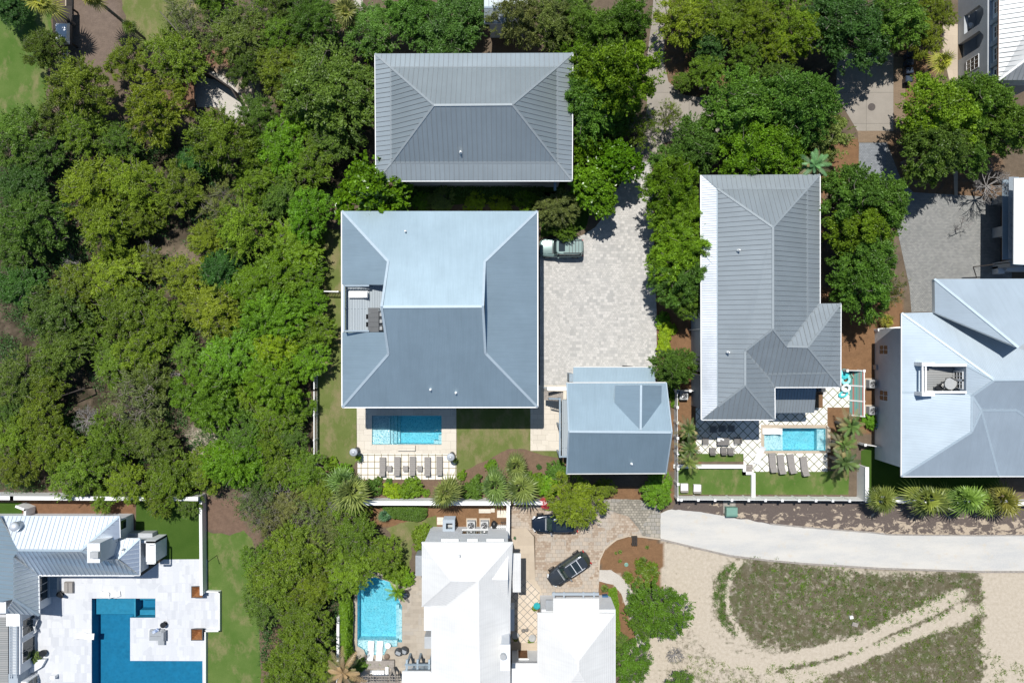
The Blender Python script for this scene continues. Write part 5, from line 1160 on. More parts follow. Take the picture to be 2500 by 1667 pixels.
# ---------------------------------------------------------------- furniture (built at the origin, then moved)
def put(root, px, py, z=0.0, rz=0.0):
    p = W(px, py, z); root.location = p; root.rotation_euler = (0, 0, rz); return root
def spawn(make, spots, label_list, group, z=0.0):
    """first of a kind is built with its parts, the others copy it and each part"""
    out = []
    proto = None
    for (px, py, rz), lab in zip(spots, label_list):
        if proto is None: r = proto = make(lab)
        else: r = copy_tree(proto)
        r['label'] = lab; r['group'] = group; put(r, px, py, z, rz); out.append(r)
    return out
R_ = math.radians
def make_lounger(label, fab='taupe', frame='wicker', L=1.95, wd=.66, wavy=False):
    root = thing('sun_lounger', label, 'sun lounger')
    fr = MB(); h = .32
    for s in (-1, 1): fr.bar((s*(wd/2-.03), -L/2, h-.03), (s*(wd/2-.03), L/2, h-.03), .06, .06)
    for y in (-L/2+.03, L/2-.03, -L*.12): fr.bar((-wd/2, y, h-.03), (wd/2, y, h-.03), .06, .06)
    fr.build('frame', M[frame], root)
    for sx in (-1, 1):
        for y in (-L/2+.12, L/2-.12): mb = MB(); mb.box(sx*(wd/2-.05), y, 0, .05, .05, h-.04); mb.build('leg', M[frame], root)
    st = MB(); n = 7
    for i in range(n): y0 = -L*.2+(L*.7)*i/n; st.box(0, y0+L*.05, h, wd-.04, L*.7/n-.012, .05+.012*math.sin(i*1.9)*(2 if wavy else .6))
    st.build('seat', M[fab], root)
    bk = MB(); y1, y0 = -L*.2, -L*.5; n = 4
    for i in range(n):
        a, b = i/n, (i+1)/n-.03; ya, yb = y1+(y0-y1)*a*.98, y1+(y0-y1)*b*.98; za, zb = h+.03+.42*a, h+.03+.42*b; w_ = wd/2-.02
        bk.hull([(-w_, ya, za), (w_, ya, za), (w_, yb, zb), (-w_, yb, zb)], [(-w_, ya, za+.05), (w_, ya, za+.05), (w_, yb, zb+.05), (-w_, yb, zb+.05)])
    bk.build('backrest', M[fab], root); return root
# backrest points to -y (down the photo)
MT = [(669, 600), (947, 593), (1242, 587), (1525, 597), (1753, 585)]
ords = ['leftmost', 'second', 'middle', 'fourth', 'rightmost']
spawn(make_lounger, [(*q('m', x, y+5), 0) for x, y in MT],
      [('%s of the five taupe sun loungers in a row on the square stepping tiles' % o) if o in ('leftmost', 'middle', 'rightmost') else '%s taupe sun lounger from the left on the square stepping tiles' % o for o in ords], 'taupe loungers on the stepping tiles')
YL = [(1125, 1050, 0.07), (1220, 1068, 0.09), (1335, 1062, .14), (1480, 1090, .12)]
spawn(lambda l: make_lounger(l, 'taupe', 'wicker', 2.0, .72, True), [(*q('y', x, y), a) for x, y, a in YL],
      ['leftmost of the four wicker loungers below the yard pool on diamond tiles', 'second wicker lounger from the left below the yard pool', 'third wicker lounger from the left below the yard pool', 'wicker lounger set apart at the right below the yard pool, feet on the lawn edge'], 'wicker loungers below the yard pool')
def make_wave(label):
    root = thing('pool_lounger', label, 'pool lounger'); mb = MB(); L = 1.95; w_ = .32; n = 14; pr = []
    for i in range(n+1):
        t = i/n; y = L/2-L*t; z = .20+.10*math.sin(t*math.pi*2.1-.4)+(.38*max(0, t-.62)/.38)
        pr.append((y, z))
    for (ya, za), (yb, zb) in zip(pr[:-1], pr[1:]): mb.add([(-w_, ya, za), (w_, ya, za), (w_, yb, zb), (-w_, yb, zb), (-w_, ya, za-.06), (w_, ya, za-.06), (w_, yb, zb-.06), (-w_, yb, zb-.06)], [(3, 2, 1, 0), (4, 5, 6, 7), (0, 1, 5, 4), (1, 2, 6, 5), (2, 3, 7, 6), (3, 0, 4, 7)])
    mb.build('shell', M['white'], root)
    mb = MB(); mb.box(0, -.5, 0, .5, .1, .25); mb.box(0, .6, 0, .5, .1, .2); mb.build('base', M['white'], root); return root
spawn(make_wave, [(*q('p', 955, 800), -.05), (*q('p', 1118, 800), -.05)], ['left one of two white curved loungers on the pool shelf in the tan courtyard', 'right one of two white curved loungers on the courtyard pool shelf, by the round table'], 'white loungers on the courtyard pool shelf', -.16)
spawn(make_wave, [(*q('y', 1120, 700), R_(90)), (*q('y', 978, 968), R_(157))], ['white curved lounger lying in the shallow end of the yard pool', 'white curved lounger standing askew beside the corner of the yard pool'], 'white loungers by the yard pool', .02)
r_ = make_wave('white curved lounger, left one at the top edge of the deep blue pool'); put(r_, *q(31, 733, 955), .02, R_(80)); r_.scale = (.8, .55, .9)
r2 = copy_tree(r_); r2['label'] = 'white curved lounger, right one at the top edge of the deep blue pool'; put(r2, *q(31, 798, 955), .02, R_(-80)); r2.scale = (.8, .55, .9)
for r in (r_, r2): r['group'] = 'white loungers at the deep blue pool'
r_ = make_wave('single white curved lounger on the marble left of the deep blue pool'); put(r_, *q(31, 590, 1238), .02, R_(-95))
def make_table(label, w_=.5, d=.5, h=.45, mat='wicker', name='side_table', cat='side table', n=1):
    root = thing(name, label, cat); t = MB()
    if n == 1: t.box(0, 0, h-.05, w_, d, .05)
    else:
        for i in range(n): t.box(0, -d/2+d*(i+.5)/n, h-.05, w_, d/n-.015, .05)
    t.build('table_top', M[mat], root)
    for sx in (-1, 1):
        for sy in (-1, 1): mb = MB(); mb.box(sx*(w_/2-.05), sy*(d/2-.05), 0, .06, .06, h-.055); mb.build('leg', M[mat], root)
    return root
spawn(lambda l: make_table(l, .54, .56, .5, 'taupe'), [(*q('m', 797, 642), 0), (*q('m', 1108, 642), 0), (*q('m', 1378, 642), 0)],
      ['small taupe side table between the first and second loungers on the stepping tiles', 'small taupe side table between the second and middle loungers on the stepping tiles', 'small taupe side table between the middle and fourth loungers on the stepping tiles'], 'side tables between the loungers')
def make_heater(label):
    root = thing('patio_heater', label, 'patio heater'); mb = MB(); mb.lathe(0, 0, [(.28, 0), (.28, .7), (.24, .75), (.05, .78)], 18); mb.build('base', M['dark'], root, True)
    mb = MB(); mb.tube((0, 0, .7), (0, 0, 2.1), .035); mb.build('pole', M['steel'], root)
    mb = MB(); mb.lathe(0, 0, [(.42, 2.08), (.42, 2.1), (.30, 2.19), (.12, 2.26), (.10, 2.33), (.02, 2.34)], 28); mb.build('reflector', M['steel'], root, True); return root
spawn(make_heater, [(*q('m', 180, 290), 0), (*q('m', 1992, 380), 0)], ['patio heater with a round silver hood at the left corner of the cream pool terrace', 'patio heater with a round silver hood at the right corner of the cream pool terrace'], 'patio heaters by the main pool')
# deck furniture
r_ = make_lounger('pale sun lounger on the roof deck of the big house, beside the railing', 'cushion', 'white', 1.9, .66); put(r_, *q('d', 640, 440), 8.0, R_(90))
def make_chair(label, mat='wicker', seat=None, w_=.56, h=.43, bh=.42, arms=True):
    root = thing('chair', label, 'chair'); s = MB(); s.box(0, 0, h-.06, w_, w_, .08); s.build('seat', M[seat or mat], root)
    b = MB(); b.hull([(-w_/2, w_/2-.04, h), (w_/2, w_/2-.04, h), (w_/2, w_/2+.02, h), (-w_/2, w_/2+.02, h)], [(-w_/2, w_/2+.08, h+bh), (w_/2, w_/2+.08, h+bh), (w_/2, w_/2+.13, h+bh), (-w_/2, w_/2+.13, h+bh)]); b.build('backrest', M[mat], root)
    for sx in (-1, 1):
        for sy in (-1, 1): mb = MB(); mb.box(sx*(w_/2-.04), sy*(w_/2-.04), 0, .045, .045, h-.06); mb.build('leg', M[mat], root)
    if arms:
        for sx in (-1, 1): mb = MB(); mb.box(sx*(w_/2+.01), 0, h+.2, .06, w_, .04); mb.box(sx*(w_/2+.01), -w_/2+.05, h-.02, .05, .05, .22); mb.build('armrest', M[mat], root)
    return root
r_ = make_table('long black dining table on the roof deck against the gable wall', 1.0, 2.3, .75, 'dark', 'dining_table', 'dining table', 5); put(r_, *q('d', 1065, 1135), 8.0, 0)
spawn(lambda l: make_chair(l, 'black', 'grey', .45), [(*q('d', 1228, y), 8.0 and R_(-90)) for y in (975, 1155, 1345)], ['upper black chair between the roof deck table and the gable', 'middle black chair between the roof deck table and the gable', 'lower black chair between the roof deck table and the gable'], 'chairs on the main roof deck', 8.0)
spawn(lambda l: make_chair(l, 'dark', 'dark', .45), [(*q('d', 965, y), R_(90)) for y in (1050, 1260)], ['upper dark chair tucked under the left side of the roof deck table', 'lower dark chair tucked under the left side of the roof deck table'], 'chairs on the main roof deck', 8.0)
# dining patio
r_ = make_table('long grey wicker dining table on the diamond tiles beside the pool yard', 1.42*.98, .62*1.3, .74, 'wicker', 'dining_table', 'dining table', 4); r_.scale = (1.0, 1, 1); put(r_, *q('y', 562, 810), .02, 0)
r_.scale = (.9, .95, 1)
chs = [(452, 680, 0), (553, 672, 0), (657, 672, 0), (372, 805, 90), (722, 800, -90), (446, 915, 180), (572, 912, 180), (650, 915, 180)]
cl = ['left chair on the shaded upper side of the long wicker table', 'middle chair on the shaded upper side of the long wicker table', 'right chair on the shaded upper side of the long wicker table', 'wicker chair at the left end of the long table', 'wicker chair at the right end of the long table',
      'leftmost of the sunlit wicker chairs below the long table', 'middle sunlit wicker chair below the long table, with a white towel edge', 'right sunlit wicker chair below the long table']
spawn(lambda l: make_chair(l, 'wicker', 'wicker', .6), [(*q('y', x, y), R_(a)) for x, y, a in chs], cl, 'wicker dining chairs', .02)
mb = MB(); c = W(*q('y', 530, 790), .76); mb.box(c.x, c.y, .75, .30, .52, .02); mb.box(c.x+.35, c.y-.02, .75, .42, .16, .03, -.5); mb.box(c.x+.3, c.y+.05, .78, .3, .06, .02, -.9)
top(mb, 'folded_towel', M['cushion'], 'white towels and papers left on the long wicker table', 'towel', (c.x, c.y, .75))
spawn(lambda l: make_chair(l, 'taupe', 'cushion', .78, .36, .32), [(*q('y', 130, 1325), R_(180)), (*q('y', 275, 1335), R_(178))], ['left white cushioned lounge chair on the lawn by the fence corner', 'right white cushioned lounge chair on the lawn by the fence corner'], 'white lounge chairs on the lawn')
mb = MB(); c = W(*q('y', 865, 1125), .2)
for i in range(3): mb.box(c.x, c.y+.28-i*.28, .02, .78, .27, .12*(3-i))
top(mb, 'patio_steps', M['timber_grey'], 'small taupe patio steps at the corner where the low white walls meet', 'steps', c)
# inflatable toys
def ringfloat(px, py, R, r, mat, label, z=.05, rz=0, squash=1.0):
    mb = MB(); n, m = 22, 10; vs = []; fs = []
    for i in range(n):
        a = 2*math.pi*i/n; rr = r*(1+.12*math.sin(i*2.3))
        for j in range(m): b = 2*math.pi*j/m; vs.append(((R+rr*math.cos(b))*math.cos(a), (R+rr*math.cos(b))*math.sin(a)*squash, r+rr*math.sin(b)))
    for i in range(n):
        for j in range(m): fs.append((i*m+j, ((i+1) % n)*m+j, ((i+1) % n)*m+(j+1) % m, i*m+(j+1) % m))
    mb.add(vs, fs); mb.v = [(v[0]*math.cos(rz)-v[1]*math.sin(rz)+0, v[0]*math.sin(rz)+v[1]*math.cos(rz), v[2]) for v in mb.v]
    o = mb.build('inflatable_ring', mat, None, True); o.location = W(px, py, z); return tag(o, label, 'pool float', 'inflatable pool toys')
ringfloat(*q('y', 1950, 122), .40, .17, M['teal_light'] if 'teal_light' in M else simple('pale_turquoise_vinyl', (.30, .72, .74), .3, 0, .2, 3), 'turquoise and white ring float at the top of the heap of pool toys', .1)
tv = simple('turquoise_vinyl', (.08, .62, .66), .3, 0, .25, 3); wv = simple('white_vinyl', (.72, .84, .86), .3, 0, .12, 3)
ringfloat(*q('y', 1955, 218), .38, .16, wv, 'white ring float in the middle of the heap of pool toys', .25, .3, .85)
ringfloat(*q('y', 1925, 285), .42, .15, tv, 'turquoise ring float at the bottom of the heap of pool toys', .03, .4, .6)
mb = MB(); c = W(*q('y', 1940, 60), .3); mb.ball((c.x, c.y, .3), .55, 14, 0, .5, .25, 3); top(mb, 'inflatable_raft', tv, 'large crumpled turquoise raft under the eave beside the pool toys', 'pool float', c, 'inflatable pool toys', smooth=True)
mb = MB(); c = W(*q('y', 2010, 90), .3); mb.ball((c.x, c.y, .25), .28, 10, 0, .6, .3, 4); mb.bar((c.x, c.y+.3, .5), (c.x+.25, c.y-.1, .5), .14, .1); top(mb, 'beach_bag', M['green_box'], 'green and dark beach bag in the corner of the toy enclosure', 'bag', c)
mb = MB(); c = W(*q('y', 1680, 237), .8); mb.box(c.x, c.y, 0, .9, .45, .8); mb.box(c.x, c.y, .8, 1.0, .5, .2, 0, 0, .8); top(mb, 'gas_barbecue', M['dark'], 'dark gas barbecue beside the porch roof of the pool yard', 'barbecue', c)
# air conditioners
def make_ac(label, s=.82, h=.95, pad=True):
    root = thing('air_conditioner', label, 'air conditioner'); mb = MB()
    mb.box(0, 0, .08, s, s, h-.08); 
    for i in range(6): mb.box(0, 0, .18+i*.11, s+.02, s+.02, .03, 0, 1)
    mb.build('housing', [M['ac'], M['grey']], root)
    if pad: mb = MB(); mb.box(0, 0, 0, s+.3, s+.3, .08); mb.build('pad', M['smooth_tan'], root)
    mb = MB(); mb.lathe(0, 0, [(s*.40, h+.002), (s*.40, h+.012)], 24); mb.build('fan_well', M['black'], root)
    mb = MB(); 
    for k in range(4):
        a = k*math.pi/2+.3; mb.add([(.05*math.cos(a), .05*math.sin(a), h+.03), (s*.36*math.cos(a), s*.36*math.sin(a), h+.02), (s*.36*math.cos(a+.55), s*.36*math.sin(a+.55), h+.045)], [(0, 1, 2)])
    mb.lathe(0, 0, [(s*.1, h+.02), (s*.1, h+.06)], 12); mb.build('fan', M['rim'], root)
    mb = MB(); n = 24
    for i in range(n):
        for rr in (s*.41, s*.27): a, b = 2*math.pi*i/n, 2*math.pi*(i+1)/n; mb.bar((rr*math.cos(a), rr*math.sin(a), h+.07), (rr*math.cos(b), rr*math.sin(b), h+.07), .018, .018)
    mb.build('fan_guard', M['ac'], root); return root
acs = spawn(make_ac, [(*q(24, 697, 1072), 0), (*q(24, 697, 1254), 0), (*q('a', 1090, 560), 0), (*q('a', 1405, 560), 0), (*q(23, 1232, 590), 0), (*q('g', 1910, 440), 0)],
      ['upper of two air conditioners against the tall pale wall at the right', 'lower of two air conditioners against the tall pale wall at the right', 'left air conditioner of the pair above the white tiled house', 'right air conditioner of the pair above the white tiled house, beside the kettle barbecue', 'air conditioner in the shade between the row of trees and the long grey house', 'dark air conditioner behind the top end of the post fence in the pool yard'], 'air conditioners')
for a in acs: a.location = Vector(a.location)
def grey_tower():
    root = thing('equipment_enclosure', 'open topped blue grey louvred enclosure standing left of the two air conditioners', 'enclosure', W(*q('a', 575, 520))); 
    a = W(*q('a', 410, 750), 1.9); b = W(*q('a', 680, 480), 1.9); t = .14; h = 1.9; mb = MB()
    mb.bx((a.x, a.y, 0), (b.x, a.y+t, h)); mb.bx((a.x, b.y-t, 0), (b.x, b.y, h)); mb.bx((a.x, a.y+t, 0), (a.x+t, b.y-t, h)); mb.bx((b.x-t, a.y+t, 0), (b.x, b.y-t, h)); mb.build('louvred_walls', M['grey_blue'], root)
    mb = MB()
    for i in range(8): mb.bx((a.x-.03, b.y-.01, .2+i*.2), (b.x+.03, b.y+.04, .28+i*.2))
    mb.bx((a.x-.04, a.y-.04, h), (b.x+.04, a.y+.25, h+.06)); mb.bx((a.x-.04, b.y-.32, h), (b.x+.04, b.y+.04, h+.06)); mb.bx((a.x-.04, a.y+.25, h), (a.x+.3, b.y-.32, h+.06)); mb.bx((b.x-.2, a.y+.25, h), (b.x+.04, b.y-.32, h+.06)); mb.build('rim', M['bluegrey_wall'], root)
    mb = MB(); mb.box((a.x+b.x)/2, (a.y+b.y)/2-.1, 0, .8, .6, .9); mb.build('pump', M['ac'], root)
grey_tower()
def kettle():
    root = thing('barbecue', 'covered black kettle barbecue beside the right air conditioner', 'barbecue'); mb = MB(); mb.ball((0, 0, .75), .33, 16, 0, 1.0); mb.build('cover', M['black'], root, True)
    for k in range(3): mb = MB(); a = k*2.1; mb.tube((.2*math.cos(a), .2*math.sin(a), .6), (.36*math.cos(a), .36*math.sin(a), 0), .02); mb.build('leg', M['black'], root)
    put(root, *q('a', 1635, 555)); root.scale = (1, 1.4, 1)
kettle()
mb = MB(); c = W(*q('a', 1845, 540), .4)
for i in range(5): mb.tube((c.x-.25+i*.12, c.y+.35, .05), (c.x-.1+i*.1, c.y-.4, .5), .015)
for z in (.15, .45): mb.bar((c.x-.3, c.y, z), (c.x+.35, c.y, z), .02, .02)
top(mb, 'plant_stand', M['dark'], 'thin dark metal rack between the kettle barbecue and the white end wall', 'metal rack', (c.x, c.y, 0))
for i, (x0, y0, x1, y1, lab) in enumerate(((1265, 215, 1550, 310, 'long cream paving slab lying on the mulch above the air conditioners'), (1556, 200, 1645, 290, 'small square cream slab next to the long one on the mulch'), (1700, 245, 1960, 420, 'large cream slab by the white end wall on the mulch'), (265, 410, 420, 590, 'cream slab left of the louvred enclosure'))):
    mb = MB(); a = W(*q('a', x0, y1)); b = W(*q('a', x1, y0)); mb.bx((a.x, a.y, .005), (b.x, b.y, .06)); top(mb, 'paving_slab', M['cream'], lab, 'paving slab', ((a.x+b.x)/2, (a.y+b.y)/2, 0), 'loose cream slabs')
# bins
def make_bin(label):
    root = thing('wheeled_bin', label, 'bin'); mb = MB(); mb.hull([(x*.24, y*.28, .05) for x, y in ((-1, -1), (1, -1), (1, 1), (-1, 1))], [(x*.31, y*.36, 1.0) for x, y in ((-1, -1), (1, -1), (1, 1), (-1, 1))]); mb.build('body', M['bin'], root)
    mb = MB(); mb.hull([(x*.33, y*.38, 1.0) for x, y in ((-1, -1), (1, -1), (1, 1), (-1, 1))], [(x*.25, y*.28, 1.1) for x, y in ((-1, -1), (1, -1), (1, 1), (-1, 1))]); mb.build('lid', M['bin'], root)
    for s in (-1, 1): mb = MB(); mb.tube((s*.26-.03, -.3, .1), (s*.26+.03, -.3, .1), .1, None, 12); mb.build('wheel', M['tyre'], root)
    return root
M['bin'] = simple('dark_blue_plastic', (.035, .05, .08), .35, 0, .1)
spawn(make_bin, [(*q(14, x, y), R_(a)) for x, y, a in ((948, 398, 90), (948, 450, 92), (945, 508, 95), (940, 566, 88))], ['topmost of four dark wheeled bins in a column beside the concrete drive', 'second dark wheeled bin from the top beside the concrete drive', 'third dark wheeled bin from the top beside the concrete drive', 'lowest of four dark wheeled bins in a column beside the concrete drive'], 'wheeled bins beside the drive')
# utility box on the verge
mb = MB(); c = W(*q(33, 1506, 385), .4); mb.box(c.x, c.y, .1, 1.15, .95, .75); mb.hull([(c.x-.6, c.y-.5, .85), (c.x+.6, c.y-.5, .85), (c.x+.6, c.y+.5, .85), (c.x-.6, c.y+.5, .85)], [(c.x-.57, c.y-.3, .95), (c.x+.57, c.y-.3, .95), (c.x+.57, c.y+.47, .95), (c.x-.57, c.y+.47, .95)]); mb.box(c.x-.05, c.y+.55, 0, 1.3, 1.7, .10, 0, 1)
top(mb, 'transformer_box', [M['green_box'], M['timber_grey']], 'green metal transformer box on a concrete pad beside the gravel road', 'transformer box', (c.x, c.y, 0))
mb = MB(); c = W(*q(33, 843, 587), .3)
for i in range(3): mb.box(c.x-.2+i*.2, c.y, .42, .17, 1.0, .05)
mb.box(c.x, c.y-.4, 0, .6, .1, .42); mb.box(c.x, c.y+.4, 0, .6, .1, .42); top(mb, 'garden_stool', M['timber_dark'], 'small dark brown slatted bench at the top of the round mulch bed', 'bench', (c.x, c.y, 0))
mb = MB(); c = W(*q(33, 787, 752)); mb.lathe(c.x, c.y, [(.22, 0), (.22, .04), (.15, .06)], 14); top(mb, 'valve_cover', M['green_box'], 'round green valve cover in the middle of the mulch bed', 'valve cover', c)
mb = MB(); c = W(*q(34, 598, 1163), .1); mb.box(c.x, c.y, 0, .6, .4, .2, -.3); top(mb, 'wooden_box', M['timber_grey'], 'small grey box lying in the dry scrub of the empty lot', 'box', c)
mb = MB(); c = W(*q(34, 571, 1112), .1); mb.box(c.x, c.y, .0, .36, .3, .3, .2); top(mb, 'marker_block', M['white'], 'small white block in the dry scrub above the grey box', 'marker', c)
# estate terrace
def make_fire(label):
    root = thing('fire_planter', label, 'planter'); mb = MB(); s = .62; h = .85; B = [(x*s*.62, y*s*.62) for x, y in ((-1, -1), (1, -1), (1, 1), (-1, 1))]; T = [(x*s, y*s) for x, y in ((-1, -1), (1, -1), (1, 1), (-1, 1))]; I = [(x*s*.88, y*s*.88) for x, y in ((-1, -1), (1, -1), (1, 1), (-1, 1))]
    mb.hull([(*b, 0) for b in B], [(*t, h) for t in T], 0, True, False); mb.hull([(*t, h) for t in T], [(*t, h) for t in I], 0, False, False); mb.build('box', M['dark'], root)
    mb = MB(); mb.hull([(*t, h-.001) for t in I], [(*(v*.25 for v in b), .25) for b in B], 0, False, True); mb.build('bowl', M['copper'], root); return root
spawn(make_fire, [(*q('f', 1058, 750), 0), (*q('f', 1055, 1270), 0)], ['upper square tapered copper lined fire planter at the right edge of the marble terrace', 'lower square tapered copper lined fire planter at the right edge of the marble terrace'], 'fire planters')
def armchair():
    root = thing('daybed', 'grey cushioned daybed on the marble terrace inside the bend of the deep blue pool', 'daybed'); mb = MB(); mb.box(-.2, 0, 0, 1.5, 1.1, .32); mb.build('base', M['grey'], root)
    mb = MB(); mb.box(-.25, -.3, .32, 1.35, .45, .14); mb.box(-.25, .2, .32, 1.35, .5, .13); mb.build('cushion', M['grey'], root)
    mb = MB(); mb.hull([(.35, -.5, .3), (.8, -.55, .3), (.8, .55, .3), (.35, .5, .3)], [(.45, -.42, .8), (.75, -.42, .85), (.75, .42, .85), (.45, .42, .8)]); mb.build('backrest', M['grey'], root)
    put(root, *q('f', 560, 1300))
armchair()
tw = pavers('blue_white_towel', (.05, .10, .25), (.70, .74, .78), (.2, .3, .5), .12, .09, .01, .6, .5)
mb = MB(); c = W(*q('f', 505, 1262), .5); mb.box(c.x, c.y, .47, .75, .32, .05, .55); mb.box(c.x+.1, c.y+.03, .52, .45, .24, .03, .4); top(mb, 'beach_towel', tw, 'blue and white patterned towel draped over the grey daybed', 'towel', (c.x, c.y, .47))
mb = MB(); c = W(*q('f', 575, 1402), .4); mb.box(c.x, c.y, 0, .6, .5, .42); mb.box(c.x, c.y, .42, .64, .54, .03); top(mb, 'ottoman', M['grey'], 'small grey square ottoman just below the daybed on the marble', 'ottoman', (c.x, c.y, 0))
mb = MB(); c = W(*q('f', 594, 1193), .6); mb.lathe(c.x, c.y, [(.2, 0), (.25, .05), (.06, .1), (.06, .5), (.30, .55), (.30, .6), (.05, .61)], 20); top(mb, 'round_table', M['black'], 'small round black table beside the grey daybed', 'side table', (c.x, c.y, 0))
mb = MB(); c = W(*q(31, 468, 912), .4); mb.box(c.x, c.y, 0, .9, 1.15, .35); mb.box(c.x-.2, c.y+.02, .35, .4, 1.0, .1); mb.box(c.x+.25, c.y, .35, .42, 1.0, .06); top(mb, 'ottoman', M['taupe'], 'grey upholstered seat in the corner under the porch at the bottom left', 'outdoor seat', (c.x, c.y, 0))
def sofa():
    root = thing('outdoor_sofa', 'shaded dark blue corner sofa beside the tall glass doors at the bottom left', 'sofa'); mb = MB()
    for i in range(3): mb.box(0, -.8+i*.8, .0, .85, .78, .42)
    mb.build('seat', M['grey_blue'], root); mb = MB(); mb.box(-.35, 0, .42, .18, 2.4, .35); mb.build('backrest', M['grey_blue'], root); put(root, *q('e', 445, 775))
sofa()
mb = MB(); a = W(*q('f', 1000, 510), .1); b = W(*q('f', 1157, 405), 2.3); c = W(*q('f', 1190, 530), .1); mb.tube((b.x, b.y, 0), b, .035); 
mb.bar(b, (b.x+.05, b.y, 2.3), .1, .1); top(mb, 'outdoor_shower', M['black'], 'thin black pole standing at the upper right corner of the marble terrace', 'pole', (b.x, b.y, 0))
def wire_chair(px, py, rz, lab, mat='white'):
    r = make_chair(lab, mat, mat, .7, .42, .36); put(r, px, py, 0, rz); r['group'] = 'white chairs in the shade of the bottom left house'; return r
wire_chair(*q('e', 290, 1065), R_(-110), 'upper white wire chair in the shade beside the left glazed bay'); wire_chair(*q('e', 280, 1125), R_(-70), 'lower white wire chair in the shade beside the left glazed bay')
mb = MB(); c = W(*q('e', 475, 875), .8); mb.tube((c.x-.3, c.y+.1, .3), (c.x+.35, c.y, .9), .3, .12, 14); mb.lathe(c.x-.2, c.y+.1, [(.35, 0), (.1, .1), (.1, .4)], 12); top(mb, 'hanging_pot', M['black'], 'round black urn beside the porch post on the marble', 'urn', (c.x, c.y, 0))
mb = MB(); c = W(*q('e', 347, 1325), .4); mb.lathe(c.x, c.y, [(.2, 0), (.32, .3), (.36, .55), (.3, .6)], 18); top(mb, 'plant_pot', M['black'], 'round black plant pot beside the leafy shrub by the curved terrace wall', 'plant pot', (c.x, c.y, 0))
# courtyard things
mb = MB(); c = W(*q('p', 1268, 722), .2); mb.lathe(c.x, c.y, [(.2, -.17), (.25, 0), (.31, .2), (.31, .27), (.05, .28)], 22); top(mb, 'pool_table', M['white'], 'round white table on the pool shelf beside the right white lounger', 'side table', (c.x, c.y, -.17))
def egg(label):
    root = thing('wicker_chair', label, 'chair'); mb = MB(); mb.lathe(0, 0, [(.3, 0), (.42, .2), (.44, .45), (.40, .5)], 16); mb.build('seat', M['dark'], root)
    mb = MB(); mb.hull([(-.4, .1, .4), (.4, .1, .4), (.25, .42, .4), (-.25, .42, .4)], [(-.3, .25, .9), (.3, .25, .9), (.18, .48, .95), (-.18, .48, .95)]); mb.build('backrest', M['dark'], root)
    mb = MB(); mb.box(0, -.03, .46, .5, .42, .1); mb.build('cushion', M['grey'], root); return root
spawn(egg, [(*q('p', 1475, 815), R_(-25)), (*q('p', 1578, 790), R_(-25))], ['left dark wicker tub chair below the corner of the courtyard pool', 'right dark wicker tub chair below the corner of the courtyard pool'], 'dark wicker tub chairs')
spawn(lambda l: egg(l), [(*q(32, 998, 945), .2), (*q(32, 1029, 948), .1)], ['left small dark pot chair at the upper right corner of the courtyard pool', 'right small dark pot chair at the upper right corner of the courtyard pool'], 'small dark seats at the pool corner')
mb = MB(); c = W(*q('p', 1248, 925), .2); mb.ball((c.x, c.y, .2), .3, 10, 0, .7, .2, 2); top(mb, 'stone_pot', M['terracotta'], 'small dark brown pot below the right white pool lounger', 'pot', (c.x, c.y, 0))
def table_pergola():
    root = thing('pergola', 'grey slatted pergola over a white table at the bottom edge below the courtyard pool', 'pergola', W(*q('p', 1150, 1350))); z = 2.6; mb = MB()
    for y in (1290, 1345, 1395, 1450, 1500): a, b = W(*q('p', 780, y), z), W(*q('p', 1480, y), z); mb.bar(a, b, .07, .1)
    for i in range(14): x = 800+i*50; a, b = W(*q('p', x, 1270), z+.1), W(*q('p', x+5, 1520), z+.1); mb.bar(a, b, .05, .08)
    mb.build('slats', M['timber_grey'], root); mb = MB()
    for y in (1420,): a, b = W(*q('p', 1360, 1130), 1.2), W(*q('p', 1265, 1350), z-.1); mb.bar(a, b, .2, .15); a, b = W(*q('p', 1360, 1130), 1.2), W(*q('p', 1430, 1350), z-.1); mb.bar(a, b, .2, .15)
    for x in (900, 1260, 1420): p = W(*q('p', x, 1400), z); mb.box(p.x, p.y, 0, .18, .18, z-.06)
    mb.build('posts', M['timber_grey'], root)
table_pergola()
mb = MB(); c = W(*q('p', 1070, 1240), .75); mb.box(c.x, c.y, .70, 1.5, .65, .06); mb.box(c.x, c.y, 0, .3, .3, .7); mb.box(c.x+.95, c.y+.1, 0, .35, .9, .45); top(mb, 'outdoor_table', M['cushion'], 'pale grey table with a bench end under the pergola at the bottom edge', 'table', (c.x, c.y, 0))
mb = MB(); a = W(*q('p', 760, 1150), .4); b = W(*q('p', 1385, 1000), .4); mb.bx((a.x, a.y, 0), (b.x, b.y, .4)); top(mb, 'planter_wall', M['timber_grey'], 'low grey planter wall with round clipped bushes below the white pool loungers', 'planter', (a.x, a.y, 0))
mb = MB(); c = W(*q('h', 375, 690), .5); mb.lathe(c.x, c.y, [(.2, 0), (.33, .35), (.36, .55), (.30, .56), (.28, .45), (.02, .44)], 22); top(mb, 'plant_pot', M['teal'], 'turquoise glazed pot on the diamond path beside the white garage house', 'plant pot', (c.x, c.y, 0))
for x, y, lab in ((130, 1020, 'grey planter tub in the shade left of the brown door'), (322, 1050, 'grey planter tub with a small plant right of the brown door')):
    mb = MB(); c = W(*q('h', x, y), .4); mb.lathe(c.x, c.y, [(.22, 0), (.34, .5), (.38, .6), (.30, .6), (.28, .52), (.02, .51)], 20); top(mb, 'plant_pot', M['ac'], lab, 'plant pot', (c.x, c.y, 0))
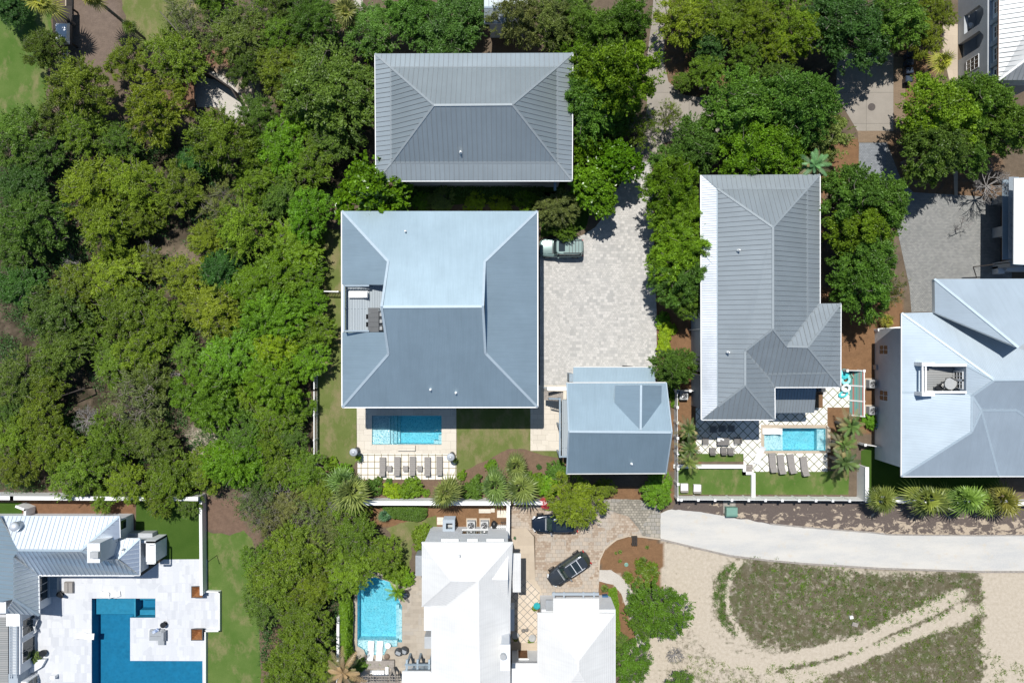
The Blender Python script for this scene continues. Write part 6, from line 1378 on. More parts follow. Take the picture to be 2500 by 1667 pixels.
mb = MB(); c = W(*q('h', 238, 975), .3); mb.ball((c.x-.15, c.y, .22), .22, 10, 0, .8); mb.ball((c.x+.2, c.y+.05, .2), .2, 10, 0, .8); top(mb, 'stone_lantern', M['wicker'], 'pair of joined dark wicker balls on the diamond tiled path', 'wicker ornament', (c.x, c.y, 0))
mb = MB(); c = W(*q('h', 1150, 605), .3); mb.box(c.x, c.y, .05, .55, .8, .6, .1); mb.box(c.x, c.y, .65, .62, .88, .08, .1); top(mb, 'storage_bin', simple('blue_plastic', (.03, .10, .20), .4, 0, .2), 'dark blue bin between the white garage house and the hedge', 'bin', (c.x, c.y, 0))
# terrace furniture on the east house
mb = MB(); c = W(*q('k', 1440, 945), 9.35); mb.lathe(c.x, c.y, [(.3, 8.6), (.05, 8.65), (.05, 9.28), (.56, 9.3), (.56, 9.35), (.02, 9.352)], 26); top(mb, 'round_table', M['ac'], 'round grey table on the sunken roof terrace of the right hand house', 'table', (c.x, c.y, 8.6))
for (x, y, a, seat, lab) in ((950, 1080, 40, 'black', 'black framed chair nearest the left rail of the sunken terrace'), (1110, 1000, 45, 'cushion', 'black chair with a white cushion on the sunken terrace'), (1640, 1050, 130, 'cushion', 'black chair with a cream cushion between the terrace table and doors'), (1290, 880, -30, 'dark', 'dark chair tucked under the upper left of the terrace table')):
    r = make_chair(lab, 'black', seat, .55); put(r, *q('k', x, y), 8.6, R_(a)); r['group'] = 'chairs on the sunken terrace'
# ---------------------------------------------------------------- cars
def outline(L, wd, z, x0=0, nf=3.2, nr=4.5, n=40, cx=0):
    pts = []
    for i in range(n):
        a = 2*math.pi*i/n; c, s = math.cos(a), math.sin(a); e = nf if c < 0 else nr
        pts.append((cx+L/2*math.copysign(abs(c)**(2/e), c), wd/2*math.copysign(abs(s)**(2/e), s), z))
    return pts
def loft(mb, rings, mi=0):
    n = len(rings[0]); vs = [p for r in rings for p in r]; fs = [(k*n+i, k*n+(i+1) % n, (k+1)*n+(i+1) % n, (k+1)*n+i) for k in range(len(rings)-1) for i in range(n)]
    fs.append(tuple(range(n-1, -1, -1))); fs.append(tuple(range((len(rings)-1)*n, len(rings)*n))); mb.add(vs, fs, mi)
def make_car(label, px, py, rz, paint, L=4.9, wd=1.95, hh=1.75, boxy=False, rack='bars', glassm='glass', roofx=(-.35, 2.0)):
    """front of the car looks towards -x before turning"""
    root = thing('car', label, 'car'); nf, nr = (5.0, 6.0) if boxy else (2.9, 3.6); b = MB(); zb = .98 if not boxy else 1.08
    loft(b, [outline(L*.95, wd*.92, .28, nf=nf, nr=nr), outline(L, wd*.985, .42, nf=nf, nr=nr), outline(L*.995, wd, .62, nf=nf, nr=nr), outline(L*.975, wd*.985, zb-.12, nf=nf, nr=nr), outline(L*.95, wd*.93, zb-.03, nf=nf, nr=nr), outline(L*.90, wd*.82, zb, nf=nf, nr=nr)])
    for s in (-1, 1): b.bar((-L*.44, s*wd*.30, zb+.005), (-L*.20, s*wd*.33, zb+.03), .05, .02)
    body = b.build('body', paint, root, True)
    if body.data.polygons: pass
    g = MB(); x0, x1 = -L*.19, L*.475; rx0, rx1 = roofx[0]-.02, roofx[1]; cx = (x0+x1)/2; cr = (rx0+rx1)/2
    A = outline(x1-x0, wd*.90, zb-.01, cx=cx, nf=5 if boxy else 4, nr=5); Bt = outline(rx1-rx0, wd*.76 if boxy else wd*.70, hh-.04, cx=cr, nf=5, nr=5)
    mid = [tuple(a_*.45+b_*.55 for a_, b_ in zip(p, q_)) for p, q_ in zip(A, Bt)]; mid = [(x, y*1.03, z) for x, y, z in mid]; loft(g, [A, mid, Bt]); g.build('window_glass', M[glassm], root)
    rf = MB(); ro = outline(rx1-rx0+.10, wd*.80 if boxy else wd*.735, hh-.05, cx=cr, nf=5, nr=5); ri = outline(rx1-rx0-.04, wd*.74 if boxy else wd*.66, hh+.01, cx=cr, nf=5, nr=5); loft(rf, [ro, [(x, y, hh-.02) for x, y, z in ro], ri]); 
    for s in (-1, 1):       # pillars
        for xa, xb in ((x0+.12, rx0+.12), (cx+.1, cr+.05), (x1-.25, rx1-.12)): rf.bar((xa, s*wd*.435, zb), (xb, s*wd*.375 if boxy else s*wd*.345, hh-.05), .09, .07)
        rf.bar((x0+.1, s*wd*.40, zb+.03), (rx0+.05, s*wd*(.36 if boxy else .33), hh-.05), .07, .07)
    rf.build('roof', paint, root)
    sr = MB(); sr.box(rx0+.55 if boxy else cr-.15, 0, hh+.012, .65 if boxy else 1.15, wd*.5, .008); sr.build('sunroof', M['glass'], root)
    for sx in (-1, 1):
        for sy in (-1, 1):
            xw = sx*L*.31-.02; r = .37; w_ = MB(); w_.tube((xw, sy*(wd/2-.20), r), (xw, sy*(wd/2+.035), r), r, None, 22); wh = w_.build('wheel', M['tyre'], root)
            w_ = MB(); w_.tube((xw, sy*(wd/2+.03), r), (xw, sy*(wd/2+.045), r), r*.66, None, 16); w_.build('rim', M['rim'], wh)
    for sy in (-1, 1):
        m = MB(); m.hull([(x0+.42, sy*(wd*.46), 1.0), (x0+.58, sy*(wd*.46), 1.0), (x0+.62, sy*(wd*.46+.24), 1.02), (x0+.50, sy*(wd*.46+.24), 1.02)], [(x0+.42, sy*(wd*.46), 1.10), (x0+.58, sy*(wd*.46), 1.10), (x0+.62, sy*(wd*.46+.24), 1.18), (x0+.50, sy*(wd*.46+.24), 1.18)]); m.build('mirror', paint, root)
        m = MB(); m.hull([(-L*.485, sy*wd*.24, .66), (-L*.44, sy*wd*.43, .66), (-L*.42, sy*wd*.40, .66), (-L*.46, sy*wd*.24, .66)], [(-L*.470, sy*wd*.24, .84), (-L*.425, sy*wd*.42, .84), (-L*.41, sy*wd*.39, .86), (-L*.45, sy*wd*.24, .86)]); m.build('headlight', M['lens'], root)
        m = MB(); m.box(L*.465, sy*wd*.36, .72, .09, .32, .20, -sy*.3); m.build('tail_light', M['red'], root)
    m = MB(); m.box(-L*.492, 0, .45, .04, wd*.5, .25); m.build('grille', M['black'], root)
    wp = MB(); wp.bar((x0+.02, -wd*.33, zb+.03), (x0+.06, wd*.05, zb+.05), .03, .02); wp.bar((x0+.02, wd*.02, zb+.03), (x0+.06, wd*.34, zb+.05), .03, .02); wp.box(x0-.06, 0, zb-.005, .07, wd*.70, .02); wp.build('wiper', M['grey'] if not boxy else M['black'], root)
    rk = MB(); zr = hh+.09
    if rack == 'basket':
        xa, xb, yy = cr-.15, rx1-.1, wd*.33
        for s in (-1, 1): rk.bar((xa-.5, s*yy, zr), (xb, s*yy, zr), .05, .05)
        for i in range(5): x = xa+.1+(xb-xa-.1)*i/4; rk.bar((x, -yy, zr), (x, yy, zr), .045, .04)
        rk.build('roof_rack', M['black'], root)
    elif rack == 'bars':
        for s in (-1, 1): rk.bar((rx0+.25, s*wd*.31, zr), (rx1-.35, s*wd*.31, zr), .04, .04)
        for x in (cr-.25, cr+.45): rk.bar((x, -wd*.33, zr+.02), (x, wd*.33, zr+.02), .07, .03)
        rk.build('roof_rack', M['steel'], root)
    put(root, px, py, .02, rz); return root
p_sage = simple('sage_paint', (.155, .225, .215), .28, .25, .03, 2, 0, .5); p_navy = simple('navy_paint', (.014, .024, .042), .18, .3, .05, 2, 0, .7); p_char = simple('charcoal_paint', (.042, .052, .064), .22, .35, .05, 2, 0, .7)
make_car('pale sage green boxy car with a black roof rack beside the big house', *q('s', 1090, 745), 0, p_sage, 4.75, 1.98, 1.86, True, 'basket', roofx=(-.55, 2.15))
make_car('glossy black car half hidden under the round tree on the tan paver court', *q('c', 600, 385), 0, p_navy, 5.0, 1.95, 1.6, False, '', 'green_glass', (-.3, 1.9))
make_car('dark grey estate car with roof bars parked at a slant on the tan pavers', *q('c', 835, 1165), R_(34), p_char, 4.95, 1.95, 1.65, False, 'bars', 'green_glass', (-.35, 1.95))
# ---------------------------------------------------------------- foliage templates
def quads_mesh(name, P, T, B, tone, mat, up=None):
    """leaves: centre P, half length vector T, half width vector B"""
    n = len(P); V = np.empty((n, 4, 3), np.float32); V[:, 0] = P-T; V[:, 1] = P+B-T*.1; V[:, 2] = P+T; V[:, 3] = P-B-T*.1
    me = bpy.data.meshes.new(name); me.vertices.add(n*4); me.vertices.foreach_set('co', V.reshape(-1)); me.loops.add(n*4); me.loops.foreach_set('vertex_index', np.arange(n*4, dtype=np.int32))
    me.polygons.add(n); me.polygons.foreach_set('loop_start', np.arange(0, n*4, 4, dtype=np.int32)); me.polygons.foreach_set('loop_total', np.full(n, 4, np.int32)); me.update()
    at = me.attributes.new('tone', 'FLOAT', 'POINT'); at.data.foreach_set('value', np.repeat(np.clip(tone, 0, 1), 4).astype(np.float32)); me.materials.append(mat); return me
def unit(v): return v/np.maximum(np.linalg.norm(v, axis=-1, keepdims=True), 1e-6)
def leaves(g, C0, N0, leaf, asp, outward=.6):
    n = len(C0); nrm = unit(N0*outward+g.normal(size=(n, 3))*.55+np.array([0, 0, .45])); t = unit(np.cross(nrm, g.normal(size=(n, 3)))); b = np.cross(nrm, t)
    L = leaf*(.7+.6*g.random((n, 1))); return t*L, b*L*asp
def crown(name, seed, R, sprays, per, leaf, asp, cr, wid, lng, mat='leaf', dome=.75, gap=0):
    """a crown of radiating sprays, each a chain of leaf clumps, so the outline is uneven and dark gaps stay between them"""
    g = np.random.default_rng(seed); LC = []; P = []; N = []; TN = []; ecc = 1+.25*(g.random(4)-.5)
    for i in range(sprays):
        a = i*2.39996+g.uniform(-.35, .35); f = math.sqrt((i+.3)/sprays); d = R*f*(.80+.2*g.random())*(1+.16*math.sin(2*a+seed)+.10*math.sin(3*a+seed*2)); z = R*dome*(1-.85*f*f)+R*g.uniform(-.10, .16)
        c = np.array([math.cos(a)*d, math.sin(a)*d, z]); rad = np.array([math.cos(a), math.sin(a), 0])*(.3+.7*f)+g.normal(size=3)*.35; rad[2] = .15-.35*f; rad = unit(rad); side = unit(np.cross(rad, [0, 0, 1])); LC.append(c); bt = g.uniform(.32, .72)
        L = R*lng*g.uniform(.7, 1.2); Wd = R*wid*g.uniform(.7, 1.2); m = max(4, int(L*Wd*5.2/(cr*cr)))
        for k in range(m):
            u = g.uniform(-1, 1); v = g.uniform(-1, 1)*(1-.55*max(0, u)); p = c+rad*u*L+side*v*Wd+np.array([0, 0, -.55*Wd*v*v-.15*L*u*u+g.normal()*.10*R*wid])
            rr = cr*g.uniform(.55, 1.25); n_ = int(per*(rr/cr)**1.6)+4; o = unit(g.normal(size=(n_, 3)))*g.random((n_, 1))**.5*rr*np.array([1, 1, .6]); up = np.array([0, 0, 1.])
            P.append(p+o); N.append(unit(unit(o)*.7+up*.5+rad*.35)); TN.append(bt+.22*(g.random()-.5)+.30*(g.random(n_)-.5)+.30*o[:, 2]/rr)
    for i in range(int(sprays*2.2)):       # thin leafy twigs feathering the outline
        a = g.uniform(0, 6.283); f = g.uniform(.75, 1.0); dd = R*f*(1+.16*math.sin(2*a+seed)+.10*math.sin(3*a+seed*2)); s0 = np.array([math.cos(a)*dd, math.sin(a)*dd, R*dome*(1-.85*f*f)+R*g.uniform(-.05, .15)]); dr = unit(np.array([math.cos(a), math.sin(a), .1])+g.normal(size=3)*.35); LL = R*g.uniform(.10, .26); n_ = int(per*.8)
        u = g.random((n_, 1)); P.append(s0+dr*LL*u+g.normal(size=(n_, 3))*cr*.30*(1.1-u)); N.append(np.tile([0, 0, 1.], (n_, 1))+dr*.3); TN.append(np.full(n_, g.uniform(.35, .8))+.25*(g.random(n_)-.5))
    P = np.concatenate(P); N = np.concatenate(N); TN = np.concatenate(TN); T, B = leaves(g, P, N, leaf, asp); return quads_mesh(name, P, T, B, TN, M[mat]), LC
def trunk_mesh(name, seed, LC, base, r0, twigs=0, R=1):
    rnd = random.Random(seed); mb = MB(); fork = Vector((rnd.uniform(-.2, .2)*R, rnd.uniform(-.2, .2)*R, base*.55)); mb.tube((0, 0, 0), fork, r0, r0*.75, 8)
    for c in LC:
        e = Vector(c)+Vector((0, 0, base)); mid = fork.lerp(e, .5)+Vector((rnd.uniform(-.15, .15), rnd.uniform(-.15, .15), rnd.uniform(-.1, .25)))*R*.4
        mb.tube(fork, mid, r0*.45, r0*.28, 5); mb.tube(mid, e, r0*.28, r0*.1, 5)
        for k in range(twigs):
            d = Vector((rnd.gauss(0, 1), rnd.gauss(0, 1), abs(rnd.gauss(0, .8)))).normalized()*R*.33*rnd.uniform(.6, 1.25); s_ = mid.lerp(e, rnd.random()); m2 = s_+d*.55+Vector((rnd.gauss(0, .05), rnd.gauss(0, .05), 0))*R; mb.tube(s_, m2, .03, .02, 3); mb.tube(m2, s_+d+Vector((rnd.gauss(0, .06), rnd.gauss(0, .06), .02))*R, .02, .008, 3)
    me = bpy.data.meshes.new(name); me.from_pydata(mb.v, [], mb.f); me.materials.append(M['bark']); me.update(); return me
TPL = {}
def template(kind, R, base, r0, sprays, per, leaf, asp, cr, wid, lng, mat, twigs, seed, dome=.75):
    me, LC = crown(kind+'_crown', seed, R*.93, sprays, per, leaf, asp, cr, wid, lng, mat, dome); tm = trunk_mesh(kind+'_trunk', seed, LC, base, r0, twigs, R); TPL.setdefault(kind, []).append((me, tm, R, base))
for v in range(4):
    template('scrub', 3.2, 2.6, .16, 50, 28, .080, .42, .25, .145, .20, 'leaf', 3, 100+v, .62)
    template('oak', 3.4, 2.8, .20, 62, 28, .095, .42, .27, .17, .19, 'leaf', 1, 200+v, .72)
for v in range(3):
    template('feathery', 2.8, 2.6, .15, 58, 28, .14, .20, .24, .10, .26, 'leaf', 1, 400+v, .65)
for v in range(2):
    template('magnolia', 2.1, 2.0, .12, 52, 18, .12, .5, .22, .17, .19, 'leaf_gloss', 0, 300+v, .7)
    template('small', 1.5, 1.0, .08, 32, 24, .065, .45, .15, .17, .22, 'leaf', 1, 500+v, .75)
    template('shrub', .85, .25, .04, 24, 22, .05, .5, .10, .2, .24, 'leaf', 0, 600+v, .75)
    template('wispy', 2.6, 2.6, .12, 30, 14, .09, .25, .24, .10, .26, 'leaf', 7, 700+v, .5)
def strip(mb_v, mb_f, pts, wd, side):
    n0 = len(mb_v)
    for p, w_ in zip(pts, wd): mb_v.append(p-side*w_); mb_v.append(p+side*w_)
    for i in range(len(pts)-1): k = n0+2*i; mb_f.append((k, k+1, k+3, k+2))
def frond_mesh(name, seed, R, nf, kind='fan', dry=0.0, mat='leaf', droop=.5, hub=.0):
    rnd = random.Random(seed); V = []; F = []; tone = []
    for i in range(nf):
        az_ = i*2.39996+rnd.uniform(-.2, .2); t = i/nf; elv = math.radians((78-100*t if kind == 'fan' else 66-82*t)+rnd.uniform(-8, 8)); L = R*rnd.uniform(.62, 1.15); d = Vector((math.cos(az_)*math.cos(elv), math.sin(az_)*math.cos(elv), math.sin(elv))); side = Vector((-math.sin(az_), math.cos(az_), 0)); tn = rnd.uniform(.15, 1.0)-.25*t; n_before = len(V)
        if kind == 'fan':
            pl = L*.30; c = d*pl; strip(V, F, [Vector((0, 0, 0)), c], [.03, .025], side); m = 12; up = side.cross(d).normalized()*-1
            if up.z < 0: up = -up
            for j in range(m):
                a = math.radians(-75+150*j/(m-1)); ll = L*.72*(1-.22*abs(a)/2.0)*rnd.uniform(.9, 1.08); dd = (d*math.cos(a)+side*math.sin(a)).normalized(); mid = c+dd*ll*.55+up*.03; tip = c+dd*ll-Vector((0, 0, droop*ll*(.30+rnd.random()*.35))); sd = dd.cross(up).normalized(); strip(V, F, [c, mid, tip], [.02, .062*R/1.8, .004], (sd+up*(.35 if j % 2 else -.35)).normalized())
        else:   # feather shaped
            m = 15; prev = []
            for k in range(m+1): s_ = k/m; prev.append(Vector((d.x*L*s_, d.y*L*s_, d.z*L*s_-droop*L*s_*s_*.55)))
            strip(V, F, prev, [.018]*(m+1), side)
            for k in range(2, m):
                for sg in (-1, 1):
                    fw = (prev[k+1]-prev[k]).normalized(); ll = L*.19*math.sin(math.pi*(k/m)**.8*.93)*rnd.uniform(.85, 1.1)+.03; dd = (fw*.75+side*sg*.85+Vector((0, 0, .15))).normalized(); tip = prev[k]+dd*ll-Vector((0, 0, ll*.25)); strip(V, F, [prev[k], prev[k].lerp(tip, .5)+Vector((0, 0, .02)), tip], [.02*R, .022*R, .004], fw)
        tone += [tn]*(len(V)-n_before)
    me = bpy.data.meshes.new(name); me.from_pydata([tuple(v+Vector((0, 0, hub))) for v in V], [], F); at = me.attributes.new('tone', 'FLOAT', 'POINT'); at.data.foreach_set('value', np.clip(tone, 0, 1)); me.materials.append(M[mat]); me.update(); return me
FR = {'fan': [frond_mesh('fan_fronds', 20+i, 1.8, 16, 'fan') for i in range(3)], 'dry': [frond_mesh('dry_fronds', 30+i, 1.8, 16, 'feather', droop=.8) for i in range(2)], 'feather': [frond_mesh('feather_fronds', 40+i, 1.7, 17, 'feather', droop=.7) for i in range(2)],
      'cycad': [frond_mesh('cycad_fronds', 50, .85, 34, 'feather', droop=.35)], 'agave': [frond_mesh('agave_leaves', 60, .5, 22, 'feather', droop=.1)]}
def stem_mesh(name, h, r):
    mb = MB(); n = 10
    for i in range(n): z = h*i/n; mb.lathe(0, 0, [(r*1.0, z), (r*1.14, z+h/n*.8), (r, z+h/n)], 9, cap=False)
    me = bpy.data.meshes.new(name); me.from_pydata(mb.v, [], mb.f); me.materials.append(M['bark']); me.update(); return me
STEM = stem_mesh('palm_stem', 1.0, .14)
SRGB = lambda r, g, b: tuple(((c/255)/12.92 if c/255 < .04045 else ((c/255+.055)/1.055)**2.4) for c in (r, g, b))
# leaf colours (albedo)
CO = {'olive': (.122, .185, .024), 'bright': (.118, .215, .018), 'mid': (.092, .165, .034), 'deep': (.050, .120, .034), 'grey': (.14, .175, .068), 'yellow': (.155, .220, .024), 'mag': (.090, .175, .012), 'lime': (.20, .30, .018), 'palm': (.175, .240, .090), 'palmy': (.26, .28, .07), 'blue': (.105, .21, .14), 'drab': (.095, .150, .034), 'drygrey': (.26, .225, .175), 'palmg': (.17, .225, .065), 'palmd': (.115, .175, .065), 'pine': (.085, .155, .018)}
def tree(kind, x, y, r, col, label, group, name=None, cat='tree', reg=0, hk=1.0, h0=0.0):
    rnd = random.Random(int(x*7+y*13+r)); px, py = q(reg, x, y); r_px = r*ORG[reg][2]; tp = TPL[kind][rnd.randrange(len(TPL[kind]))]; me, tm, R, base = tp
    zc = (base+R*.5); s = r_px/S/R*(H-zc)/H/.93; zc = zc*s*hk; s = r_px/S/R*(H-zc)/H/.93
    p = W(px, py, (base+R*.45)*s*hk); root = thing(name or 'tree', label, cat, (p.x, p.y, 0), group, rnd.uniform(0, 6.28)); k = rnd.uniform(.88, 1.12)
    root.scale = (s*k**.5, s/k**.5, s*hk); c = CO[col] if isinstance(col, str) else col; j = [rnd.uniform(.86, 1.14) for _ in range(3)]; m_ = rnd.uniform(.85, 1.15)
    col4 = (c[0]*m_*j[0], c[1]*m_*(1+(j[1]-1)*.4), c[2]*m_*j[2], 1)
    if kind != 'shrub' or True: t = link('trunk' if kind not in ('shrub',) else 'stems', tm, root)
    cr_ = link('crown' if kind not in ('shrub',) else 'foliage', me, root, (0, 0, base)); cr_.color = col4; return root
def palm(x, y, r, h, label, group='palms', kind='fan', col='palm', reg=0, dryskirt=False, name='palm_tree', cat='palm'):
    rnd = random.Random(int(x*3+y*5)); px, py = q(reg, x, y); p = W(px, py, h); s = r*ORG[reg][2]/S*(H-h)/H/(1.8 if kind in ('fan', 'dry') else 1.7)
    root = thing(name, label, cat, (p.x, p.y, 0), group); st = link('trunk', STEM, root); st.scale = (1.1*s**.5, 1.1*s**.5, h+.05)
    f = link('fronds', rnd.choice(FR[kind]), root, (0, 0, h)); f.scale = (s,)*3; f.rotation_euler = (rnd.uniform(-.2, .2), rnd.uniform(-.2, .2), rnd.uniform(0, 6)); f.scale = (s*rnd.uniform(.85, 1.15), s*rnd.uniform(.85, 1.15), s); c = CO[col]; f.color = (c[0]*rnd.uniform(.8, 1.25), c[1]*rnd.uniform(.85, 1.1), c[2], 1)
    if dryskirt: d = link('dry_fronds', rnd.choice(FR['dry']), root, (0, 0, h-.35*s)); d.scale = (s*1.02, s*1.02, s*.7); d.color = (.19, .165, .12, 1); d.rotation_euler = (0, 0, rnd.uniform(0, 6))
    return root
# ------------------------------------------------ trees beside the top house and drive (overview pixels)
GW = 'trees of the left woodland'; GN = 'leafy trees round the upper houses'; GS = 'garden shrubs below the main pool'; GO = 'olive scrub oaks at the top'
def where(x, y):
    return ''
def batch(rows, group, reg=0, hk=1.0):
    for kind, x, y, r, col, label in rows: tree(kind, x, y, r, col, label, group, reg=reg, hk=hk*(1+.12*math.sin(x*.7+y)))
batch([
 ('oak', 18, 12, 42, 'deep', 'dark green tree crown cut by the top left corner of the photo'),
 ('scrub', 92, 106, 48, 'drab', 'thin olive bush-like tree between the upper left lawn and the timber deck'),
 ('scrub', 283, 135, 46, 'olive', 'small olive tree below the palm shadows at the top left'),
 ('scrub', 397, 122, 66, 'olive', 'wide olive tree between the bare mulch and the pale yard wall'),
 ('wispy', 415, 35, 55, 'grey', 'very thin grey-green tree over the small upper lawn'),
 ('scrub', 532, 78, 66, 'drab', 'olive tree with a brown patch above the pale yard'), ('wispy', 585, 22, 45, 'olive', 'sparse olive tree at the top edge left of the palm'),
 ('scrub', 172, 195, 70, 'olive', 'olive tree at the right corner of the big upper left lawn'),
 ('scrub', 345, 245, 75, 'yellow', 'yellow-olive tree left of the timber screen wall'),
 ('scrub', 185, 290, 62, 'olive', 'olive tree over the small orange bench'),
 ('scrub', 28, 305, 68, 'mid', 'green tree at the left edge below the big lawn'),
 ('scrub', 112, 262, 48, 'drab', 'low olive tree touching the lower rim of the upper left lawn'), ('scrub', 500, 318, 76, 'olive', 'round olive tree just below the pale yard'), ('scrub', 268, 318, 45, 'drab', 'small drab tree in the dark hollow under the yellow-olive tree'),
 ('scrub', 588, 262, 48, 'drab', 'drab tree right of the pale yard'), ('oak', 45, 425, 55, 'deep', 'dark tree in the shade by the left edge, above a pale trunk'),
 ('scrub', 195, 428, 70, 'yellow', 'pale olive tree left of three joined crowns in the upper woods'), ('scrub', 300, 418, 66, 'yellow', 'middle one of three joined olive crowns in the upper woods'), ('scrub', 405, 430, 56, 'olive', 'right one of three joined olive crowns in the upper woods'),
 ('scrub', 588, 412, 54, 'olive', 'olive tree left of the grey trunk near the glossy magnolia'), ('wispy', 500, 468, 52, 'grey', 'greyish half dead tree with tangled pale branches in the upper woods'),
 ('scrub', 548, 522, 66, 'yellow', 'light olive tree right of the half dead grey tree'), ('scrub', 470, 548, 45, 'yellow', 'small light olive tree below the half dead grey tree'), ('scrub', 60, 505, 72, 'drab', 'wide drab tree at the left edge of the woods, upper one'),
 ('scrub', 228, 520, 62, 'olive', 'olive tree above the fallen grey branches'), ('scrub', 318, 500, 45, 'olive', 'small olive tree between the joined crowns and the fallen branches'), ('scrub', 30, 575, 50, 'drab', 'drab tree at the left edge, second one below the dark hollow'),
 ('scrub', 638, 75, 48, 'olive', 'rounded olive tree above the pale yard corner'), ('scrub', 640, 162, 58, 'olive', 'olive tree left of the biggest leafy oak'), ('scrub', 690, 130, 40, 'olive', 'small olive tree touching the top of the biggest leafy oak'),
 ('oak', 757, 198, 106, 'mid', 'biggest leafy oak, its crown reaching over the left corner of the grey hipped roof'), ('oak', 700, 245, 55, 'bright', 'leafy oak at the lower left of the biggest oak'), ('scrub', 725, 40, 60, 'mid', 'green tree at the top edge left of the fan palm'),
 ('scrub', 860, 62, 66, 'mid', 'feathery green tree right of the white path end at the top'), ('oak', 945, 32, 62, 'mid', 'green oak at the top edge above the grey hipped roof, left'), ('oak', 1030, 62, 82, 'deep', 'large dark green oak directly above the grey hipped roof'), ('oak', 1088, 22, 42, 'deep', 'dark oak beside the small grey house at the top edge'),
 ('small', 850, 112, 26, 'bright', 'small bright tree left of the grey hipped roof corner'), ('scrub', 765, 312, 58, 'mid', 'green and brown tree between the biggest oak and the magnolia'), ('feathery', 640, 335, 58, 'bright', 'bright green tree below the pale ground patch'), ('scrub', 708, 375, 56, 'olive', 'olive tree left of the dark gap beside the grey hipped roof'),
 ('oak', 590, 340, 45, 'mid', 'green tree between the round olive tree and the bright one'), ('oak', 640, 448, 50, 'mid', 'green tree below the pale bare trunk'), ('feathery', 705, 488, 52, 'bright', 'bright tree left of the corner of the big blue roof'), ('oak', 440, 370, 38, 'deep', 'dark small tree in the hollow of the upper woods'),
 ('scrub', 90, 345, 50, 'mid', 'green tree right of the dark hollow near the left edge')], GW, hk=1.2)
batch([
 ('oak', 40, 655, 55, 'deep', 'dark shaded tree at the left edge in the middle of the woods'), ('scrub', 255, 625, 62, 'yellow', 'light olive tree in the middle of the woods, below the fallen branches'), ('scrub', 332, 602, 40, 'olive', 'small olive tree beside the bare pale branch'),
 ('scrub', 165, 662, 60, 'olive', 'brown-olive tree right of the leaning bare trunk'), ('scrub', 415, 640, 55, 'yellow', 'light olive tree left of the pale dry clearing'), ('oak', 500, 625, 50, 'deep', 'darker blue-green tree right of the dry clearing'), ('scrub', 115, 720, 66, 'drab', 'drab olive tree, third from the left edge in the woods middle'),
 ('scrub', 285, 718, 70, 'olive', 'broad olive tree at the centre of the woods'), ('scrub', 362, 735, 55, 'olive', 'olive tree right of the broad central one'), ('scrub', 480, 715, 66, 'yellow', 'yellowish tree right of centre in the woods'), ('feathery', 562, 668, 56, 'bright', 'bright green tree between the dark one and the picket fence'),
 ('scrub', 128, 805, 62, 'drab', 'drab tree above the brown leafless patch'), ('scrub', 318, 792, 58, 'yellow', 'light olive tree below the broad central one'), ('scrub', 420, 805, 38, 'olive', 'small olive tree left of the bright fountain-shaped crown'), ('feathery', 518, 823, 68, 'bright', 'bright green crown beside the dark shadow gap, lower woods'),
 ('scrub', 30, 868, 60, 'drab', 'drab tree at the left edge, level with the brown patch'), ('scrub', 98, 880, 50, 'olive', 'olive tree above the dead grey bush'), ('scrub', 250, 835, 50, 'olive', 'olive tree right of the black trunk stub'), ('feathery', 463, 915, 70, 'bright', 'bright broad tree above the white sand patch'),
 ('scrub', 545, 925, 50, 'bright', 'bright tree right of the one above the sand patch'), ('wispy', 300, 925, 72, 'grey', 'large grey-green tree right of the dead grey bush'), ('scrub', 338, 870, 48, 'drab', 'drab tree over pale bare branches, lower woods'), ('scrub', 85, 960, 52, 'olive', 'olive tree left of the dead grey bush'),
 ('scrub', 22, 1005, 50, 'olive', 'olive tree at the left edge above the long white wall'), ('scrub', 240, 1015, 60, 'olive', 'olive tree below the dead grey bush'), ('scrub', 120, 1030, 58, 'olive', 'olive tree above the bright metal roof, second row'), ('scrub', 335, 1010, 58, 'drab', 'drab tree left of the white sand patch'),
 ('scrub', 555, 1015, 62, 'mid', 'green tree right of the white sand patch'), ('feathery', 670, 560, 58, 'bright', 'bright tree left of the shaded strip beside the big house'), ('feathery', 628, 632, 62, 'bright', 'yellow-green tree beside the tangled bare branches'), ('scrub', 700, 632, 46, 'bright', 'bright tree just above the picket fence corner'),
 ('feathery', 702, 690, 42, 'bright', 'bright tree at the corner of the picket fence'), ('feathery', 622, 722, 62, 'bright', 'large bright tree left of the picket fence, upper'), ('feathery', 706, 762, 48, 'bright', 'bright tree overhanging the upper picket fence'), ('feathery', 628, 800, 52, 'lime', 'brightest green tree left of the picket fence'),
 ('feathery', 700, 830, 46, 'bright', 'bright tree overhanging the middle of the picket fence'), ('feathery', 622, 880, 60, 'bright', 'bright tree left of the lower picket fence'), ('scrub', 678, 938, 40, 'bright', 'green tree at the lower picket fence'), ('scrub', 622, 958, 56, 'bright', 'green tree beside the lower picket fence, further left'),
 ('scrub', 655, 1010, 46, 'mid', 'green tree just left of the foot of the picket fence'), ('scrub', 605, 1030, 52, 'olive', 'olive tree above the grey dead twigs'), ('scrub', 15, 945, 40, 'drab', 'small drab tree right at the left edge of the woods'), ('scrub', 190, 770, 45, 'olive', 'small olive tree in a gap left of centre')], GW)
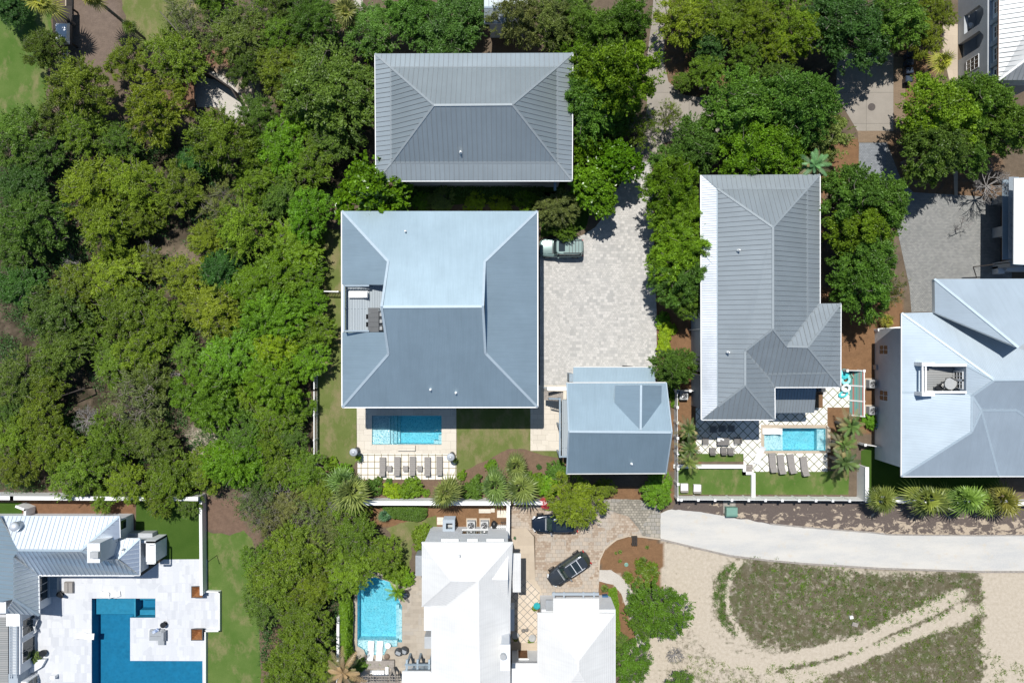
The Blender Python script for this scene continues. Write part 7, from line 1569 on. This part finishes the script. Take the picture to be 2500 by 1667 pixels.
batch([
 ('scrub', 30, 1072, 50, 'olive', 'olive tree behind the left end of the long white wall'), ('scrub', 165, 1085, 62, 'olive', 'olive tree hanging over the long white wall above the metal roof'), ('scrub', 285, 1108, 52, 'yellow', 'light olive tree leaning over the middle of the long white wall'), ('scrub', 385, 1098, 62, 'olive', 'olive tree over the right half of the long white wall'),
 ('scrub', 362, 1150, 38, 'olive', 'small olive crown in front of the long white wall, above the dark turf'), ('scrub', 428, 1158, 32, 'mid', 'small green crown beside the corner of the dark turf'), ('scrub', 232, 1145, 32, 'olive', 'small olive crown between the white wall and the metal roof'), ('scrub', 468, 1078, 50, 'olive', 'olive tree above the right end of the long white wall'),
 ('feathery', 532, 1062, 62, 'bright', 'green tree above the brown mulch beside the side lawn'), ('scrub', 625, 1075, 55, 'olive', 'olive tree above the dead grey thicket'), ('scrub', 700, 1085, 50, 'olive', 'olive tree left of the first garden palm'), ('wispy', 578, 1150, 50, 'grey', 'thin greyish tree beside the brown mulch'),
 ('scrub', 820, 1180, 28, 'olive', 'small olive bush left of the clipped hedge'), ('scrub', 812, 1232, 60, 'olive', 'olive tree beside the small curved lawn'), ('scrub', 672, 1272, 70, 'olive', 'large olive tree above the courtyard pool wood, left'), ('scrub', 872, 1275, 46, 'olive', 'olive tree reaching toward the white tiled roof'),
 ('scrub', 795, 1315, 62, 'yellow', 'light olive tree hanging over the top of the courtyard pool'), ('scrub', 632, 1335, 62, 'olive', 'olive tree at the right side of the side lawn'), ('scrub', 718, 1345, 55, 'olive', 'olive tree in the middle of the lower wood'), ('scrub', 598, 1395, 46, 'mid', 'green tree at the lower part of the side lawn'),
 ('scrub', 692, 1418, 58, 'olive', 'olive tree above the dark shadow of the lower wood'), ('scrub', 690, 1490, 62, 'olive', 'olive tree left of the climbing hedge by the pool'), ('scrub', 655, 1555, 55, 'olive', 'olive tree at the bottom edge beside the brown mulch strip'), ('scrub', 735, 1540, 36, 'olive', 'small olive tree beside the dry palm at the bottom edge'),
 ('scrub', 740, 1235, 52, 'grey', 'greyish olive tree below the dead grey thicket'), ('scrub', 590, 1300, 42, 'olive', 'small olive tree touching the side lawn')], 'trees of the lower left wood')
batch([
 ('scrub', 1188, 32, 62, 'grey', 'feathery grey-green tree right of the small grey house at the top'), ('scrub', 1262, 40, 62, 'grey', 'feathery tree at the top edge above the white post'), ('scrub', 1320, 30, 55, 'mid', 'green tree at the top edge, second from the small grey house'), ('oak', 1290, 82, 42, 'mid', 'green tree behind the right end of the grey hipped roof'),
 ('oak', 1380, 72, 58, 'mid', 'green tree left of the narrow concrete path'), ('oak', 1440, 42, 58, 'mid', 'green tree at the top edge beside the narrow path'), ('oak', 1425, 160, 92, 'bright', 'large bright oak between the grey hipped roof and the concrete path'), ('oak', 1350, 222, 84, 'mid', 'oak overhanging the right corner of the grey hipped roof'),
 ('oak', 1335, 135, 52, 'bright', 'bright oak above the right corner of the grey hipped roof'), ('wispy', 1478, 290, 46, 'olive', 'thin olive tree at the head of the paver driveway'), ('oak', 1412, 278, 46, 'mid', 'green tree above the two glossy magnolias'), 
 ('feathery', 1212, 462, 26, 'bright', 'feathery bush between the two big roofs, right end'), ('feathery', 1282, 478, 44, 'grey', 'feathery olive tree at the upper right corner of the big blue roof'),
 ('feathery', 1292, 520, 30, 'olive', 'feathery branches hanging over the sage green car')], GN, hk=1.8)
batch([
 ('feathery', 1626, 157, 36, 'olive', 'round olive tree above the white letter box'), ('oak', 1572, 185, 24, 'mid', 'small dark tree at the fork of the paths'), ('scrub', 1570, 35, 62, 'yellow', 'yellow-olive tree right of the narrow path at the top'), ('scrub', 1668, 42, 58, 'olive', 'olive tree at the top edge, second right of the path'), ('oak', 1632, 95, 42, 'deep', 'dark tree between the olive crowns and the letter box'),
 ('scrub', 1742, 45, 55, 'yellow', 'yellow-olive tree at the top edge, third right of the path'), ('scrub', 1792, 98, 45, 'yellow', 'yellow-olive tree above the big round oak'), ('scrub', 1852, 62, 60, 'yellow', 'yellow-olive tree beside the dark oak at the top'), ('scrub', 1720, 118, 42, 'olive', 'olive tree over the brown mulch at the top'),
 ('oak', 1962, 58, 92, 'deep', 'large dark oak casting shade on the concrete drive'), ('oak', 2062, 35, 70, 'mid', 'oak at the top edge above the bins'), ('scrub', 2128, 75, 46, 'yellow', 'yellow-olive tree beside the pale corner house'), ('scrub', 2155, 22, 46, 'olive', 'olive tree at the top edge next to the pale corner house')], GO, hk=1.35)
batch([
 ('oak', 1712, 245, 88, 'mid', 'big round oak left of the concrete drive, its upper left part'), ('oak', 1735, 335, 80, 'bright', 'bright oak above the top of the long grey roof'), ('oak', 1600, 335, 66, 'mid', 'oak at the right side of the paver driveway entrance'), ('oak', 1548, 372, 50, 'mid', 'oak beside the narrow neck of the paver driveway'), ('wispy', 1543, 262, 34, 'olive', 'thin tree over the pale fork of the paths'),
 ('oak', 1852, 232, 86, 'mid', 'large oak touching the left edge of the concrete drive'), ('oak', 1885, 300, 72, 'grey', 'oak at the right of the long grey roof top, beside the drive'), ('oak', 1795, 325, 78, 'bright', 'oak directly above the middle of the long grey roof'), ('oak', 1790, 180, 46, 'mid', 'oak below the yellow-olive crowns'),
 ('feathery', 1550, 425, 66, 'bright', 'topmost of the bright trees lining the paver driveway'), ('feathery', 1568, 490, 68, 'bright', 'second of the bright trees lining the paver driveway'), ('feathery', 1574, 568, 76, 'bright', 'third of the bright trees lining the paver driveway, against the grey roof'), ('feathery', 1575, 630, 70, 'mid', 'fourth of the bright trees lining the paver driveway'),
 ('feathery', 1573, 680, 46, 'mid', 'lowest of the bright trees lining the paver driveway'), ('oak', 1553, 843, 48, 'mid', 'round oak between the guest house and the long grey roof'),
 ('oak', 2178, 258, 88, 'bright', 'large bright oak left of the pale corner house'), ('oak', 2258, 232, 76, 'mid', 'oak in front of the corner house facade'), ('oak', 2165, 332, 76, 'mid', 'oak on the right bank of the drive, lower part'), ('oak', 2318, 288, 68, 'mid', 'oak at the right edge below the silver roof'), ('oak', 2230, 340, 55, 'mid', 'oak above the grey cobbled court'),
 ('oak', 1972, 448, 80, 'mid', 'top one of three trees between the long grey roof and the cobbled court'), ('oak', 2032, 470, 72, 'mid', 'right one of three trees beside the cobbled court'), ('oak', 1990, 520, 74, 'bright', 'middle tree beside the upper right side of the long grey roof'), ('oak', 2000, 578, 76, 'mid', 'bright topped tree beside the cobbled court'),
 ('oak', 1995, 645, 76, 'mid', 'lower tree beside the cobbled court, above the fan palms'), ('wispy', 2052, 665, 42, 'grey', 'thin tree between the fan palms and the pale roof')], GN, hk=1.8)
batch([
 ('magnolia', 848, 435, 80, 'mag', 'wide glossy magnolia between the two big roofs on the left'), ('magnolia', 1345, 330, 42, 'mag', 'upper left glossy magnolia at the right end of the grey hipped roof'), ('magnolia', 1422, 368, 50, 'mag', 'right glossy magnolia beside the driveway neck'), ('magnolia', 1365, 425, 56, 'mag', 'lower glossy magnolia beside the driveway curve')], 'glossy magnolias', hk=1.7)
for x, y, r, c, lab in ((965, 467, 25, 'bright', 'leftmost bush in the row between the two big roofs'), (1010, 463, 32, 'grey', 'tall pale bush, second in the row between the two big roofs'), (1090, 468, 26, 'lime', 'yellow-green bush, third in the row between the two big roofs'), (1150, 472, 24, 'lime', 'yellow-green bush, fourth in the row between the two big roofs')):
    tree('small', x, y, r, c, lab, 'bushes between the two big roofs', 'bush', 'bush', hk=.7)
batch([('scrub', 1322, 1155, 62, 'yellow', 'round olive tree shading the black car'), ('scrub', 1390, 1122, 24, 'olive', 'small olive tree at the foot of the guest house'), ('feathery', 1512, 1127, 36, 'bright', 'bright tree at the corner of the paver court and gravel road'),
 ('scrub', 1524, 1410, 64, 'pine', 'large green tree between the pale track and the white garage house'), ('scrub', 1472, 1380, 34, 'pine', 'small green crown at the upper left of the large green tree'), ('scrub', 1478, 1430, 40, 'pine', 'green crown joined to the lower left of the large green tree'), ('scrub', 1453, 1528, 50, 'pine', 'green tree overlapping the corner of the white garage roof'), ('scrub', 1430, 1480, 22, 'mid', 'small crown above the tree on the white garage roof corner'),
 ('scrub', 1565, 1570, 28, 'mid', 'small green tree at the bottom edge beside the sand')], 'olive trees round the paver court')
tree('small', 1280, 1082, 24, 'mid', 'green tree against the lower left corner of the guest house', GS, hk=.8)
batch([('scrub', 482, -12, 48, 'olive', 'olive crown cut by the top edge above the small upper lawn'), ('scrub', 640, 8, 45, 'drab', 'drab crown cut by the top edge over brown mulch'), ('oak', 690, -8, 45, 'mid', 'green crown cut by the top edge left of the fan palm'),
 ('scrub', 1618, -8, 52, 'yellow', 'yellow-olive crown cut by the top edge right of the narrow path'), ('scrub', 1705, -12, 50, 'olive', 'olive crown cut by the top edge above the brown mulch'), ('scrub', 1788, -5, 48, 'olive', 'olive crown cut by the top edge left of the dark oak'), ('oak', 1905, -12, 50, 'mid', 'green crown cut by the top edge above the dark oak'),
 ('scrub', 2110, -15, 50, 'yellow', 'yellow-olive crown cut by the top edge near the corner house'), ('scrub', 560, 150, 42, 'drab', 'drab tree at the upper rim of the pale yard')], 'crowns along the top edge', hk=1.3)
batch([('wispy', 612, 1195, 48, 'grey', 'grey-green thicket right of the side lawn mulch, lowest'), ('scrub', 655, 1172, 46, 'grey', 'grey-green crown between the two dead bushes'), ('wispy', 702, 1200, 46, 'grey', 'thin grey crown below the purplish-grey thicket'), ('scrub', 728, 1140, 44, 'olive', 'olive crown left of the first garden palm, lower'), ('scrub', 775, 1178, 36, 'olive', 'olive crown left of the clipped hedge, beside the palm foot'), ('scrub', 590, 1098, 46, 'mid', 'green crown above the grey twiggy bush')], 'trees of the lower left wood')
# ------------------------------------------------ garden shrubs
SH = [(761, 1068, 17, 'bright', 'small green shrub left of the first garden palm'), (788, 1088, 22, 'bright', 'green shrub at the corner of the stepping tiles'), (855, 1118, 20, 'mid', 'green shrub right of the first garden palm'), (868, 1105, 10, 'mid', 'tiny shrub at the lower edge of the stepping tiles'), (901, 1128, 21, 'lime', 'lime green shrub below the stepping tiles'), (893, 1108, 9, 'mid', 'tiny shrub above the lime green one'), (941, 1123, 26, 'bright', 'round dark green shrub below the second lounger'),
      (976, 1131, 10, 'bright', 'small clipped ball shrub left of the second garden palm'), (1061, 1092, 11, 'bright', 'small narrow shrub right of the stepping tiles'), (1088, 1125, 27, 'mid', 'mid green shrub right of the second garden palm'), (1128, 1070, 14, 'bright', 'small shrub above the third garden palm'), (1238, 1072, 6, 'deep', 'tiny star shaped plant on the brown mulch'), (1228, 1108, 26, 'bright', 'bright shrub left of the pink flowers'), (1262, 1118, 26, 'bright', 'bright shrub above the pink flowers'),
      (1526, 752, 16, 'lime', 'top lime shrub in the hedge row beside the driveway'), (1526, 776, 16, 'lime', 'second lime shrub in the hedge row beside the driveway'), (1524, 800, 16, 'lime', 'third lime shrub in the hedge row beside the driveway'), (1545, 755, 12, 'lime', 'lime shrub jutting right of the driveway hedge row'), (1522, 732, 16, 'bright', 'green shrub under the lowest driveway tree'),
      (1545, 905, 14, 'bright', 'green shrub at the upper end of the pool yard fence'), (1550, 925, 10, 'bright', 'thin shrub beside the guest house corner'), (2000, 968, 18, 'bright', 'green shrub below the lower lit air conditioner'), (1574, 1045, 16, 'bright', 'green shrub under the lower left yard palm'), (1578, 1010, 14, 'mid', 'green shrub under the upper left yard palm'),
      (968, 1238, 26, 'olive', 'olive shrub beside the upper left corner of the white tiled house'), (975, 1225, 20, 'olive', 'small olive shrub left of the white tiled house'), (905, 1315, 26, 'bright', 'bright shrub at the top of the courtyard pool'), (935, 1330, 18, 'bright', 'small bright shrub right of the pool top'), (825, 1530, 17, 'mid', 'shrub at the lower left corner of the courtyard pool')]
for x, y, r, c, lab in SH: tree('shrub', x, y, r, c, lab, GS, 'shrub', 'shrub')
for i, (x, y) in enumerate(((795, 1050), (935, 1065), (1110, 1080), (1272, 1080))):
    tree('shrub', *[(q('p', x, y)[k])/1.06293 for k in (0, 1)], 7.5, 'bright', ['leftmost of four clipped balls in the grey planter', 'second clipped ball from the left in the grey planter', 'third clipped ball from the left in the grey planter', 'rightmost of four clipped balls in the grey planter'][i], 'clipped balls in the grey planter', 'shrub', 'shrub')
tree('shrub', *[q('e', 265, 1365)[k]/1.06293 for k in (0, 1)], 14, 'grey', 'leafy grey-green shrub on the curved white terrace wall', None, 'shrub', 'shrub')
for x, y, lab in ((355, 715, 'small leafy plant spilling from the turquoise pot'), (130, 1060, 'plant in the grey tub left of the brown door'), (310, 1085, 'plant in the grey tub right of the brown door')):
    tree('shrub', *[q('h', x, y)[k]/1.06293 for k in (0, 1)], 7, 'olive', lab, None, 'potted_plant', 'plant')
# pink bougainvillea, hedges and climbers as single plants
def blob_plant(name, label, cat, polys, z0, z1, col, leaf=.07, n=6000, seed=1, kindmat='leaf', group=None, ball=.25, kind=None, thick=.35):
    g = np.random.default_rng(seed); px = np.array([p[0] for p in polys]); py = np.array([p[1] for p in polys]); X = g.uniform(px.min(), px.max(), n*3); Y = g.uniform(py.min(), py.max(), n*3); m = inside(X+(vn(X, Y, 6)-.5)*5, Y+(vn(Y, X, 6)-.5)*5, polys); X, Y = X[m][:n], Y[m][:n]
    edge = segdist(X, Y, list(polys)+[polys[0]]); hz = z0+(z1-z0)*np.clip(edge/(14*ball/.25), .12, 1)**.5*(.75+.5*vn(X, Y, 9)); Z = hz*(1-thick*g.random(len(X))**2); k = (H-Z)/H/S; P = np.stack([(X-1250)*k, -(Y-833.5)*k, Z], -1)
    N = np.zeros_like(P); N[:, 2] = 1; T, B = leaves(g, P, N, leaf, .5, .5); c = W(px.mean(), py.mean(), 0); P = P-np.array([c.x, c.y, 0]); me = quads_mesh(name, P, T, B, np.clip(.25+.5*vn(X*2, Y*2, 5)+.25*(g.random(len(X))-.4), 0, 1), M[kindmat]); o = link(name, me, None, c); o.color = (*CO[col], 1) if isinstance(col, str) else (*col, 1); return tag(o, label, cat, group, kind)
blob_plant('hedge', 'rounded clipped green hedge below the white garden wall', 'hedge', Q(32, 860, 345, 950, 338, 1120, 340, 1180, 370, 1180, 420, 1120, 455, 960, 440, 900, 410), .1, 1.3, 'mid', .055, 9000, 3)
blob_plant('hedge', 'narrow climbing hedge along the left side of the courtyard pool', 'hedge', Q(32, 570, 1000, 660, 990, 668, 1100, 662, 1300, 680, 1400, 620, 1440, 585, 1380, 580, 1200), .1, 2.0, 'bright', .08, 12000, 4)
blob_plant('hedge', 'low green hedge right of the white garage house', 'hedge', Q(33, 665, 920, 715, 905, 735, 1000, 738, 1120, 748, 1220, 720, 1280, 712, 1090, 665, 1085, 660, 1000), .05, .8, 'bright', .06, 7000, 5)
blob_plant('hedge', 'lime green hedge row beside the lower driveway edge', 'hedge', Q(23, 1020, 600, 1050, 600, 1085, 700, 1080, 860, 1030, 880, 1018, 760), .1, 1.0, 'lime', .07, 3500, 6)
blob_plant('hedge', 'low dark hedge in the shade behind the grey hipped house', 'hedge', [(985, 448), (1330, 448), (1330, 482), (985, 482)], .1, 1.0, 'deep', .07, 6000, 8)
blob_plant('flowering_vine', 'pink flowering bougainvillea above the black car', 'flowers', Q(33, 190, 300, 240, 290, 275, 330, 250, 375, 205, 365), .8, 2.3, (.50, .05, .10), .05, 900, 7, thick=.6)
# the green rim of the oval is among the weeds below
# undergrowth in the woods and weeds on the open lot
def scatter(name, label, cat, polys, n, leaf, col, z, seed, dens=None, clump=0, size=None, mat='leaf'):
    g = np.random.default_rng(seed); P = []; pl = polys; 
    allx = [p[0] for po in pl for p in po]; ally = [p[1] for po in pl for p in po]
    X = g.uniform(min(allx), max(allx), n*4); Y = g.uniform(min(ally), max(ally), n*4); m = np.zeros(len(X), bool)
    for po in pl: m |= inside(X, Y, po)
    if dens is not None: m &= g.random(len(X)) < dens(X, Y)
    X, Y = X[m][:n], Y[m][:n]
    if clump:
        sz = (size or .25)*(.4+1.1*g.random(len(X))); X = np.repeat(X, clump); Y = np.repeat(Y, clump); sz = np.repeat(sz, clump); o = g.normal(size=(len(X), 2))*sz[:, None]*S*.5; X = X+o[:, 0]; Y = Y+o[:, 1]
    Z = z[0]+(z[1]-z[0])*g.random(len(X))**1.5; P = np.stack([(X-1250)/S, -(Y-833.5)/S, Z], -1); N = np.zeros_like(P); N[:, 2] = 1; T, B = leaves(g, P, N, leaf, .3, .6); me = quads_mesh(name, P, T, B, .15+.6*vn(X, Y, 9)+.3*(g.random(len(X))-.5), M[mat]); o = link(name, me); o.color = (*CO[col], 1); return tag(o, label, cat, None, 'stuff')
scatter('undergrowth', 'low dark undergrowth beneath the woodland trees', 'undergrowth', [[(0, 330), (450, 300), (640, 330), (830, 470), (760, 640), (750, 1100), (740, 1200), (0, 1195)], [(520, 1200), (860, 1220), (860, 1500), (800, 1667), (640, 1667), (640, 1300)]], 14000, .10, 'deep', (.1, 1.2), 5, lambda x, y: np.clip((vn(x, y, 40, 2)-.42)*6, .05, 1), 8, .45)
OV = OVAL
scatter('weeds', 'sparse green and grey weeds over the dry oval of the empty lot', 'weeds', [OV], 1000, .06, 'drab', (.01, .18), 6, lambda x, y: np.clip((vn(x, y, 11, 3)-.42)*5, .05, 1), 11, .22)
scatter('weeds', 'scattered weeds below the sandy wheel tracks', 'weeds', [Q(34, 0, 1440, 500, 1500, 900, 1300, 1200, 1190, 1480, 1080, 1500, 1330, 1760, 1450, 1760, 1600, 0, 1600), Q(33, 1150, 1350, 1763, 1480, 1763, 1600, 1150, 1600)], 1300, .06, 'olive', (.01, .2), 7, lambda x, y: np.clip((vn(x, y, 11, 3)-.42)*5, .04, 1), 9, .22)
scatter('weeds', 'green creeping weeds along the upper right of the dry oval', 'weeds', [Q(34, 0, 770, 500, 760, 700, 900, 1100, 980, 1480, 870, 1500, 1100, 1100, 1130, 700, 1180, 300, 1100, 0, 1000)], 420, .07, 'bright', (.01, .2), 8, lambda x, y: np.clip((vn(x, y, 7, 2)-.5)*6, .02, 1), 12, .25)
scatter('weeds', 'green weeds along the left rim of the dry oval', 'weeds', [Q(33, 1400, 860, 1480, 760, 1540, 740, 1545, 790, 1480, 880, 1470, 1100, 1550, 1250, 1440, 1160, 1388, 1010)], 260, .06, 'mid', (.01, .3), 10, lambda x, y: np.clip((vn(x, y, 6, 2)-.35)*4, .05, 1), 16, .25)
scatter('weeds', 'weeds between the two wheel tracks', 'weeds', [Q(34, 0, 1440, 380, 1400, 520, 1360, 700, 1310, 860, 1220, 1040, 1140, 1240, 1060, 1250, 1080, 1060, 1190, 880, 1260, 700, 1340, 520, 1400, 300, 1450, 0, 1470)], 160, .07, 'bright', (.01, .2), 9, None, 14, .22)
scatter('grass', 'green grass tufts spilling over the edge of the mulch bed', 'grass', [Q(33, 860, 700, 960, 720, 1010, 780, 990, 850, 950, 930, 860, 930, 760, 850, 760, 800, 850, 810)], 34, .16, 'olive', (.05, .5), 12, None, 60, .30)
GT = [(900, 725, 40), (975, 790, 45), (790, 825, 40), (870, 860, 36), (945, 890, 30), (640, 915, 40), (745, 728, 20), (745, 665, 22), (930, 632, 20), (715, 672, 16)]
GL = ['tuft of ornamental grass at the top of the grassy patch in the round bed', 'widest tuft of ornamental grass near the sandy edge of the round bed', 'tuft of grass beside the white gravel path bend', 'middle tuft of grass in the round bed', 'lowest tuft of grass near the round bed corner', 'feathery tuft at the top of the bed by the blue bin', 'small weed tuft left of the grassy patch', 'small leafy weed at the upper left of the round bed', 'small pale weed below the dark bench', 'tiny weed next to the leafy one in the round bed']
tuft = None
for (x, y, r), lab in zip(GT, GL):
    if tuft is None: tuft = [frond_mesh('grass_blades', 70+i, .6, 60, 'feather', droop=1.0) for i in range(2)]
    p = W(*q(33, x, y)); root = thing('grass_tuft', lab, 'grass tuft', p, 'grass tufts in the mulch bed'); f = link('blades', tuft[x % 2], root); s = r*.35451/S/.6; f.scale = (s, s, s*.8); f.color = (.11, .15, .035, 1); f.rotation_euler = (0, 0, x)
# ------------------------------------------------ palms
PG = 'palms in the garden bed'
palm(811, 1128, 60, 3.4, 'fan palm at the left end of the garden bed, nearest the woods', PG); palm(788, 1105, 42, 2.6, 'smaller fan palm joined to the left garden palm', PG, col='palm'); palm(1025, 1132, 54, 3.6, 'fan palm leaning over the white wall below the loungers', PG); palm(1138, 1112, 50, 3.0, 'fan palm right of the brown mulch sweep', PG); palm(1196, 1118, 52, 3.8, 'fan palm above the air conditioners end wall', PG); palm(1186, 1068, 44, 3.0, 'fan palm at the top right of the garden bed', PG)
palm(100, 5, 48, 5.5, 'tall fan palm with yellowish fronds beside the timber deck', 'palms at the top left', col='palmy'); palm(212, -8, 40, 6.0, 'tall fan palm at the top edge casting star shadows on the mulch', 'palms at the top left', col='palmy'); palm(300, 62, 26, 3.0, 'dark fan palm beside the small upper lawn', 'palms at the top left', col='mid')
palm(795, 30, 46, 4.0, 'fan palm at the top beside the white path', 'palms at the top', col='palm'); palm(1280, 2, 10, 3.0, 'tiny palm top at the upper edge', 'palms at the top'); palm(2164, 143, 38, 3.5, 'yellow tipped fan palm left of the corner house', 'palms at the top right', col='palmy')
palm(1871, 380, 40, 7.5, 'blue-green palm with dry fronds over the top of the long grey roof', 'palms at the top right', 'feather', 'blue', dryskirt=True)
YP = 'shaggy palms of the pool yard'
palm(1957, 978, 38, 4.0, 'upper shaggy palm right of the yard pool', YP, 'feather', 'palmd', dryskirt=True); palm(1940, 1022, 36, 3.4, 'middle shaggy palm right of the yard pool', YP, 'feather', 'palmd', dryskirt=True); palm(1944, 1062, 40, 4.2, 'lower shaggy palm right of the yard pool', YP, 'feather', 'palmd', dryskirt=True)
palm(1583, 988, 30, 3.2, 'upper shaggy palm left of the wicker dining table', YP, 'feather', 'palmd', dryskirt=True); palm(1586, 1030, 30, 3.0, 'middle shaggy palm left of the wicker dining table', YP, 'feather', 'palmd', dryskirt=True); palm(1583, 1062, 28, 3.2, 'lower shaggy palm over the low white wall', YP, 'feather', 'palmd', dryskirt=True)
palm(788, 1545, 46, 4.5, 'large palm of dry grey fronds at the bottom edge', 'palms at the bottom', 'dry', 'drygrey', dryskirt=True)
RP = 'palms beside the gravel road'
for x, r, lab in ((2022, 46, 'leftmost palm of the roadside row, beside the tall white end wall'), (2127, 60, 'widest palm of the roadside row, second from the left'), (2214, 52, 'third palm of the roadside row'), (2300, 58, 'rightmost palm of the roadside row')): palm(x, 1140+(x % 7), r, 2.6+(x % 5)*.25, lab, RP, 'fan', 'palmg' if x < 1 else 'palmg')
palm(2172, 1148, 40, 2.0, 'small palm filling the gap right of the widest roadside palm', RP, 'fan', 'palmg'); palm(2262, 1152, 38, 2.0, 'small palm filling the gap left of the rightmost roadside palm', RP, 'fan', 'palmg')
palm(1997, 728, 20, 1.2, 'left low fan palm on the brown mulch below the cobbled court', 'low fan palms', col='palmy'); palm(2037, 738, 24, 1.2, 'right low fan palm on the brown mulch below the cobbled court', 'low fan palms', col='palmy')
palm(823, 1052, 17, .9, 'round dark cycad at the left corner of the stepping tiles', 'cycads by the stepping tiles', 'cycad', 'bright', name='cycad', cat='cycad'); palm(1042, 1055, 20, .9, 'round dark cycad at the right corner of the stepping tiles', 'cycads by the stepping tiles', 'cycad', 'bright', name='cycad', cat='cycad')
palm(884, 1184, 20, .6, 'pale blue-green fan plant left of the clipped hedge', 'low spiky plants', 'fan', 'blue', name='fan_plant', cat='plant'); palm(1182, 1235, 13, .4, 'spiky agave on the tan path by the white house corner', 'low spiky plants', 'agave', 'blue', name='agave', cat='agave')
palm(912, 1360, 28, 2.2, 'small leaning palm over the courtyard pool', 'palms at the bottom', 'feather', 'bright')
# ------------------------------------------------ dead wood
def dead(label, x, y, r, seed, z=1.5, reg=0, n=26, name='dead_bush', spread=1.0, flatten=.5, th=.04, col=None):
    rnd = random.Random(seed); px, py = q(reg, x, y); p = W(px, py, z); R = r*ORG[reg][2]/S; mb = MB(); base = Vector((p.x, p.y, 0)); mb.tube(base, (p.x, p.y, z*.5), th*1.8, th*1.3, 6)
    def br(a, d, L, t, k):
        b = a+d*L; mb.tube(a, b, t, t*.65, 4)
        if k == 0 or L < .05: return
        for _ in range(3 if k > 1 else 2):
            d2 = (d+Vector((rnd.gauss(0, .5), rnd.gauss(0, .5), rnd.gauss(0, .30)))).normalized(); br(a.lerp(b, rnd.uniform(.5, 1)), d2, L*rnd.uniform(.55, .8), t*.6, k-1)
    for i in range(n//2):
        a = rnd.uniform(0, 6.28); br(Vector((p.x, p.y, z*.45)), Vector((math.cos(a)*spread, math.sin(a)*spread, rnd.uniform(.2, 1.1)*flatten*1.6)).normalized(), R*.42, th, 3)
    return top(mb, name, M['twig'], label, 'dead tree', base, 'dead grey bushes')
dead('dead silver-grey bush in the lower left woods', 186, 968, 42, 1, 2.4, n=40); dead('dead grey bush beside the brown mulch left of the palms', 632, 1148, 52, 2, 3.6, n=50); dead('dead purplish-grey thicket above the small curved lawn', 738, 1185, 50, 3, 3.6, n=54); dead('grey twiggy bush at the edge of the side lawn mulch', 572, 1128, 32, 4, 2.2, n=26); dead('half bare grey crown in the upper woods', 496, 452, 36, 5, 4.2, n=22); dead('bare pale branches near the big blue roof, left', 628, 520, 34, 6, 5.2, n=16)
dead('small fallen grey branches in the dark hollow of the woods', 160, 602, 34, 7, 2.0, n=10); dead('pale bare branch sticking up beside the dry clearing', 318, 568, 30, 8, 4.0, n=10); dead('bare twigs over the brown patch in the lower woods', 398, 860, 26, 9, 3.0, n=14); dead('twisted grey twigs right of the dry clearing', 425, 668, 22, 10, 3.5, n=10); dead('bare white twigs in the bright trees left of the big house', 665, 590, 22, 11, 5.5, n=10)
dead('large bare grey tree leaning over the cobbled court at the right edge', 2308, 415, 62, 12, 5.5, n=30, name='dead_tree', th=.06); dead('thin bare sapling over the shaded edge of the cobbled court', 2225, 520, 34, 14, 2.5, n=8, name='dead_tree'); dead('dark reddish dry bush left of the tree at the bottom sand', 1552, 1505, 26, 15, .6, n=24)
for i, (a, b, lab) in enumerate(((q(11, 1100, 80), q(11, 1430, 450), 'long leaning bare trunk over the small upper lawn'), (q(21, 140, 350), q(21, 290, 465), 'pale leaning trunk at the left of the woods'), (q(21, 400, 1165), q(21, 580, 1105), 'black dead trunk lying in the lower woods'))):
    mb = MB(); A, B = W(*a, 5.0 if i == 0 else 2.5), W(*b, 2.0 if i == 0 else 2.0); mb.tube((B.x, B.y, 0), B, .09, .09, 6); mb.tube(B, A, .09, .04, 6); mb.tube(A.lerp(B, .4), A.lerp(B, .2)+Vector((.5, .3, .2)), .04, .02, 5); top(mb, 'bare_trunk', M['bark'] if i != 2 else M['timber_dark'], lab, 'dead trunk', (B.x, B.y, 0))
